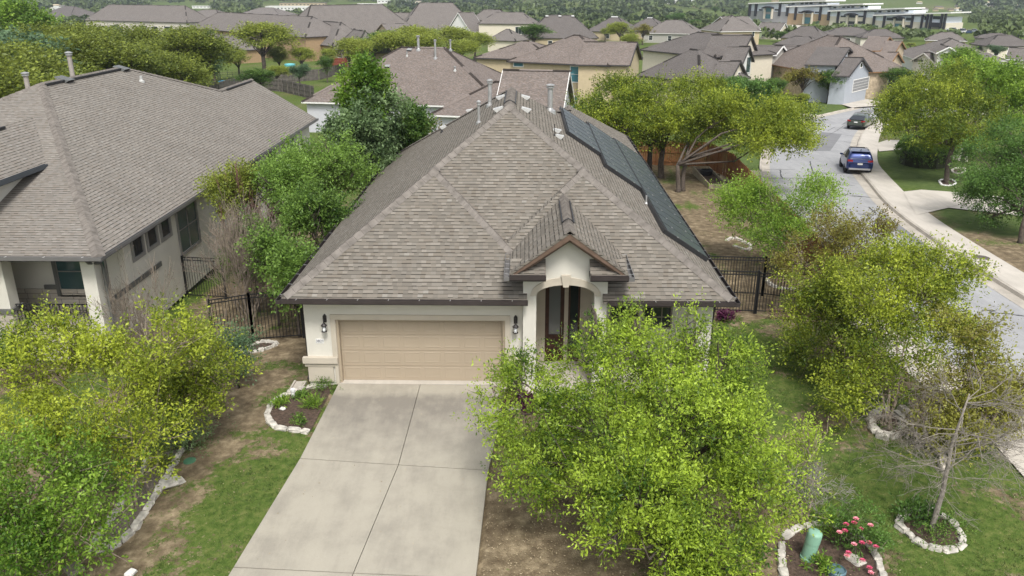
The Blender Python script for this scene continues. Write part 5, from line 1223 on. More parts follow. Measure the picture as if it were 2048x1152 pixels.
myr('crape_myrtle', GZ(14.6, -3.2), [(1930, 770, -2.6, (.75, .75, .7)), (1985, 750, -2.4, (.55, .6, .55)), (2020, 800, -2.6, (.45, .5, .5)), (1900, 860, -3.2, (.6, .6, .5)), (1970, 830, -3.0, (.5, .5, .5)), (1940, 650, -1.6, (.5, .6, .5))], LF_OLV, 'thin bronze-tinted crape myrtle by the street at the right', 26, 2100, tone=(.8, .3), gaps=.38, show_twigs=300)
myr('crape_myrtle', GZ(14.0, 6.6), [(1640, 470, 7.2, (.9, .9, .7)), (1700, 500, 6.6, (.7, .8, .7)), (1610, 530, 6.4, (.7, .7, .6)), (1680, 560, 5.8, (.6, .6, .6)), (1740, 470, 7.0, (.6, .6, .5))], LF_OLV, 'bronze-leaved crape myrtle behind the iron gate fence', 27, 1600, tone=(.5, .4))
myr('desert_willow', GZ(14.6, 11.6), [(1500, 430, 13.0, (1.1, 1.1, .8)), (1560, 420, 12.4, (1.1, 1.0, .8)), (1480, 400, 14.0, (.8, .8, .6)), (1600, 440, 11.6, (.9, .9, .7)), (1560, 480, 11.0, (.9, .8, .6)), (1640, 400, 12.6, (.6, .6, .6))], LF_YEL, 'spreading bright green tree with upright shoots beyond the iron gate', 28, 2300, size=.085, tone=(.55, .3), trunk_r=.06, up=1.1, tl=.6)
for i, (x, y) in enumerate(((1640, 375), (1540, 390), (1680, 405))): pass
# ---- dead tree lower right: one leader with whorls of fine side branches
def dead_tree():
    rng = np.random.default_rng(8); base = GZ(12.0, -6.4); b = MB()
    def grow(p, d, l, rr, lv):
        m_ = p + d * l * .5 + rng.normal(size=3) * l * .06; e = p + d * l + rng.normal(size=3) * l * .08 - V([0, 0, .05 * l])
        b.tube([p, m_, e], [rr, rr * .8, rr * .55], 4 if lv < 2 else 3, cap=False)
        if lv >= 4: return
        for i in range(4 if lv < 3 else 3):
            t = rng.uniform(.3, 1.); grow(p + (e - p) * t, unit(d + rng.normal(size=3) * .6 + V([0, 0, -.05])), l * rng.uniform(.45, .72), max(rr * .55, .0042), lv + 1)
    top = base + V([.25, .1, 3.3]); T_ = [base - V([0, 0, .1]), base + V([0, 0, .1]), base + V([.07, 0, 1.0]), base + V([.1, .08, 2.1]), top]; b.tube(T_, [.10, .065, .05, .036, .014], 8)
    for i in range(30):
        t = rng.uniform(.36, 1.); z = 3.3 * t; a = rng.uniform(0, 6.28); p = base + V([.075 * z, .03 * z, z]); l = (1.15 - .5 * abs(t - .55)) * rng.uniform(.7, 1.3)
        grow(p, unit(V([math.cos(a), math.sin(a), rng.uniform(-.1, .55)])), l, .012, 1)
    root = empty('dead_tree', base, 'leafless grey dying tree in the oval white stone ring, lower right', 'tree'); b.build('trunk', M('dead_bark', (.22, .195, .165), .9, .35, 12.), root, smooth=True)

dead_tree()
bare_tree('bare_shrub', GZ(12.7, -2.6), TWIG, 'bare twiggy suckers inside the round stone bed under the largest right myrtle', 'shrub', seed=66, h=1.6, r=.02, levels=4, spread=.7, upk=.05, stems=5, first=.4)

# ---- oak group in the back yard
def big(name, stems_px, lobes, mat, label, seed, tw, tr=.16, **k):
    rng = np.random.default_rng(seed)
    lb = [LB(*s) for s in lobes]; b0 = G(*stems_px[0]); o = dict(k=13, size=.13, tl=.65, trunk_r=tr, fork=2.0, stems=len(stems_px), tone=(.55, .3), gaps=.36, show_twigs=0, aspect=.5, gs=.8); o.update(k)
    return make_tree(name, b0, lb, mat, BARK, label, 'tree', seed=seed, twigs=tw, **o)
big('live_oak', [(1322, 356)], [(1290, 223, 34, (2.2, 2.0, 1.4)), (1245, 258, 32, (1.5, 1.6, 1.0)), (1330, 198, 37, (1.9, 1.9, 1.1)), (1345, 258, 33, (1.6, 1.8, 1.1)), (1205, 233, 35, (1.5, 1.6, 1.2))], LF_MYR, 'broad feathery oak over the back yard, nearest the solar roof', 71, 3800, k=14, tone=(.28, .3), tr=.2)
big('live_oak', [(1298, 345)], [(1190, 253, 38, (1.3, 1.5, 1.0)), (1185, 213, 41, (1.3, 1.5, 1.0)), (1240, 193, 42, (2.0, 2.0, 1.2)), (1270, 258, 36, (1.1, 1.3, .9))], LF_MYR, 'oak with crown spreading behind the solar panels, leftmost of the yard oaks', 72, 2400, tone=(.25, .3), tr=.19)
big('live_oak', [(1362, 383), (1340, 356)], [(1480, 234, 32, (2.0, 2.0, 1.2)), (1410, 228, 36, (1.9, 2.0, 1.3)), (1540, 239, 31, (1.7, 1.8, 1.1)), (1585, 274, 29, (1.2, 1.4, .7)), (1510, 279, 29, (1.5, 1.6, .7)), (1430, 244, 31, (1.4, 1.6, .9)), (1400, 183, 39, (1.5, 1.6, .9)), (1560, 248, 34, (1.3, 1.4, .8)), (1600, 239, 32, (.8, .9, .6))], LF_MYR, 'oak leaning over the cedar fence and the street, rightmost of the yard oaks', 73, 5600, tone=(.38, .3), tr=.19)
big('live_oak', [(1500, 240)], [(1480, 200, 55, (1.9, 2.0, 1.2)), (1515, 190, 58, (1.7, 2.0, 1.1)), (1460, 182, 60, (1.5, 1.8, 1.0))], LF_DRK, 'darker rounded oak behind the street-side oak crown', 74, 900, size=.22, tone=(.6, .3))
big('cedar_elm', [(1892, 366)], [(1870, 215, 36, (2.4, 2.4, 1.5)), (1820, 215, 38, (2.0, 2.0, 1.4)), (1930, 220, 36, (2.2, 2.2, 1.5)), (1880, 175, 40, (2.4, 2.4, 1.6)), (1810, 260, 34, (1.3, 1.5, .8)), (1900, 260, 33, (1.6, 1.6, .8)), (1960, 265, 33, (1.3, 1.4, .9)), (1780, 235, 37, (1.0, 1.2, .7)), (1890, 280, 32.5, (1.3, 1.2, .6))], LF_MYR, 'wide layered elm on the lawn corner across the street, in a white ring', 75, 5200, tone=(.28, .3), fork=2.6, tr=.17)
big('cedar_elm', [(1925, 322)], [(1960, 180, 46, (2.6, 2.4, 1.7)), (2010, 220, 44, (2.2, 2.0, 1.6)), (1990, 160, 48, (2.2, 2.0, 1.5)), (1930, 150, 50, (1.8, 2, 1.3)), (2040, 180, 45, (1.8, 1.8, 1.5))], LF_YEL, 'bright yellow-green elm behind the layered elm at the right', 76, 2400, tone=(.5, .3), size=.18)
big('live_oak', [(2040, 486)], [(2000, 370, 20, (1.3, 1.3, .9)), (1970, 330, 22, (1.3, 1.3, .9)), (2040, 330, 21, (1.4, 1.4, 1.1)), (1950, 390, 21, (.7, .8, .5)), (2030, 280, 23, (1.3, 1.3, .9)), (2060, 400, 19, (1.2, 1.2, .9)), (1985, 430, 19.5, (.6, .7, .4))], LF_DRK, 'dark green live oak at the right edge by the pavement', 77, 3400, size=.1, tone=(.65, .35), tl=.5, tr=.12, fork=1.6)

# ---- copies of a few trees for the streets and gardens beyond
def proto(seed, mat, n_, tw, size, tall=1., gaps=.36, tone=(.5, .3), cat='tree', name='tree', bark=BARK):
    rng = np.random.default_rng(seed); lb = lobes_in((0, 0, 2.3 + .6 * tall), (1.5, 1.5, 1.15 * tall), n_, rng) + [(V([0, 0, 2.3 + .5 * tall]), V([.8, .8, .7 * tall]))]
    return make_tree(name, (0, 0, 0), lb, mat, bark, 'x', cat, seed=seed, twigs=tw, k=11, size=size, tl=.45, trunk_r=.1, fork=1.5, tone=tone, gaps=gaps)
PT = dict(a=proto(101, LF_FOR, 12, 1500, .11, tone=(.75, .3), name='oak_tree'), b=proto(102, LF_DRK, 11, 1400, .11, tone=(.6, .3), name='live_oak'), c=proto(103, LF_FOR, 14, 1700, .105, 1.5, tone=(.5, .35), name='oak_tree'), d=proto(104, LF_YEL, 10, 1200, .12, 1.2, tone=(.4, .3), name='elm_tree'),
          e=proto(105, LF_GRN, 10, 1200, .12, 1.5, tone=(.3, .3), name='street_tree'), f=proto(106, LF_OLV, 9, 450, .15, .9, gaps=.5, name='plum_tree'), g=proto(107, LF_BLU, 10, 1200, .12, 1.0, tone=(.5, .35), name='oak_tree'))
USED = set()
def put(kind, px, h, label, wide=1., group=None, rz=None, top=None):
    """px: picture point of the trunk foot; h: height in metres; top: or the picture row of the crown's top"""
    p = G(*px)
    if top is not None:
        z = (p - CAM) @ _f; h = 3.9
        lo_, hi_ = 1., 20.
        for i in range(24):
            h = (lo_ + hi_) / 2
            if proj(p + V([0, 0, h]))[1] > top: lo_ = h
            else: hi_ = h
    t = PT[kind]
    o = t if kind not in USED else copy_tree(t)
    USED.add(kind); s_ = h / 4.2; wide = wide * .86
    o.location = p; o.scale = (s_ * wide, s_ * wide, s_); o.rotation_euler = (0, 0, (px[0] * 1.7 + px[1]) % 6.28 if rz is None else rz)
    o['label'] = label
    if group: o['group'] = group
    return o
FOREST = []
LST = [('c', (60, 330), 130, 2.17, 'olive-green woodland tree behind the left neighbour\'s front hip'), ('c', (150, 260), 99, 2.17, 'woodland tree behind the taller grey flue at the left'), ('g', (10, 300), 75, 2.03, 'woodland tree cut by the left edge above the neighbour\'s roof'),
       ('b', (250, 190), 59, 1.89, 'dark green woodland tree below the cream pyramid-roofed house, left of two'), ('c', (215, 240), 109, 2.17, 'olive woodland tree just behind the neighbour\'s ridge vent'), ('c', (330, 215), 99, 2.03, 'woodland tree above the middle of the neighbour\'s rear hip'), ('b', (330, 180), 64, 1.74, 'dark woodland tree touching the cream house eave, right of two'),
       ('c', (395, 215), 79, 1.89, 'woodland tree ending the wood beside the trampoline'), ('g', (420, 195), 99, 1.45, 'small bushy woodland tree next to the trampoline'), ('c', (100, 210), 74, 2.03, 'woodland tree behind the bright spring tree, upper left'), ('c', (290, 230), 134, 1.74, 'low olive tree touching the neighbour\'s roof edge'),
       ('d', (55, 150), 0, 1.59, 'tallest bright spring-green tree at the upper left'), ('d', (5, 130), 4, 1.59, 'bright spring-green tree in the top left corner'), ('g', (170, 190), 74, 1.74, 'brownish green woodland tree left of the dark pair'), ('c', (380, 180), 74, 1.45, 'pale olive woodland tree right of the cream house'),
       ('a', (530, 152), 40, 1.95, 'broad oak standing in front of the ochre house'), ('a', (605, 150), 92, 1.5, 'small oak right of the broad oak, by the ochre house patio'), ('e', (520, 200), 147, 2.32, 'low rounded fresh green tree behind the neighbour\'s rear ridge'), ('a', (555, 172), 130, 2.03, 'low olive shrub tree along the weathered fence'),
       ('b', (750, 135), 60, 2.03, 'darkest rounded oak behind the brown-roofed house'), ('a', (700, 150), 72, 1.74, 'olive oak left of the darkest oak, behind the brown roof'), ('a', (820, 128), 48, 2.03, 'yellow-green oak in front of the white gabled house, left of its gable'), ('a', (900, 125), 50, 1.89, 'yellow-green oak under the white gable'), ('a', (950, 122), 62, 1.89, 'yellow-green oak right of the white gable'),
       ('e', (1068, 100), 56, 2.46, 'compact fresh green tree above the tan house\'s left roof'), ('e', (1395, 170), 93, 1.45, 'conical green tree in front of the dark-edged gable house'), ('a', (1240, 95), 42, 1.59, 'green tree behind the tan house\'s right gable'), ('f', (1285, 90), 48, 1.74, 'sparse yellowish tree behind the tan house\'s right gable'), ('a', (1210, 82), 55, 1.45, 'small pale tree behind the tan house\'s right gable'),
       ('f', (1602, 205), 135, 1.74, 'reddish-brown twiggy tree on the lawn at the bend'), ('e', (1655, 206), 150, 2.03, 'small green tree on the lawn strip beside the far driveway'), ('e', (1585, 185), 138, 1.89, 'green tree behind the reddish twiggy tree'), ('e', (1640, 180), 125, 1.59, 'small green tree in front of the pale blue house'),
       ('b', (1480, 210), 150, 2.46, 'dense dark oak behind the street-side oak crown, upper'), ('e', (1545, 215), 165, 1.74, 'green tree right of the dense dark oak'), ('d', (1905, 170), 96, 1.96, 'vivid green maple in front of the pale grey house'), ('a', (1855, 160), 118, 1.89, 'soft green tree left of the vivid maple'), ('e', (1790, 200), 145, 1.89, 'green tree left of the layered elm'),
       ('d', (1990, 200), 135, 1.89, 'yellow-green tree behind the bright elm at the right'), ('a', (1855, 82), 70, 2.17, 'rounded green tree between grey roofs at the right'), ('a', (1820, 100), 85, 2.17, 'small rounded tree below the rounded green one at the right'), ('g', (1990, 120), 90, 2.03, 'dusty green tree beside the right-edge gable house'), ('g', (1960, 115), 92, 1.89, 'dusty green tree right of the pale grey house'),
       ('e', (1562, 85), 66, 2.46, 'rounded green tree beside the dim hipped roof'), ('b', (1390, 56), 38, 2.17, 'dark oak beside the bare field road'), ('b', (1350, 50), 25, 2.17, 'dark oak standing over the field'), ('e', (1430, 30), 16, 2.17, 'dark tree left of the office building')]

LST += [('a', (480, 158), 95, 1.6, 'low bushy oak left of the broad oak\'s trunk'), ('e', (655, 165), 120, 1.3, 'small green tree along the weathered fence, below the red fence'), ('g', (600, 175), 128, 1.5, 'dusty shrubby tree over the weathered fence, right of the paddling pool'), ('c', (560, 145), 100, 1.7, 'olive tree at the foot of the ochre house wall'), ('c', (20, 380), 150, 1.9, 'olive woodland tree low at the left edge behind the front hip'), ('c', (100, 300), 119, 1.9, 'olive woodland tree between the two grey flues'), ('g', (60, 230), 60, 1.7, 'dusty woodland tree under the tall spring-green tree'), ('c', (190, 250), 89, 1.9, 'broad woodland tree behind the taller flue, second row'), ('c', (260, 250), 114, 1.9, 'broad woodland tree behind the neighbour\'s roof vents'),
        ('b', (120, 180), 59, 1.7, 'dark woodland tree in the back row left of the cream house'), ('c', (280, 205), 76, 1.9, 'pale woodland tree in the middle row before the cream house'), ('c', (360, 235), 124, 2.0, 'low woodland tree above the neighbour\'s rear hip'), ('a', (430, 165), 75, 1.7, 'yellow-green tree left of the broad oak'), ('c', (200, 200), 69, 1.8, 'olive woodland tree in the back row behind the flue'),
        ('g', (0, 220), 50, 1.8, 'dusty woodland tree in the back row at the left edge'), ('c', (140, 230), 94, 1.8, 'olive woodland tree in the middle row at the left'), ('a', (655, 140), 95, 1.3, 'small oak beside the red fence'), ('a', (790, 140), 58, 1.9, 'yellow-green oak between the darkest oak and the white gable'), ('a', (860, 140), 62, 1.9, 'yellow-green oak in front, left below the white gable'),
        ('a', (920, 140), 75, 1.8, 'yellow-green oak low in front of the white gable house'), ('a', (1265, 110), 65, 1.6, 'green tree low behind the tan house\'s gable'), ('e', (1420, 215), 165, 1.7, 'green tree top behind the yard oaks'), ('a', (1600, 215), 185, 1.6, 'low green tree by the far pavement'), ('d', (2030, 230), 160, 1.6, 'yellow-green tree at the right edge above the dark oak'),
        ('a', (1830, 210), 150, 1.8, 'soft green tree behind the layered elm'), ('a', (1760, 190), 150, 1.3, 'green tree beside the far driveway mouth'), ('g', (1750, 62), 50, 1.7, 'small tree before the office entrance, left of three'), ('g', (1710, 60), 48, 1.7, 'small tree by the office lawn'), ('g', (1800, 70), 55, 1.9, 'small tree before the office\'s third entrance'), ('g', (1850, 74), 56, 2.0, 'bushy tree at the office\'s right wing'), ('g', (1588, 48), 36, 1.6, 'small rounded tree on the office lawn, left of two'), ('g', (1630, 56), 42, 1.6, 'small rounded tree on the office lawn, right of two'), ('g', (1512, 42), 31, 1.5, 'young tree at the office\'s first entrance')]
for k_, px, tp, wd, lab in LST: put(k_, px, 0, lab, wd, None, top=tp)
# round shrub and hedge
def leafy_box(name, pts, h, mat, label, cat, n, size, seed, k=1):
    rng = np.random.default_rng(seed); pts = np.array([p[:2] for p in pts]); lo_, hi_ = pts.min(0), pts.max(0); P = []
    while len(P) < n:
        q = rng.uniform(lo_, hi_, (n, 2)); q = q[inside(pts, q[:, 0], q[:, 1])]; P += list(q)
    P = np.array(P[:n]); c = pts.mean(0); d = np.array([min(np.linalg.norm(np.cross(np.append(b_ - a_, 0), np.append(p - a_, 0))) / np.linalg.norm(b_ - a_) for a_, b_ in zip(pts, np.roll(pts, -1, 0))) for p in P])
    bump_ = (fbm(P[:, 0] * 1.5, P[:, 1] * 1.5) - .5) * .35; top_ = h * (1 - .35 * np.exp(-d / .25)) + bump_
    z = top_ * np.where(rng.random(n) < .6, 1, rng.random(n) ** .5); Q = np.c_[P, zg(P[:, 0], P[:, 1]) + z]
    D = unit(np.c_[(P - c) * .3, np.ones(n)] + rng.normal(size=(n, 3)) * .6)
    root = empty(name, V([c[0], c[1], float(zg(*c))]), label, cat); tn = np.clip(.45 + rng.normal(size=n) * .25, 0, 1)
    vs, fs, to_ = leaves(Q, D, np.full(n, size * 3), 12, size, rng, tn, .6); mesh_np('foliage', vs, fs, mat, root, to_)
    b = MB(); b.prism([c + (p - c) * .82 for p in pts], float(zg(*c)) - .2, float(zg(*c)) + h * .72); b.build('stems', M('hedge_shade', (.03, .035, .015), 1., .3, 5.), root)  # solid core, coloured dark to stand in for shade inside the foliage
leafy_box('hedge', [G(*p) for p in ((1788, 326), (1800, 333), (1835, 340), (1878, 342), (1915, 336), (1900, 310), (1850, 300), (1800, 306))], 1.5, LF_GRN, 'clipped dark green hedge on the lawn corner across the street', 'hedge', 3200, .09, 5)
leafy_box('round_shrub', [G(*p) for p in ((1697, 192), (1712, 198), (1728, 194), (1726, 186), (1700, 184))], 2.2, LF_OLV, 'rounded bronze-green clipped shrub beside the far driveway', 'shrub', 700, .16, 6)
leafy_box('round_shrub', [G(*p) for p in ((1598, 214), (1610, 216), (1612, 211), (1600, 210))], .9, LF_DRK, 'small dark shrub on the lawn at the bend', 'shrub', 160, .14, 7)

# ================================================================== garden details
def stone(mb, c, sx, sy, sz, rz, rng):
    cs, sn_ = math.cos(rz), math.sin(rz); lv = []
    for z, k in ((0, .92), (.35, 1.04), (.8, .98), (1., .78)):
        ring = []
        for x, y in ((-1, -.72), (-.72, -1), (.72, -1), (1, -.72), (1, .72), (.72, 1), (-.72, 1), (-1, .72)):
            px_, py_ = x * sx / 2 * k + rng.normal() * sx * .05, y * sy / 2 * k + rng.normal() * sy * .08
            ring.append((c[0] + px_ * cs - py_ * sn_, c[1] + px_ * sn_ + py_ * cs, c[2] + z * sz + rng.normal() * sz * .03))
        lv.append(ring)
    for a, b_ in zip(lv, lv[1:]):
        for i in range(8): j = (i + 1) % 8; mb.poly([a[i], a[j], b_[j], b_[i]])
    mb.poly(lv[-1])
def edging(name, pts, label, closed=False, sw=.16, sh=.13, sl=.32, seed=1, mat=None, bed=None, bedmat=None):
    rng = np.random.default_rng(seed); P = [np.array(p[:2]) for p in pts]
    if closed: P = P + [P[0]]
    Q = resample(P, 200); s = np.r_[0, np.cumsum(np.linalg.norm(np.diff(Q, axis=0), axis=1))]
    root = empty(name, GZ(*P[0]), label, 'garden edging'); t = 0
    while t < s[-1] - sl * .4:
        l = sl * rng.uniform(.65, 1.35); m_ = t + l / 2; x, y = np.interp(m_, s, Q[:, 0]), np.interp(m_, s, Q[:, 1]); x2, y2 = np.interp(m_ + .03, s, Q[:, 0]), np.interp(m_ + .03, s, Q[:, 1])
        b = MB(); stone(b, (x, y, float(zg(x, y)) - .04), l * .94, sw * rng.uniform(.85, 1.2), sh * rng.uniform(.85, 1.2), math.atan2(y2 - y, x2 - x) + rng.normal() * .06, rng); b.build('stone', mat or STONE, root); t += l
    if bed is not None or closed:
        b = MB(); patch(b, bed if bed is not None else P[:-1], .035, .3); tag(b.build('flower_bed_soil', bedmat or MULCH), kind='structure')
    return root
def gpx(L_): return [G(*p)[:2] for p in L_]
edging('stone_edging', gpx([(655, 775), (600, 780), (560, 797), (537, 822), (540, 845), (560, 858), (590, 862), (620, 866)]), 'curved white stone edging of the bed left of the garage', seed=2, bed=gpx([(668, 772), (600, 783), (560, 800), (541, 824), (545, 845), (562, 856), (590, 860), (622, 863)]))
edging('stone_edging', gpx([(366, 898), (345, 935), (330, 962), (300, 1010), (272, 1055), (245, 1082), (220, 1097), (183, 1099), (192, 1085), (210, 1060), (235, 1025), (262, 975), (285, 945), (300, 918)]), 'long narrow loop of pale stone edging under the left crape myrtles', seed=3,
       bed=gpx([(366, 898), (345, 935), (330, 962), (300, 1010), (272, 1055), (245, 1082), (220, 1097), (183, 1099), (210, 1060), (235, 1025), (262, 975), (285, 945), (302, 915)]), bedmat=M('gravel_mulch', (.17, .14, .115), .95, .5, 30., bump=1., bscale=40))
def ell(c, rx, ry, n=14, rot=0.): return [np.array([c[0] + rx * math.cos(t) * math.cos(rot) - ry * math.sin(t) * math.sin(rot), c[1] + rx * math.cos(t) * math.sin(rot) + ry * math.sin(t) * math.cos(rot)]) for t in np.linspace(0, 2 * math.pi, n, endpoint=False)]
def ring_px(cx, cy, rx, ry, n=14): return [G(cx + rx * math.cos(t), cy + ry * math.sin(t))[:2] for t in np.linspace(0, 2 * math.pi, n, endpoint=False)]
edging('stone_ring', gpx([(1805, 1032), (1830, 1022), (1862, 1024), (1900, 1045), (1922, 1072), (1920, 1095), (1885, 1102), (1845, 1090), (1812, 1065), (1798, 1048)]), 'oval white stone ring round the dead tree at the lower right', True, seed=4, sl=.26)
edging('stone_ring', gpx([(1742, 838), (1760, 827), (1790, 830), (1806, 848), (1800, 868), (1775, 876), (1750, 866)]), 'round thick stone ring under the largest right crape myrtle', True, seed=5, sw=.2, sh=.2)
edging('stone_ring', gpx([(1661, 748), (1675, 740), (1705, 748), (1727, 762), (1722, 770), (1695, 771), (1672, 762)]), 'oval stone ring planted with purple ground cover on the right lawn', True, seed=6)
edging('stone_ring', gpx([(1565, 1080), (1590, 1062), (1640, 1050), (1690, 1060), (1735, 1090), (1757, 1130), (1760, 1180), (1680, 1230), (1600, 1200), (1565, 1140)]), 'large stone ring round the rose bush and the green utility pedestal', True, seed=7)
edging('stone_ring', gpx([(1878, 362), (1888, 359), (1903, 360), (1911, 366), (1902, 371), (1884, 370)]), 'thin white ring round the layered elm across the street', True, seed=8, sl=.3, mat=WHITE, sw=.13, sh=.1)
edging('stone_ring', gpx([(1903, 341), (1915, 337), (1930, 340), (1925, 346), (1908, 346)]), 'small pale ring on the lawn behind the layered elm', True, seed=9, sl=.4)
edging('stone_ring', [(-6.45, 3.1), (-6.1, 2.85), (-5.6, 2.85), (-5.3, 3.1), (-5.3, 3.35), (-5.9, 3.6)], 'ring of small white stones at the foot of the tree by the left iron fence', True, seed=10, sl=.2, sw=.13)
edging('stone_wall', gpx([(1800, 818), (1822, 842), (1845, 868), (1865, 895), (1885, 925), (1888, 945)]), 'low weathered limestone border running through the dead tree toward the street', seed=11, sw=.24, sh=.2, sl=.7, mat=M('lichen_limestone', (.42, .38, .32), .95, .45, 7., bump=.6, bscale=14))
edging('stone_ring', gpx([(1452, 482), (1470, 478), (1500, 492), (1495, 500), (1465, 492)]), 'faint stone ring in the bare back yard beyond the gate', seed=12)
edging('stone_ring', gpx([(1530, 560), (1545, 572), (1565, 578), (1590, 580), (1605, 590)]), 'pale stone border behind the iron fence by the bronze myrtle', seed=13)
def rockthing(px, s, label, mat=STONE, name='rock', flat=.6):
    p = G(*px); b = MB(); stone(b, (p[0], p[1], p[2] - .02), s, s * .8, s * flat, px[0], np.random.default_rng(int(px[0]))); return tag(b.build(name, mat), label, 'rock')
rockthing((565, 820), .16, 'small white rock inside the bed left of the garage', M('white_rock', (.66, .64, .6), .8, .1, 9.)); rockthing((262, 1150), .2, 'white rock at the bottom edge of the left lawn', MATS['white_rock'])
rockthing((150, 1140), .42, 'flat brown stone at the bottom left under the bright myrtle', M('brown_stone', (.2, .17, .14), .9, .2, 8.), flat=.25); rockthing((1708, 1122), .38, 'flat pale stone inside the rose bed', flat=.2)
b = MB(); p = G(345, 966); stone(b, (p[0], p[1], p[2]), .55, .38, .07, .5, np.random.default_rng(3)); tag(b.build('stepping_stone', STONE), 'flat rectangular stepping stone beside the long left bed', 'stepping stone')
p = G(587, 795); r_ = empty('drain_pipe', p, 'white capped plastic drain pipe standing in the bed left of the garage', 'pipe'); b = MB(); b.lathe(p, [(.055, -.05), (.055, .24)], 14); b.build('pipe', M('white_plastic', (.7, .7, .68), .35, .03), r_); b = MB(); b.lathe(p, [(.066, .2), (.066, .27), (.05, .285)], 14); b.build('cap', MATS['white_plastic'], r_)
b = MB(); b.prism([(-3.75, -.55), (-3.4, -.45), (-3.4, .1), (-3.75, .05)], -.02, .05); b.prism([(-3.75, -.55), (-3.7, -.54), (-3.7, .05), (-3.75, .04)], .051, .1); tag(b.build('splash_block', CONC_K), 'concrete splash block under the downspout at the left garage corner', 'splash block')
p = G(971, 560) ; 
b = MB(); q = G(380, 923); b.lathe(q, [(.16, 0), (.15, .04), (.05, .06)], 16); tag(b.build('valve_cover', M('green_plastic', (.06, .16, .09), .6)), 'round green valve cover in the worn soil by the long left bed', 'valve cover')
# green utility pedestal
tp = G(1614, 1118); r_ = empty('utility_pedestal', tp, 'pale green cylindrical utility pedestal leaning in the rose bed', 'utility pedestal'); GP_ = M('pale_green_plastic', (.22, .40, .29), .45, .06, 4.)
b = MB(); b.lathe((0, 0, 0), [(.17, -.1), (.17, .08), (.155, .09), (.155, .55)], 24); o = b.build('base', GP_, r_, smooth=False); 
b = MB(); b.lathe((0, 0, 0), [(.165, .50), (.165, .72), (.155, .76), (.12, .785), (.0, .79)], 24); o2 = b.build('cap', GP_, r_, smooth=True)
for q_ in (o, o2): q_.matrix_parent_inverse = Matrix.Identity(4)
r_.rotation_euler = (R_(3), R_(6), 0); r_.scale = (.92, .92, .92)
# rose bush
rp = G(1710, 1105); rng = np.random.default_rng(9); rb = make_tree('rose_bush', rp, [(rp + V([x, y, z]), V([.38, .38, .3])) for x, y, z in ((0, 0, .5), (.3, .1, .45), (-.3, .15, .5), (.1, -.35, .35), (.35, -.3, .3), (-.1, .4, .6), (.15, .2, .75))], LF_DRK, TWIG, 'rose bush with pink flowers in the stone ring beside the utility pedestal', 'rose bush', seed=81, twigs=420, k=12, size=.05, tl=.2, trunk_r=.02, fork=.15, stems=3, tone=(.8, .3), gaps=.2)
PK, PK2 = M('pink_petal', (.60, .09, .18), .5, .2, 30.), M('pale_pink_petal', (.85, .32, .38), .5, .2, 30.)
for i, (px, py) in enumerate(((1712, 1038), (1708, 1046), (1692, 1049), (1741, 1051), (1721, 1058), (1690, 1062), (1679, 1065), (1724, 1086), (1738, 1086), (1708, 1089), (1752, 1094), (1697, 1106), (1694, 1112), (1725, 1121), (1739, 1136), (1742, 1146))):
    c = at(px, py, y=rp[1] - .45 + (1100 - py) * .006); b = MB()
    for k in range(3):
        for j in range(6):
            a = j * 1.047 + k * .5; r0 = .012 + .016 * k; d = V([math.cos(a), math.sin(a), 0]); s_ = V([-d[1], d[0], 0]); u_ = V([0, 0, .03 - .008 * k])
            b.poly([c + d * r0 * .4, c + d * r0 * 1.1 + s_ * .021 + u_, c + d * (r0 * 1.1 + .021) + u_ * 1.3, c + d * r0 * 1.1 - s_ * .021 + u_])
    b.build('flower', (PK, PK2)[i % 3 == 0], rb)
b = MB(); q = G(1672, 1149); b.lathe(q, [(.18, 0), (.19, .12), (.17, .14), (.16, .10), (.0, .09)], 18); tag(b.build('water_bowl', M('blue_grey_bowl', (.10, .17, .20), .4)), 'round blue-grey bowl at the bottom edge of the rose bed', 'bowl')
# low plants
def clump(px, r, mat, label, n=90, size=.06, cat='plant', name='garden_plant', seed=1, up=1.2, aspect=.4, k=8):
    p = G(*px); rng = np.random.default_rng(seed); P = p + np.c_[rng.normal(size=(n, 2)) * r * .45, np.abs(rng.normal(size=n)) * r * .25 + .03]; D = unit(np.c_[(P - p)[:, :2] * 2 / r, np.full(n, up)] + rng.normal(size=(n, 3)) * .3)
    vs, fs, to_ = leaves(P, D, np.full(n, r * .5), k, size, rng, np.clip(.5 + rng.normal(size=n) * .25, 0, 1), aspect, droop=-.3); o = mesh_np(name, vs, fs, mat, None, to_); return tag(o, label, cat)
clump((1700, 758), .55, LF_RED, 'dark purple ground cover filling the oval stone ring', 200, .09, 'ground cover', 'purple_ground_cover', 3)
clump((1035, 812), .42, LF_RED, 'dark purple plants in the bed right of the driveway', 150, .09, 'ground cover', 'purple_ground_cover', 4, aspect=.5); clump((1062, 818), .3, LF_RED, 'purple plant at the walk edge, half under the oak', 80, .09, 'ground cover', 'purple_ground_cover', 5)
clump((560, 815), .22, LF_YEL, 'tall yellow-green grass clump at the left of the garage bed', 34, .2, 'grass clump', 'grass_clump', 6, 3., .1); clump((630, 815), .25, LF_YEL, 'yellow-green grass clump nearest the driveway in the garage bed', 36, .2, 'grass clump', 'grass_clump', 7, 3., .1)
clump((602, 795), .16, LF_GRN, 'small bright green plant in front of the white drain pipe', 60, .07, seed=8); clump((602, 848), .2, LF_GRN, 'small green plant near the lower stone of the garage bed', 40, .07, seed=9); clump((650, 779), .35, LF_GRN, 'low green mat against the garage plinth', 110, .05, seed=10)
clump((1835, 1040), .45, LF_DRK, 'dark green leafy plant at the left inside the dead tree\'s stone ring', 130, .09, seed=11); clump((1870, 1085), .4, LF_GRN, 'green weeds at the front of the dead tree\'s stone ring', 80, .05, seed=12); clump((1905, 1060), .35, LF_GRN, 'green weeds at the right of the dead tree\'s stone ring', 80, .05, seed=13)
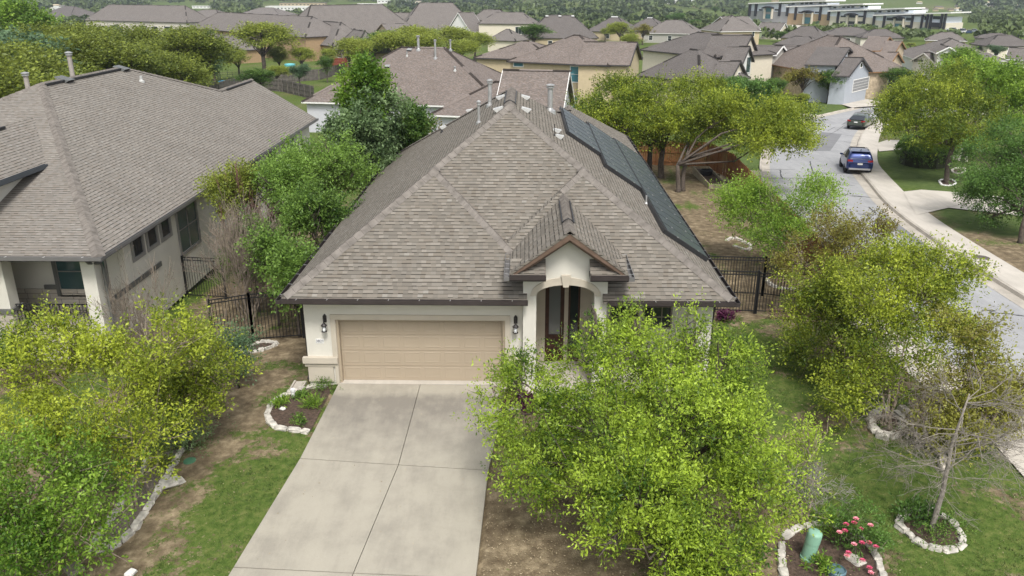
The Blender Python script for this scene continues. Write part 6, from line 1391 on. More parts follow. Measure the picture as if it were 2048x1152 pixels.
clump((1772, 862), .3, LF_GRN, 'small green sprout in the round thick stone ring', 40, .05, seed=14); clump((1655, 1062), .35, LF_YEL, 'tuft of strappy grass behind the utility pedestal', 50, .22, 'grass clump', 'grass_clump', 15, 3., .08); clump((1640, 1140), .25, LF_YEL, 'low pale plant in front of the utility pedestal', 50, .08, seed=16)
clump((325, 935), .3, LF_FOR, 'grey-green tuft in the upper part of the long left bed', 70, .07, seed=17); clump((1450, 640), .28, LF_RED, 'purple-leaved potted plant beside the right corner of the house', 70, .14, seed=18, up=2.)
# black spot: arched wooden trellis fencing right of the gate
iron_fence('iron_fence', [(9.05, 6.9), (10.0, 6.8)], 1.65, 'short black iron fence between the house corner and the gate', 'fence')
iron_fence('iron_gate', [(10.08, 6.8), (11.55, 6.75)], 1.65, 'black iron double gate right of the house', 'gate', post=1.5)
iron_fence('iron_fence', [(11.6, 6.75), (13.3, 6.7), (15.2, 6.6)], 1.6, 'black iron fence right of the gate, ending under the bronze myrtle', 'fence')
iron_fence('iron_fence', [(10.2, 8.9), (12.4, 8.8), (14.6, 8.0)], 1.6, 'second run of black iron fence just behind the gate', 'fence')
tr_ = empty('lattice_edging', GZ(12.4, 6.1), 'low brown wooden lattice edging in front of the iron fence', 'garden edging'); b = MB()
for i in range(16):
    x = 11.8 + i * .16
    for s_ in (1, -1): b.beam((x, 6.15, -.35 if s_ > 0 else -.02), (x + .3, 6.15, -.02 if s_ > 0 else -.35), .02, .03)
b.build('lattice', M('lattice_wood', (.14, .09, .06), .9, .3, 5.), tr_); b = MB(); b.beam((11.8, 6.15, 0), (14.6, 6.1, 0), .03, .04); b.build('rail', MATS['lattice_wood'], tr_)
def board_fence(name, pts, h, mat, label, step=.15, gap=.012, wob=.02, cat='fence'):
    root = empty(name, GZ(*pts[0]), label, cat); rng = np.random.default_rng(int(abs(pts[0][0]) * 10)); b = MB(); rl_ = MB()
    for a, c in zip(pts, pts[1:]):
        a, c = V(a[:2]), V(c[:2]); l = np.linalg.norm(c - a); n = int(l / step); u = (c - a) / l
        for k in range(n):
            p0, p1 = a + u * (k * step), a + u * ((k + 1) * step - gap); z0 = float(zg(*p0)); off = V([-u[1], u[0]]) * rng.normal() * .006; hh = h + rng.normal() * wob
            q = [(p0[0] + off[0], p0[1] + off[1], z0 + .03), (p1[0] + off[0], p1[1] + off[1], z0 + .03), (p1[0] + off[0], p1[1] + off[1], z0 + hh), (p0[0] + off[0], p0[1] + off[1], z0 + hh)]; n2 = V([-u[1], u[0], 0]) * .018
            b.poly(q); b.poly([V(t) + n2 for t in q][::-1]); b.poly([q[3], q[2], V(q[2]) + n2, V(q[3]) + n2]); b.poly([q[0], q[3], V(q[3]) + n2, V(q[0]) + n2]); b.poly([q[1], q[2], V(q[2]) + n2, V(q[1]) + n2])
        za_, zc = float(zg(*a)), float(zg(*c))
        for zz in (.35, h * .55, h - .2): rl_.beam((a[0], a[1] - .03, za_ + zz), (c[0], c[1] - .03, zc + zz), .04, .09)
        for k in range(int(l / 2.4) + 1): p = a + u * k * 2.4; z0 = float(zg(*p)); q_ = MB(); q_.box((p[0] - .05, p[1] - .12, z0 - .1), (p[0] + .05, p[1] - .03, z0 + h)); q_.build('post', mat, root)
    b.build('boards', mat, root); rl_.build('rail', mat, root); return root
board_fence('wooden_fence', [(10.5, 40.2), (16.6, 39.2), (17.0, 33.5), (16.4, 26.5), (15.8, 18), (15.2, 11), (15.2, 6.6)], 1.85, FENCEW, 'orange-brown cedar board fence round the back yard with the oaks')
bx = empty('raised_planter', GZ(15.6, 33), 'long raised wooden planter box beside the cedar fence', 'planter'); b = MB(); PW = M('planter_wood', (.33, .28, .2), .9, .25, 4.)
for (x0, y0, x1, y1) in ((14.9, 30.6, 14.98, 36.2), (16.0, 30.6, 16.08, 36.2), (14.981, 30.6, 15.999, 30.68), (14.981, 36.12, 15.999, 36.2)): b.box((x0, y0, -1.8), (x1, y1, -1.05))
b.build('boards', PW, bx); b = MB(); b.box((14.99, 30.69, -1.8), (15.99, 36.11, -1.2)); b.build('soil', MULCH, bx)
p = G(1413, 368); b = MB(); b.lathe((15.45, 34.2, -1.22), [(.42, 0), (.44, .35), (.40, .36), (.38, .1), (0, .08)], 18); tag(b.build('tub', DARK), 'round black tub standing in the raised planter', 'tub')
# fences and things in the gardens behind the left neighbour
def fpx(L_): return [tuple(G(*p)[:2]) for p in L_]
board_fence('weathered_fence', fpx([(500, 178), (566, 184), (630, 200)]), 1.8, FENCEG, 'grey weathered board fence behind the neighbour\'s rear ridge, nearer run', .25)
board_fence('weathered_fence', fpx([(395, 195), (440, 190), (500, 172), (560, 166), (640, 160), (690, 146)]), 1.8, FENCEG, 'long grey weathered board fence in front of the ochre house', .3)
tq = G(463, 176); r_ = empty('trampoline', tq, 'round trampoline with blue padding and black safety net', 'trampoline'); b = MB(); TR = 1.9
b.lathe(tq, [(TR, 1.05), (TR - .35, 1.08)], 28); b.build('pad', M('blue_pad', (.03, .22, .36), .5), r_); b = MB(); b.lathe(tq, [(TR - .36, 1.0), (.01, .98)], 28); b.build('mat', DARK, r_)
b = MB(); b.lathe(tq, [(TR - .05, .1), (TR - .02, .98)], 28); b.build('skirt', DARK, r_)
for i in range(6): a = i * 1.047; q_ = MB(); q_.tube([tq + V([TR * math.cos(a), TR * math.sin(a), 0]), tq + V([TR * math.cos(a), TR * math.sin(a), 2.6])], .03, 6); q_.build('leg', DARK, r_)
b = MB()
for k in range(5): b.tube([tq + V([TR * math.cos(a), TR * math.sin(a), 1.2 + k * .33]) for a in np.linspace(0, 6.283, 25)], .008, 4)
for a in np.linspace(0, 6.283, 49): b.tube([tq + V([TR * math.cos(a), TR * math.sin(a), 1.1]), tq + V([TR * math.cos(a), TR * math.sin(a), 2.55])], .006, 4)
b.build('net', DARK, r_)
board_fence('red_fence', fpx([(664, 133), (700, 133)]), 1.7, M('red_fence_paint', (.20, .05, .03), .8, .1, 3.), 'dark red board fence by the brown-roofed house patio', .3)
tq = G(580, 132); b = MB(); b.lathe(tq, [(1.1, 0), (1.15, .4), (1.05, .42), (1.0, .3), (0, .28)], 24); tag(b.build('paddling_pool', M('pool_blue', (.15, .5, .55), .3)), 'small turquoise paddling pool under the small oak by the ochre house', 'pool')

# ================================================================== cars
def car(name, label, body_col, rl, fr, st, L_, rails=False, side=1):
    a, b_ = G(*rl, dz=-.1), G(*fr, dz=-.1); hd = unit((b_ - a) * V([1, 1, 0])); c = a + V([hd[1], -hd[0], 0]) * .85 * side
    right = V([hd[1], -hd[0], 0]); z0 = float(zg(c[0], c[1])) - .10; slope_ = (float(zg(*(c + hd * 2.7)[:2])) - float(zg(*c[:2]))) / 2.7; fw_ = unit(hd + V([0, 0, slope_])); upv = np.cross(right, fw_)
    O = V([c[0], c[1], z0]) - fw_ * .95
    T = lambda x, y, z: O + fw_ * x + right * y + upv * z
    root = empty(name, O + fw_ * L_ / 2, label, 'car'); BD = bpy.data.materials.get(name + '_paint')
    m, t, p = base_mat(name + '_paint'); p.inputs['Base Color'].default_value = (*body_col, 1); p.inputs['Metallic'].default_value = .55; p.inputs['Roughness'].default_value = .28; p.inputs['Coat Weight'].default_value = .6
    rings = []
    for x, ws, wb, zb, zbelt, wt, zt in st:
        half = [(0, zb), (ws * .86, zb), (ws, zb + .10), (ws * 1.0, (zb + zbelt) * .5), (wb, zbelt), (wt, zt - .07), (wt * .86, zt), (0, zt + .012)]
        rings.append([T(x, y, z) for y, z in half] + [T(x, -y, z) for y, z in half[::-1][1:-1]])
    n = len(rings[0]); me = MB(); me.v = [tuple(q) for r in rings for q in r]
    for i in range(len(rings) - 1):
        for k in range(n): me.f.append((i * n + k, i * n + (k + 1) % n, (i + 1) * n + (k + 1) % n, (i + 1) * n + k)); me.uv += [(0, 0)] * 4
    me.f.append(tuple(range(n))); me.uv += [(0, 0)] * n; me.f.append(tuple(range((len(rings) - 1) * n, len(rings) * n))[::-1]); me.uv += [(0, 0)] * n
    o = me.build('body', m, root, smooth=True); sm = o.modifiers.new('s', 'SUBSURF'); sm.levels = 2; sm.render_levels = 2
    CG = glassmat('car_glass', (.012, .015, .02), .05)
    def on(x, side, t):                          # point on the body side between belt (0) and roof (1) at station x
        xs = [s[0] for s in st]; g_ = lambda k: float(np.interp(x, xs, [s[k] for s in st])); wb, zb_, wt, zt = g_(2), g_(4), g_(5), g_(6) - .07
        return T(x, side * (wb + (wt - wb) * t) + side * .004, zb_ + (zt - zb_) * t)
    x_r, x_ws0, x_ws1 = st[3][0], st[6][0], st[7][0]
    for sd in (1, -1):
        for x0, x1 in ((x_r + .25, 1.62), (1.70, 2.62)):
            q = [on(x0, sd, .06), on(x1, sd, .06), on(min(x1, x_ws0 - .25), sd, .9), on(x0 + .12, sd, .9)]; b = MB(); b.poly(q); b.build('side_window', CG, root)
        b = MB(); b.beam(T(x_ws1 - .45, sd * .93, st[7][4] + .06), T(x_ws1 - .28, sd * 1.03, st[7][4] + .06), .12, .11, up=tuple(upv)); b.build('mirror', m, root)
    def cross(x, w_, z, off): return [T(x - off, -w_, z + off * .4), T(x - off, w_, z + off * .4)]
    s1, s2, s3 = st[1], st[2], st[3]
    b = MB(); lo_ = T(s1[0] + .02, 0, s1[4]); b.poly([T(s1[0] + .0, -s1[5] * .88, s1[4] + .10), T(s1[0] + .0, s1[5] * .88, s1[4] + .10), T(s3[0] - .12, s3[5] * .84, s3[6] - .06), T(s3[0] - .12, -s3[5] * .84, s3[6] - .06)]); b.build('rear_window', CG, root)
    w0, w1 = st[6], st[7]; b = MB(); b.poly([T(w1[0] + .02, -w1[5] * .85, w1[6] + .03), T(w1[0] + .02, w1[5] * .85, w1[6] + .03), T(st[5][0] + .06, st[5][5] * .82, st[5][6] + .02), T(st[5][0] + .06, -st[5][5] * .82, st[5][6] + .02)]); b.build('windscreen', CG, root)
    for x in (.95, .95 + L_ * .585):
        for sd in (1, -1):
            prof = [(.20, -.11), (.30, -.12), (.345, -.09), (.345, .09), (.30, .12), (.20, .11)]
            def ringed(pr, nm, mt, par, smooth=True):
                q = MB(); i0 = 0
                for r, d in pr: q.v += [tuple(T(x, sd * .82 + sd * d, .345) + (fw_ * math.cos(a) + upv * math.sin(a)) * r) for a in np.linspace(0, 2 * math.pi, 20, endpoint=False)]
                for i in range(len(pr) - 1):
                    for k in range(20): q.f.append((i * 20 + k, i * 20 + (k + 1) % 20, (i + 1) * 20 + (k + 1) % 20, (i + 1) * 20 + k)); q.uv += [(0, 0)] * 4
                return q.build(nm, mt, par, smooth=smooth)
            wh = ringed(prof, 'wheel', M('tyre_rubber', (.015, .015, .016), .8), root); ringed([(.21, .02), (.20, .08), (.06, .085), (.001, .07)], 'rim', M('alloy_rim', (.30, .30, .31), .3, .1, 5., metal=.8), wh)
            ringed([(.40, -.02), (.40, .085), (.355, .09)], 'wheel_arch', DARK, root)
    RED = M('tail_lamp', (.28, .012, .012), .25); 
    for sd in (1, -1):
        b = MB(); x = s1[0]; b.beam(T(x - .02, sd * .50, s1[4] - .04), T(x - .0, sd * .86, s1[4] - .01), .07, .13, up=tuple(upv)); b.build('tail_light', RED, root)
    b = MB(); b.beam(T(-.045, -.17, .78), T(-.045, .17, .78), .02, .12, up=tuple(upv)); b.build('number_plate', WHITE, root)
    b = MB(); b.beam(T(-.03, -.72, .42), T(-.03, .72, .42), .08, .12, up=tuple(upv)); b.build('bumper', M('silver_trim', (.45, .45, .46), .35, .05, 3., metal=.6) if rails else DARK, root)
    b = MB(); b.tube([T(.5, 0, st[4][6]), T(.42, 0, st[4][6] + .06), T(.36, 0, st[4][6] + .10)], [.03, .02, .008], 6); b.build('antenna', DARK, root)
    if rails:
        for sd in (1, -1): b = MB(); b.tube([T(.75, sd * .60, 1.62), T(.85, sd * .60, 1.70), T(2.2, sd * .60, 1.70), T(2.35, sd * .60, 1.62)], .022, 6); b.build('roof_rail', MATS['silver_trim'], root)
        b = MB(); b.slab([T(.18, -.6, 1.66), T(.18, .6, 1.66), T(.5, .62, 1.68), T(.5, -.62, 1.68)], .04); b.build('spoiler', m, root)
    return root
suv = [(0., .74, .76, .40, .80, .70, .86), (.05, .88, .88, .36, 1.02, .78, 1.14), (.22, .92, .91, .32, 1.06, .72, 1.50), (.5, .93, .92, .30, 1.06, .70, 1.66), (1.5, .94, .93, .28, 1.05, .70, 1.70), (2.4, .94, .93, .28, 1.04, .68, 1.66), (2.9, .94, .93, .28, 1.03, .70, 1.40), (3.35, .93, .92, .28, 1.00, .78, 1.08), (4.1, .92, .90, .28, .92, .74, .97), (4.45, .84, .82, .30, .78, .66, .82), (4.6, .70, .68, .34, .62, .52, .66)]
sed = [(0., .76, .78, .36, .78, .72, .84), (.05, .90, .90, .32, .92, .84, .98), (.55, .94, .92, .28, .96, .80, 1.04), (1.25, .95, .93, .26, .96, .68, 1.38), (2.0, .95, .94, .24, .95, .68, 1.46), (2.7, .95, .94, .24, .94, .66, 1.40), (3.15, .95, .94, .24, .93, .68, 1.18), (3.6, .94, .93, .24, .92, .78, .98), (4.5, .93, .91, .24, .84, .74, .90), (4.9, .84, .82, .28, .70, .64, .74), (5.03, .70, .68, .3, .56, .5, .58)]
car('parked_suv', 'dark blue crossover parked at the right kerb, seen from behind', (.012, .030, .13), (1689, 344), (1678, 328), suv, 4.6, rails=True)
car('parked_sedan', 'dark green sedan parked farther up the street near the bend', (.09, .11, .085), (1731, 259), (1744, 252), sed, 5.03, side=-1)

# ================================================================== the office building far right
zB = -7.8
OA, OB = at(1500, 40, z=zB), at(1893, 57, z=zB); OU = unit(OB - OA); ON = V([-OU[1], OU[0], 0]); ON = ON if ON @ (OA - CAM) > 0 else -ON
OFF = empty('office_building', (OA + OB) / 2, 'long two-storey office building with tilted white roofs and black piers on the rise', 'office building')
def fac(zx, zy, off=0.):                          # enlarged-crop coordinates -> point on the facade plane
    px, py = 1480 + zx / 4.655, zy / 4.655; d = ray(px, py); o = OA - ON * off; t = ((o - CAM) @ ON) / (d @ ON); return CAM + t * d
def fbox(nm, x0, y0, x1, y1, mat, t0, t1, parent=OFF):
    """rectangle on the facade, x0..x1 / y0..y1 in crop coordinates, standing t0..t1 metres in front"""
    p0, p1 = fac(x0, (y0 + y1) / 2), fac(x1, (y0 + y1) / 2); za_, zb_ = fac(x0, y0)[2], fac(x0, y1)[2]; b = MB()
    c = [p - ON * o for o in (t0, t1) for p in (p0, p1)]; q = [V([p[0], p[1], z]) for z in (zb_, za_) for p in c]
    for f in ((0, 1, 3, 2), (4, 5, 7, 6), (0, 1, 5, 4), (2, 3, 7, 6), (0, 2, 6, 4), (1, 3, 7, 5)): b.poly([q[k] for k in f])
    return b.build(nm, mat, parent)
PB, PG, PT_, PC, PK_ = M('blue_grey_panel', (.64, .69, .75), .6, .03), M('grey_panel', (.32, .32, .32), .7, .03), M('tan_panel', (.40, .29, .17), .8, .05), M('cream_panel', (.64, .59, .48), .8, .05), M('black_pier', (.018, .018, .022), .6)
secs = [(90, 450, 100, PG, 195, 28), (440, 835, 122, PT_, 235, 58), (830, 1255, 150, PC, 262, 98), (1250, 1925, 190, PC, 285, 138)]
for i, (x0, x1, ym, lowm, yb_, yt) in enumerate(secs):
    fbox('upper_wall', x0, yt + 2, x1 - 8, ym, PB, -14, 0); fbox('lower_wall', x0, ym, x1 - 8, yb_ + 20, lowm, -14, .05)
    if i < 3: fbox('clerestory', x1 - 8, yt - 8, x1 + 340, yt + 34, PB, -12, -2)
    a, b_ = fac(x0 - 15, yt - 1, 1.5), fac(x0 + 705 + (10 if i == 3 else 0), yt - 26, 1.5); bk = ON * 17; b = MB(); b.slab([a, b_, b_ + bk, a + bk], .6); b.build('roof', WHITE, OFF)
for i, (x, y0, y1) in enumerate(((88, 30, 150), (145, 28, 150), (368, 22, 150), (438, 66, 150), (515, 62, 185), (745, 54, 190), (822, 104, 190), (910, 100, 225), (1158, 92, 225), (1245, 142, 235), (1338, 140, 268), (1600, 132, 268), (1692, 130, 268), (1738, 128, 275), (1772, 126, 275), (1872, 118, 275), (1905, 116, 275))): fbox('pier', x, y0, x + 15, y1, PK_, 0, 1.0)
for x0, y0, x1, y1 in ((235, 68, 300, 108), (240, 132, 300, 172), (178, 85, 213, 98), (325, 85, 362, 98), (595, 104, 668, 122), (600, 160, 655, 220), (545, 108, 588, 120), (700, 108, 742, 120), (1005, 132, 1082, 162), (1005, 197, 1080, 225), (1005, 232, 1075, 262), (940, 145, 985, 158), (1105, 145, 1152, 158), (935, 198, 982, 220), (1100, 198, 1148, 220), (1440, 165, 1535, 192), (1440, 218, 1500, 262), (1368, 162, 1430, 188), (1548, 162, 1598, 190), (1362, 228, 1408, 250), (1540, 232, 1592, 262), (1720, 155, 1760, 185), (1800, 150, 1870, 178)):
    fbox('window', x0, y0, x1, y1, TEAL if y1 - y0 > 30 else GLASS, .1, .25)
for i in range(3):
    for k in range(8 if i < 2 else 7): x = (460, 848, 1268)[i] + k * 42; fbox('window', x, (30, 64, 102)[i] - k * 1.4, x + 26, (44, 78, 116)[i] - k * 1.4, GLASS if k % 4 != 1 else WHITE, -1.95, -1.8)
for x0, x1, y in ((225, 318, 66), (590, 690, 104), (995, 1100, 130), (1430, 1540, 160)):
    b = MB(); n = 8; P = [fac(x0 + (x1 - x0) * t, y + 10 - 14 * math.sin(math.pi * t)) for t in np.linspace(0, 1, n + 1)]
    for p, q in zip(P, P[1:]): b.beam(p - ON * 1.2, q - ON * 1.2, 2.4, .5)
    b.build('entrance_canopy', PK_ if y > 100 else DARK, OFF)
    for x in (x0 + 8, x1 - 16): fbox('column', x, y + 12, x + 9, 175 if y < 100 else (225 if y < 120 else 265), PC, .2, 1.4)
fbox('awning', 1790, 208, 1880, 250, PK_, .1, 2.)
ph = [(fac(x, y, .0)) for x, y in ((40, 190), (830, 275), (1300, 320), (2000, 330), (1990, 270))]
# car park, cars, field tracks
path('road', [p[:2] for p in (G(1500, 45), G(1600, 58), G(1690, 68), G(1690, 64), G(1610, 52), G(1505, 41))], CONC_W, .08)
rng = np.random.default_rng(77)
def small_car(px, col, label, rz=0., van=False):
    p = G(*px); r_ = empty('parked_car', p, label, 'car', 'cars in the office car park' if px[1] < 80 else None); Rm = Matrix.Translation(Vector(p)) @ Matrix.Rotation(rz, 4, 'Z'); m = M('paint_%d_%d_%d' % tuple(int(c * 99) for c in col), col, .35, .02); H = .35 if van else 0
    b = MB(); 
    for lo_, hi_ in (((-2.2, -.9, .35), (2.2, .9, .95)),): b.box(lo_, hi_, Rm)
    b.build('body', m, r_); c0 = [(-1.6, -.85, .951), (1.1, -.85, .951), (1.1, .85, .951), (-1.6, .85, .951)]; c1 = [(-1.2, -.7, 1.45 + H), (.5, -.7, 1.45 + H), (.5, .7, 1.45 + H), (-1.2, .7, 1.45 + H)]; b = MB()
    for i in range(4): j = (i + 1) % 4; b.poly([tuple(Rm @ Vector(q)) for q in (c0[i], c0[j], c1[j], c1[i])])
    b.build('window', GLASS, r_); b = MB(); b.poly([tuple(Rm @ Vector(q)) for q in c1]); b.build('roof', m, r_)
    for x in (-1.4, 1.4):
        for y in (-.86, .86): b = MB(); b.tube([tuple(Rm @ Vector((x, y - .1, .33))), tuple(Rm @ Vector((x, y + .1, .33)))], .33, 10); b.build('wheel', DARK, r_)
    return r_
for px, col, lab in (((1903, 62), (.6, .6, .6), 'white car in the office car park, left of the red one'), ((1913, 57), (.45, .02, .02), 'red car in the office car park'), ((1925, 66), (.65, .65, .65), 'white van in the office car park, front row'), ((1938, 67), (.03, .06, .14), 'dark blue car in the office car park, right end'), ((1948, 65), (.25, .28, .3), 'silver car in the office car park, right of the dark blue one')): small_car(px, col, lab, rng.uniform(0, 3), 'van' in lab)
small_car((1735, 190), (.02, .02, .022), 'black car parked in front of the pale blue house\'s garage', .3); small_car((1685, 192), (.05, .05, .055), 'dark grey car parked behind the bend trees', .5); small_car((1838, 188), (.62, .63, .65), 'white car seen through the trees left of the vivid maple', .1); small_car((1812, 186), (.3, .32, .35), 'silver car seen through the trees beside the white one', .2)
small_car((1935, 200), (.6, .6, .6), 'white pickup glimpsed through the layered elm crown', .1, True)

# ================================================================== pale buildings across the valley
def Gv(px, py):
    px, py = np.asarray(px, float), np.asarray(py, float); d = _f * FPX + _r * (px[:, None] - 1024) - _u * (py[:, None] - 576); d /= np.linalg.norm(d, axis=1, keepdims=True); t = np.full(len(px), 120.); done = np.zeros(len(px), bool)
    for i in range(900):
        p = CAM + d * t[:, None]; h = p[:, 2] - zg(p[:, 0], p[:, 1]); done |= h < .3; t = np.where(done, t, t + np.maximum(h * .6, t * .004 + .05))
        if (done | (t > 6000)).all(): break
    return CAM + d * t[:, None], done & (t < 5600)
FB = [((105, 26, 130, 15), 'cluster of pale buildings left of the cream pyramid-roofed house', 'white'), ((120, 31, 150, 22), 'long pale building below the hillside cluster at the left', 'cream'), ((305, 20, 345, 12), 'white warehouse between the cream and low hipped roofs', 'white'), ((318, 29, 340, 20), 'white building with flat roof below the warehouse', 'white'),
      ((385, 17, 420, 12), 'thin white building beyond the low hipped roof', 'white'), ((531, 22, 640, 13), 'longest white flat building beyond the ochre house', 'white'), ((560, 14, 650, 6), 'dark-roofed brown commercial block behind the longest white building', 'tan'), ((715, 20, 763, 8), 'white office block with window bands right of the pyramid roof', 'white'),
      ((755, 7, 812, 0), 'pale building at the top edge above the white office block', 'white'), ((830, 9, 870, 2), 'cream building at the top edge left of the white gable house peak', 'cream'), ((1330, 8, 1390, 0), 'scattered white building on the far slope above the bare field', 'white')]
for (x0, y1, x1, y0), lab, wl in FB:
    p = G((x0 + x1) / 2, y1); dist = (p - CAM) @ _f; w_ = (x1 - x0) * dist / FPX; h_ = (y1 - y0) * dist / FPX; r_ = empty('far_building', p, lab, 'building', 'pale buildings across the valley'); b = MB(); Rm = Matrix.Translation(Vector(p)) @ Matrix.Rotation(.1 * math.sin(x0), 4, 'Z')
    b.box((-w_ / 2, 0, -3), (w_ / 2, w_ * .3, h_ - .4), Rm); b.build('wall', WALLS[wl], r_); b = MB(); b.box((-w_ / 2 - .3, -.3, h_ - .39), (w_ / 2 + .3, w_ * .3 + .3, h_), Rm); b.build('roof', WHITE if wl == 'white' else ROOF_G, r_)
    n = max(3, int((x1 - x0) / 7)); 
    for row in ((.55,) if h_ < 9 else (.3, .65)):
        for k in range(n): wx = -w_ / 2 + w_ * (k + .3) / n; b = MB(); b.box((wx, -.12, h_ * row - h_ * .09), (wx + w_ / n * .5, -.02, h_ * row + h_ * .09), Rm); b.build('window', GLASS, r_)
hp = []
rr = np.random.default_rng(5)
for k in range(46):
    x, y = (rr.uniform(1830, 2048), rr.uniform(5, 26)) if k < 30 else ((rr.uniform(1340, 1560), rr.uniform(1, 9)) if k < 40 else (rr.uniform(95, 130), rr.uniform(14, 28)))
    p = G(x, y); dist = (p - CAM) @ _f
    if dist > 4500: continue
    w_, h_ = rr.uniform(9, 17) * dist / FPX, rr.uniform(3, 5) * dist / FPX; r_ = empty('hillside_house', p, 'small pale house on the distant wooded hillside', 'house', 'houses on the far hillside'); Rm = Matrix.Translation(Vector(p)) @ Matrix.Rotation(rr.uniform(-.6, .6), 4, 'Z')
    b = MB(); b.box((-w_ / 2, -w_ * .25, -3), (w_ / 2, w_ * .25, h_), Rm); b.build('wall', WALLS[['white', 'cream', 'white', 'tan'][k % 4]], r_); b = MB(); e = [(-w_ / 2 - .5, -w_ * .25 - .5, h_ + .01), (w_ / 2 + .5, -w_ * .25 - .5, h_ + .01), (w_ / 2 + .5, w_ * .25 + .5, h_ + .01), (-w_ / 2 - .5, w_ * .25 + .5, h_ + .01)]; t0, t1 = (-w_ * .25, 0, h_ * 1.45), (w_ * .25, 0, h_ * 1.45)
    for q in ((e[0], e[1], t1, t0), (e[1], e[2], t1), (e[2], e[3], t0, t1), (e[3], e[0], t0)): b.poly([tuple(Rm @ Vector(c)) for c in q])
    b.build('roof', [ROOF_G, ROOF_W, WALLS['tan']][k % 3], r_)

# ================================================================== far woods: nobody could count these trees
def woods(name, N, region, size, seed, mat, tn0=.5):
    rng = np.random.default_rng(seed); px = rng.uniform(-80, 2130, N); py = rng.uniform(region[0], region[1], N); P, ok = Gv(px, py)
    dist = (P - CAM) @ _f; msk = ok & (dist > 235)
    n_ = fbm(P[:, 0] / 60, P[:, 1] / 110, 0, 3); msk &= n_ > .31
    # keep the office plateau, the field and the pale town clear
    q = np.stack([px, py], 1)
    def clear(poly): return inside(np.array(poly, float), px, py)
    for poly in ([(1490, 0), (1905, 0), (1960, 78), (1880, 76), (1500, 52)], [(1330, 18), (1420, 20), (1500, 44), (1440, 40), (1360, 28)], [(525, 6), (780, 4), (780, 30), (525, 30)], [(100, 14), (160, 18), (160, 34), (100, 34)], [(300, 8), (425, 8), (425, 32), (300, 32)], [(1890, 56), (1960, 50), (1970, 74), (1900, 76)]): msk &= ~clear(poly)
    P, dist = P[msk], dist[msk]; n = len(P); k = 26
    R0 = np.clip(dist / FPX * rng.uniform(5, 9, n), 2.2, 16); Hh = R0 * rng.uniform(.8, 1.1, n)
    D = unit(rng.normal(size=(n, k, 3))); D[..., 2] = np.abs(D[..., 2]) * 1.1 - .25
    C = P[:, None] + D * np.stack([R0, R0, Hh], -1)[:, None] * rng.uniform(.7, 1, (n, k, 1)) + V([0, 0, 1]) * Hh[:, None, None] * .8
    s = (R0 * .42)[:, None, None] * rng.uniform(.7, 1.4, (n, k, 1)); a = unit(rng.normal(size=(n, k, 3))); bb = unit(np.cross(a, unit(D + rng.normal(size=(n, k, 3)) * .4)))
    vs = np.stack([C - a * s, C + bb * s * .8, C + a * s, C - bb * s * .8], 2).reshape(-1, 3); to_ = np.repeat(np.clip(tn0 + (fbm(P[:, 0] / 35, P[:, 1] / 60) - .5) * 1.6 + rng.normal(size=n) * .2, 0, 1), k * 4)
    tag(mesh_np(name, vs, np.arange(len(vs)).reshape(-1, 4), mat, None, to_), 'dense green woodland covering the far slopes', 'woodland', None, 'stuff')
LF_WD = leafmat('far_wood_leaves', (.025, .045, .014), (.115, .155, .045), .15)
woods('woodland', 5200, (-30, 46), 1, 3, LF_WD); woods('woodland', 700, (44, 82), 1, 4, LF_WD, .6)

# ================================================================== lawn tufts and litter
rng = np.random.default_rng(17)
def tufts(name, N, xr, yr, mat, h, gmin, label, seed):
    rng = np.random.default_rng(seed); x, y = rng.uniform(*xr, N), rng.uniform(*yr, N); g = grassmask(x, y) + (fbm(x * 3, y * 3) - .5) * .5; k = g > gmin
    k &= ~inside([DQ[0][0] + V([-.06, 0]), DQ[0][2] + V([.06, 0]), DQ[1][2] + V([.06, 0]), DQ[2][2] + V([.06, 0]), DQ[3][2], DQ[3][0], DQ[2][0] - V([.06, 0]), DQ[1][0] - V([.06, 0])], x, y); k &= ~((x > -3.5) & (x < 8.6) & (y > -.6)); k &= ~((x > 2.4) & (x < 5.4) & (y > -1.7)); k &= ~inside(np.concatenate([offset(KRall, -SR * 1.8), offset(KLall, SR * .3)[::-1]]), x, y)
    x, y = x[k], y[k]; n = len(x); K = 5; P = np.c_[x, y, zg(x, y) - .01][:, None] + np.c_[rng.normal(size=(n * K, 2)) * .035, np.zeros(n * K)].reshape(n, K, 3); d = unit(rng.normal(size=(n, K, 3)) * V([.5, .5, .1]) + V([0, 0, 1])); hh = h * rng.uniform(.5, 1.3, (n, K, 1)); s = unit(np.cross(d, rng.normal(size=(n, K, 3)))) * .008
    vs = np.stack([P - s, P + s, P + d * hh], 2).reshape(-1, 3); tn = np.repeat(np.clip(.45 + (fbm(x * .9, y * .9, 4) - .5) * 1.5 + rng.normal(size=n) * .2, 0, 1), K * 3); tag(mesh_np(name, vs, np.arange(len(vs)).reshape(-1, 3), mat, None, tn, 3), label, 'grass', None, 'stuff')
LF_GR = leafmat('grass_blades', (.05, .09, .02), (.17, .21, .06), .2, .7)
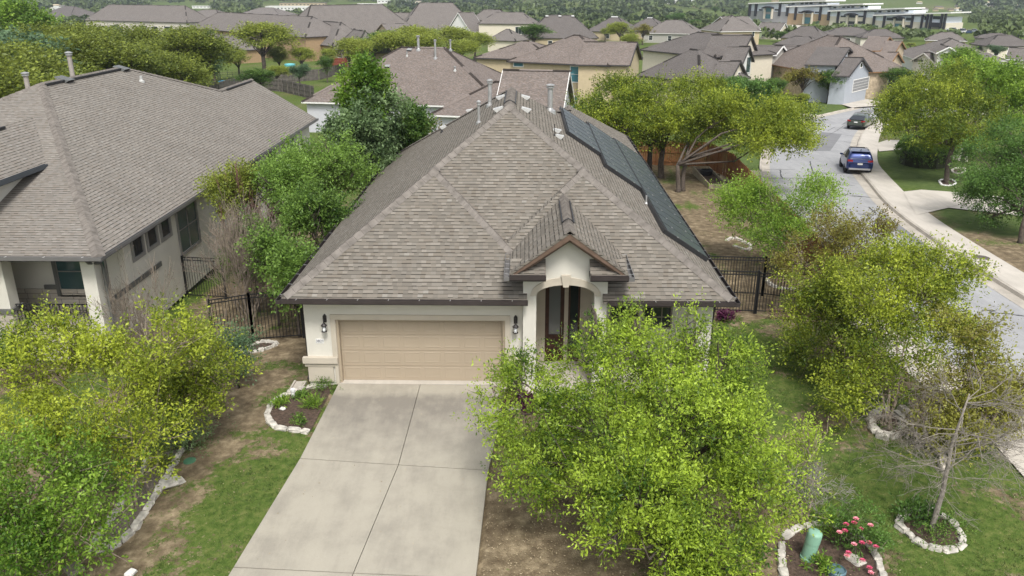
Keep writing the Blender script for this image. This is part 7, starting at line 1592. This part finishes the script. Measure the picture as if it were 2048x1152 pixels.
tufts('grass', 60000, (-13, 19), (-10.5, 9), LF_GR, .06, .42, 'short patchy green lawn grass round the house', 5)
x, y = rng.normal(4.4, 2.0, 3500), rng.normal(-7.2, 1.8, 3500); k = (x > 2.2); x, y = x[k], y[k]; n = len(x)
x = np.r_[x, rng.uniform(-12, 19, 2500)]; y = np.r_[y, rng.uniform(-10, 8, 2500)]; k = ~((x > -3.8) & (x < 8.6) & (y > -.6)) & ~inside(np.concatenate([offset(KRall, -SR * 1.8), offset(KLall, SR * .3)[::-1]]), x, y); x, y = x[k], y[k]; n = len(x)
on_d = inside([DQ[0][0], DQ[0][2], DQ[1][2], DQ[2][2], DQ[3][2], DQ[3][0], DQ[2][0], DQ[1][0]], x, y); k = ~on_d | (rng.random(n) < .25); x, y = x[k], y[k]; n = len(x)
C = np.c_[x, y, zg(x, y) + .062]; a = unit(np.c_[rng.normal(size=(n, 2)), rng.normal(size=n) * .2]) * rng.uniform(.012, .03, (n, 1)); b2 = unit(np.cross(a, V([0, 0, 1]) + rng.normal(size=(n, 3)) * .3)) * .010
tag(mesh_np('fallen_leaves', np.stack([C - a, C + b2, C + a, C - b2], 1).reshape(-1, 3), np.arange(n * 4).reshape(-1, 4), leafmat('dry_leaves', (.16, .11, .06), (.45, .37, .24), .1), None, np.repeat(rng.random(n), 4)), 'dry fallen leaves scattered over the soil and lawn', 'fallen leaves', None, 'stuff')

# ================================================================== the air between here and the hills
hz = float(max(Z.max(), CAM[2])) + 25; b = MB(); b.box((-4700, -1000, float(Z.min()) - 1), (4700, 5700, hz)); m = bpy.data.materials.new('haze_air'); m.use_nodes = True; m.node_tree.nodes.clear(); vo = m.node_tree.nodes.new('ShaderNodeVolumePrincipled'); ou = m.node_tree.nodes.new('ShaderNodeOutputMaterial')
vo.inputs['Color'].default_value = (.80, .88, 1, 1); vo.inputs['Density'].default_value = .00016; vo.inputs['Anisotropy'].default_value = .2; m.node_tree.links.new(vo.outputs[0], ou.inputs['Volume']); tag(b.build('haze', m), None, None, None, 'stuff')
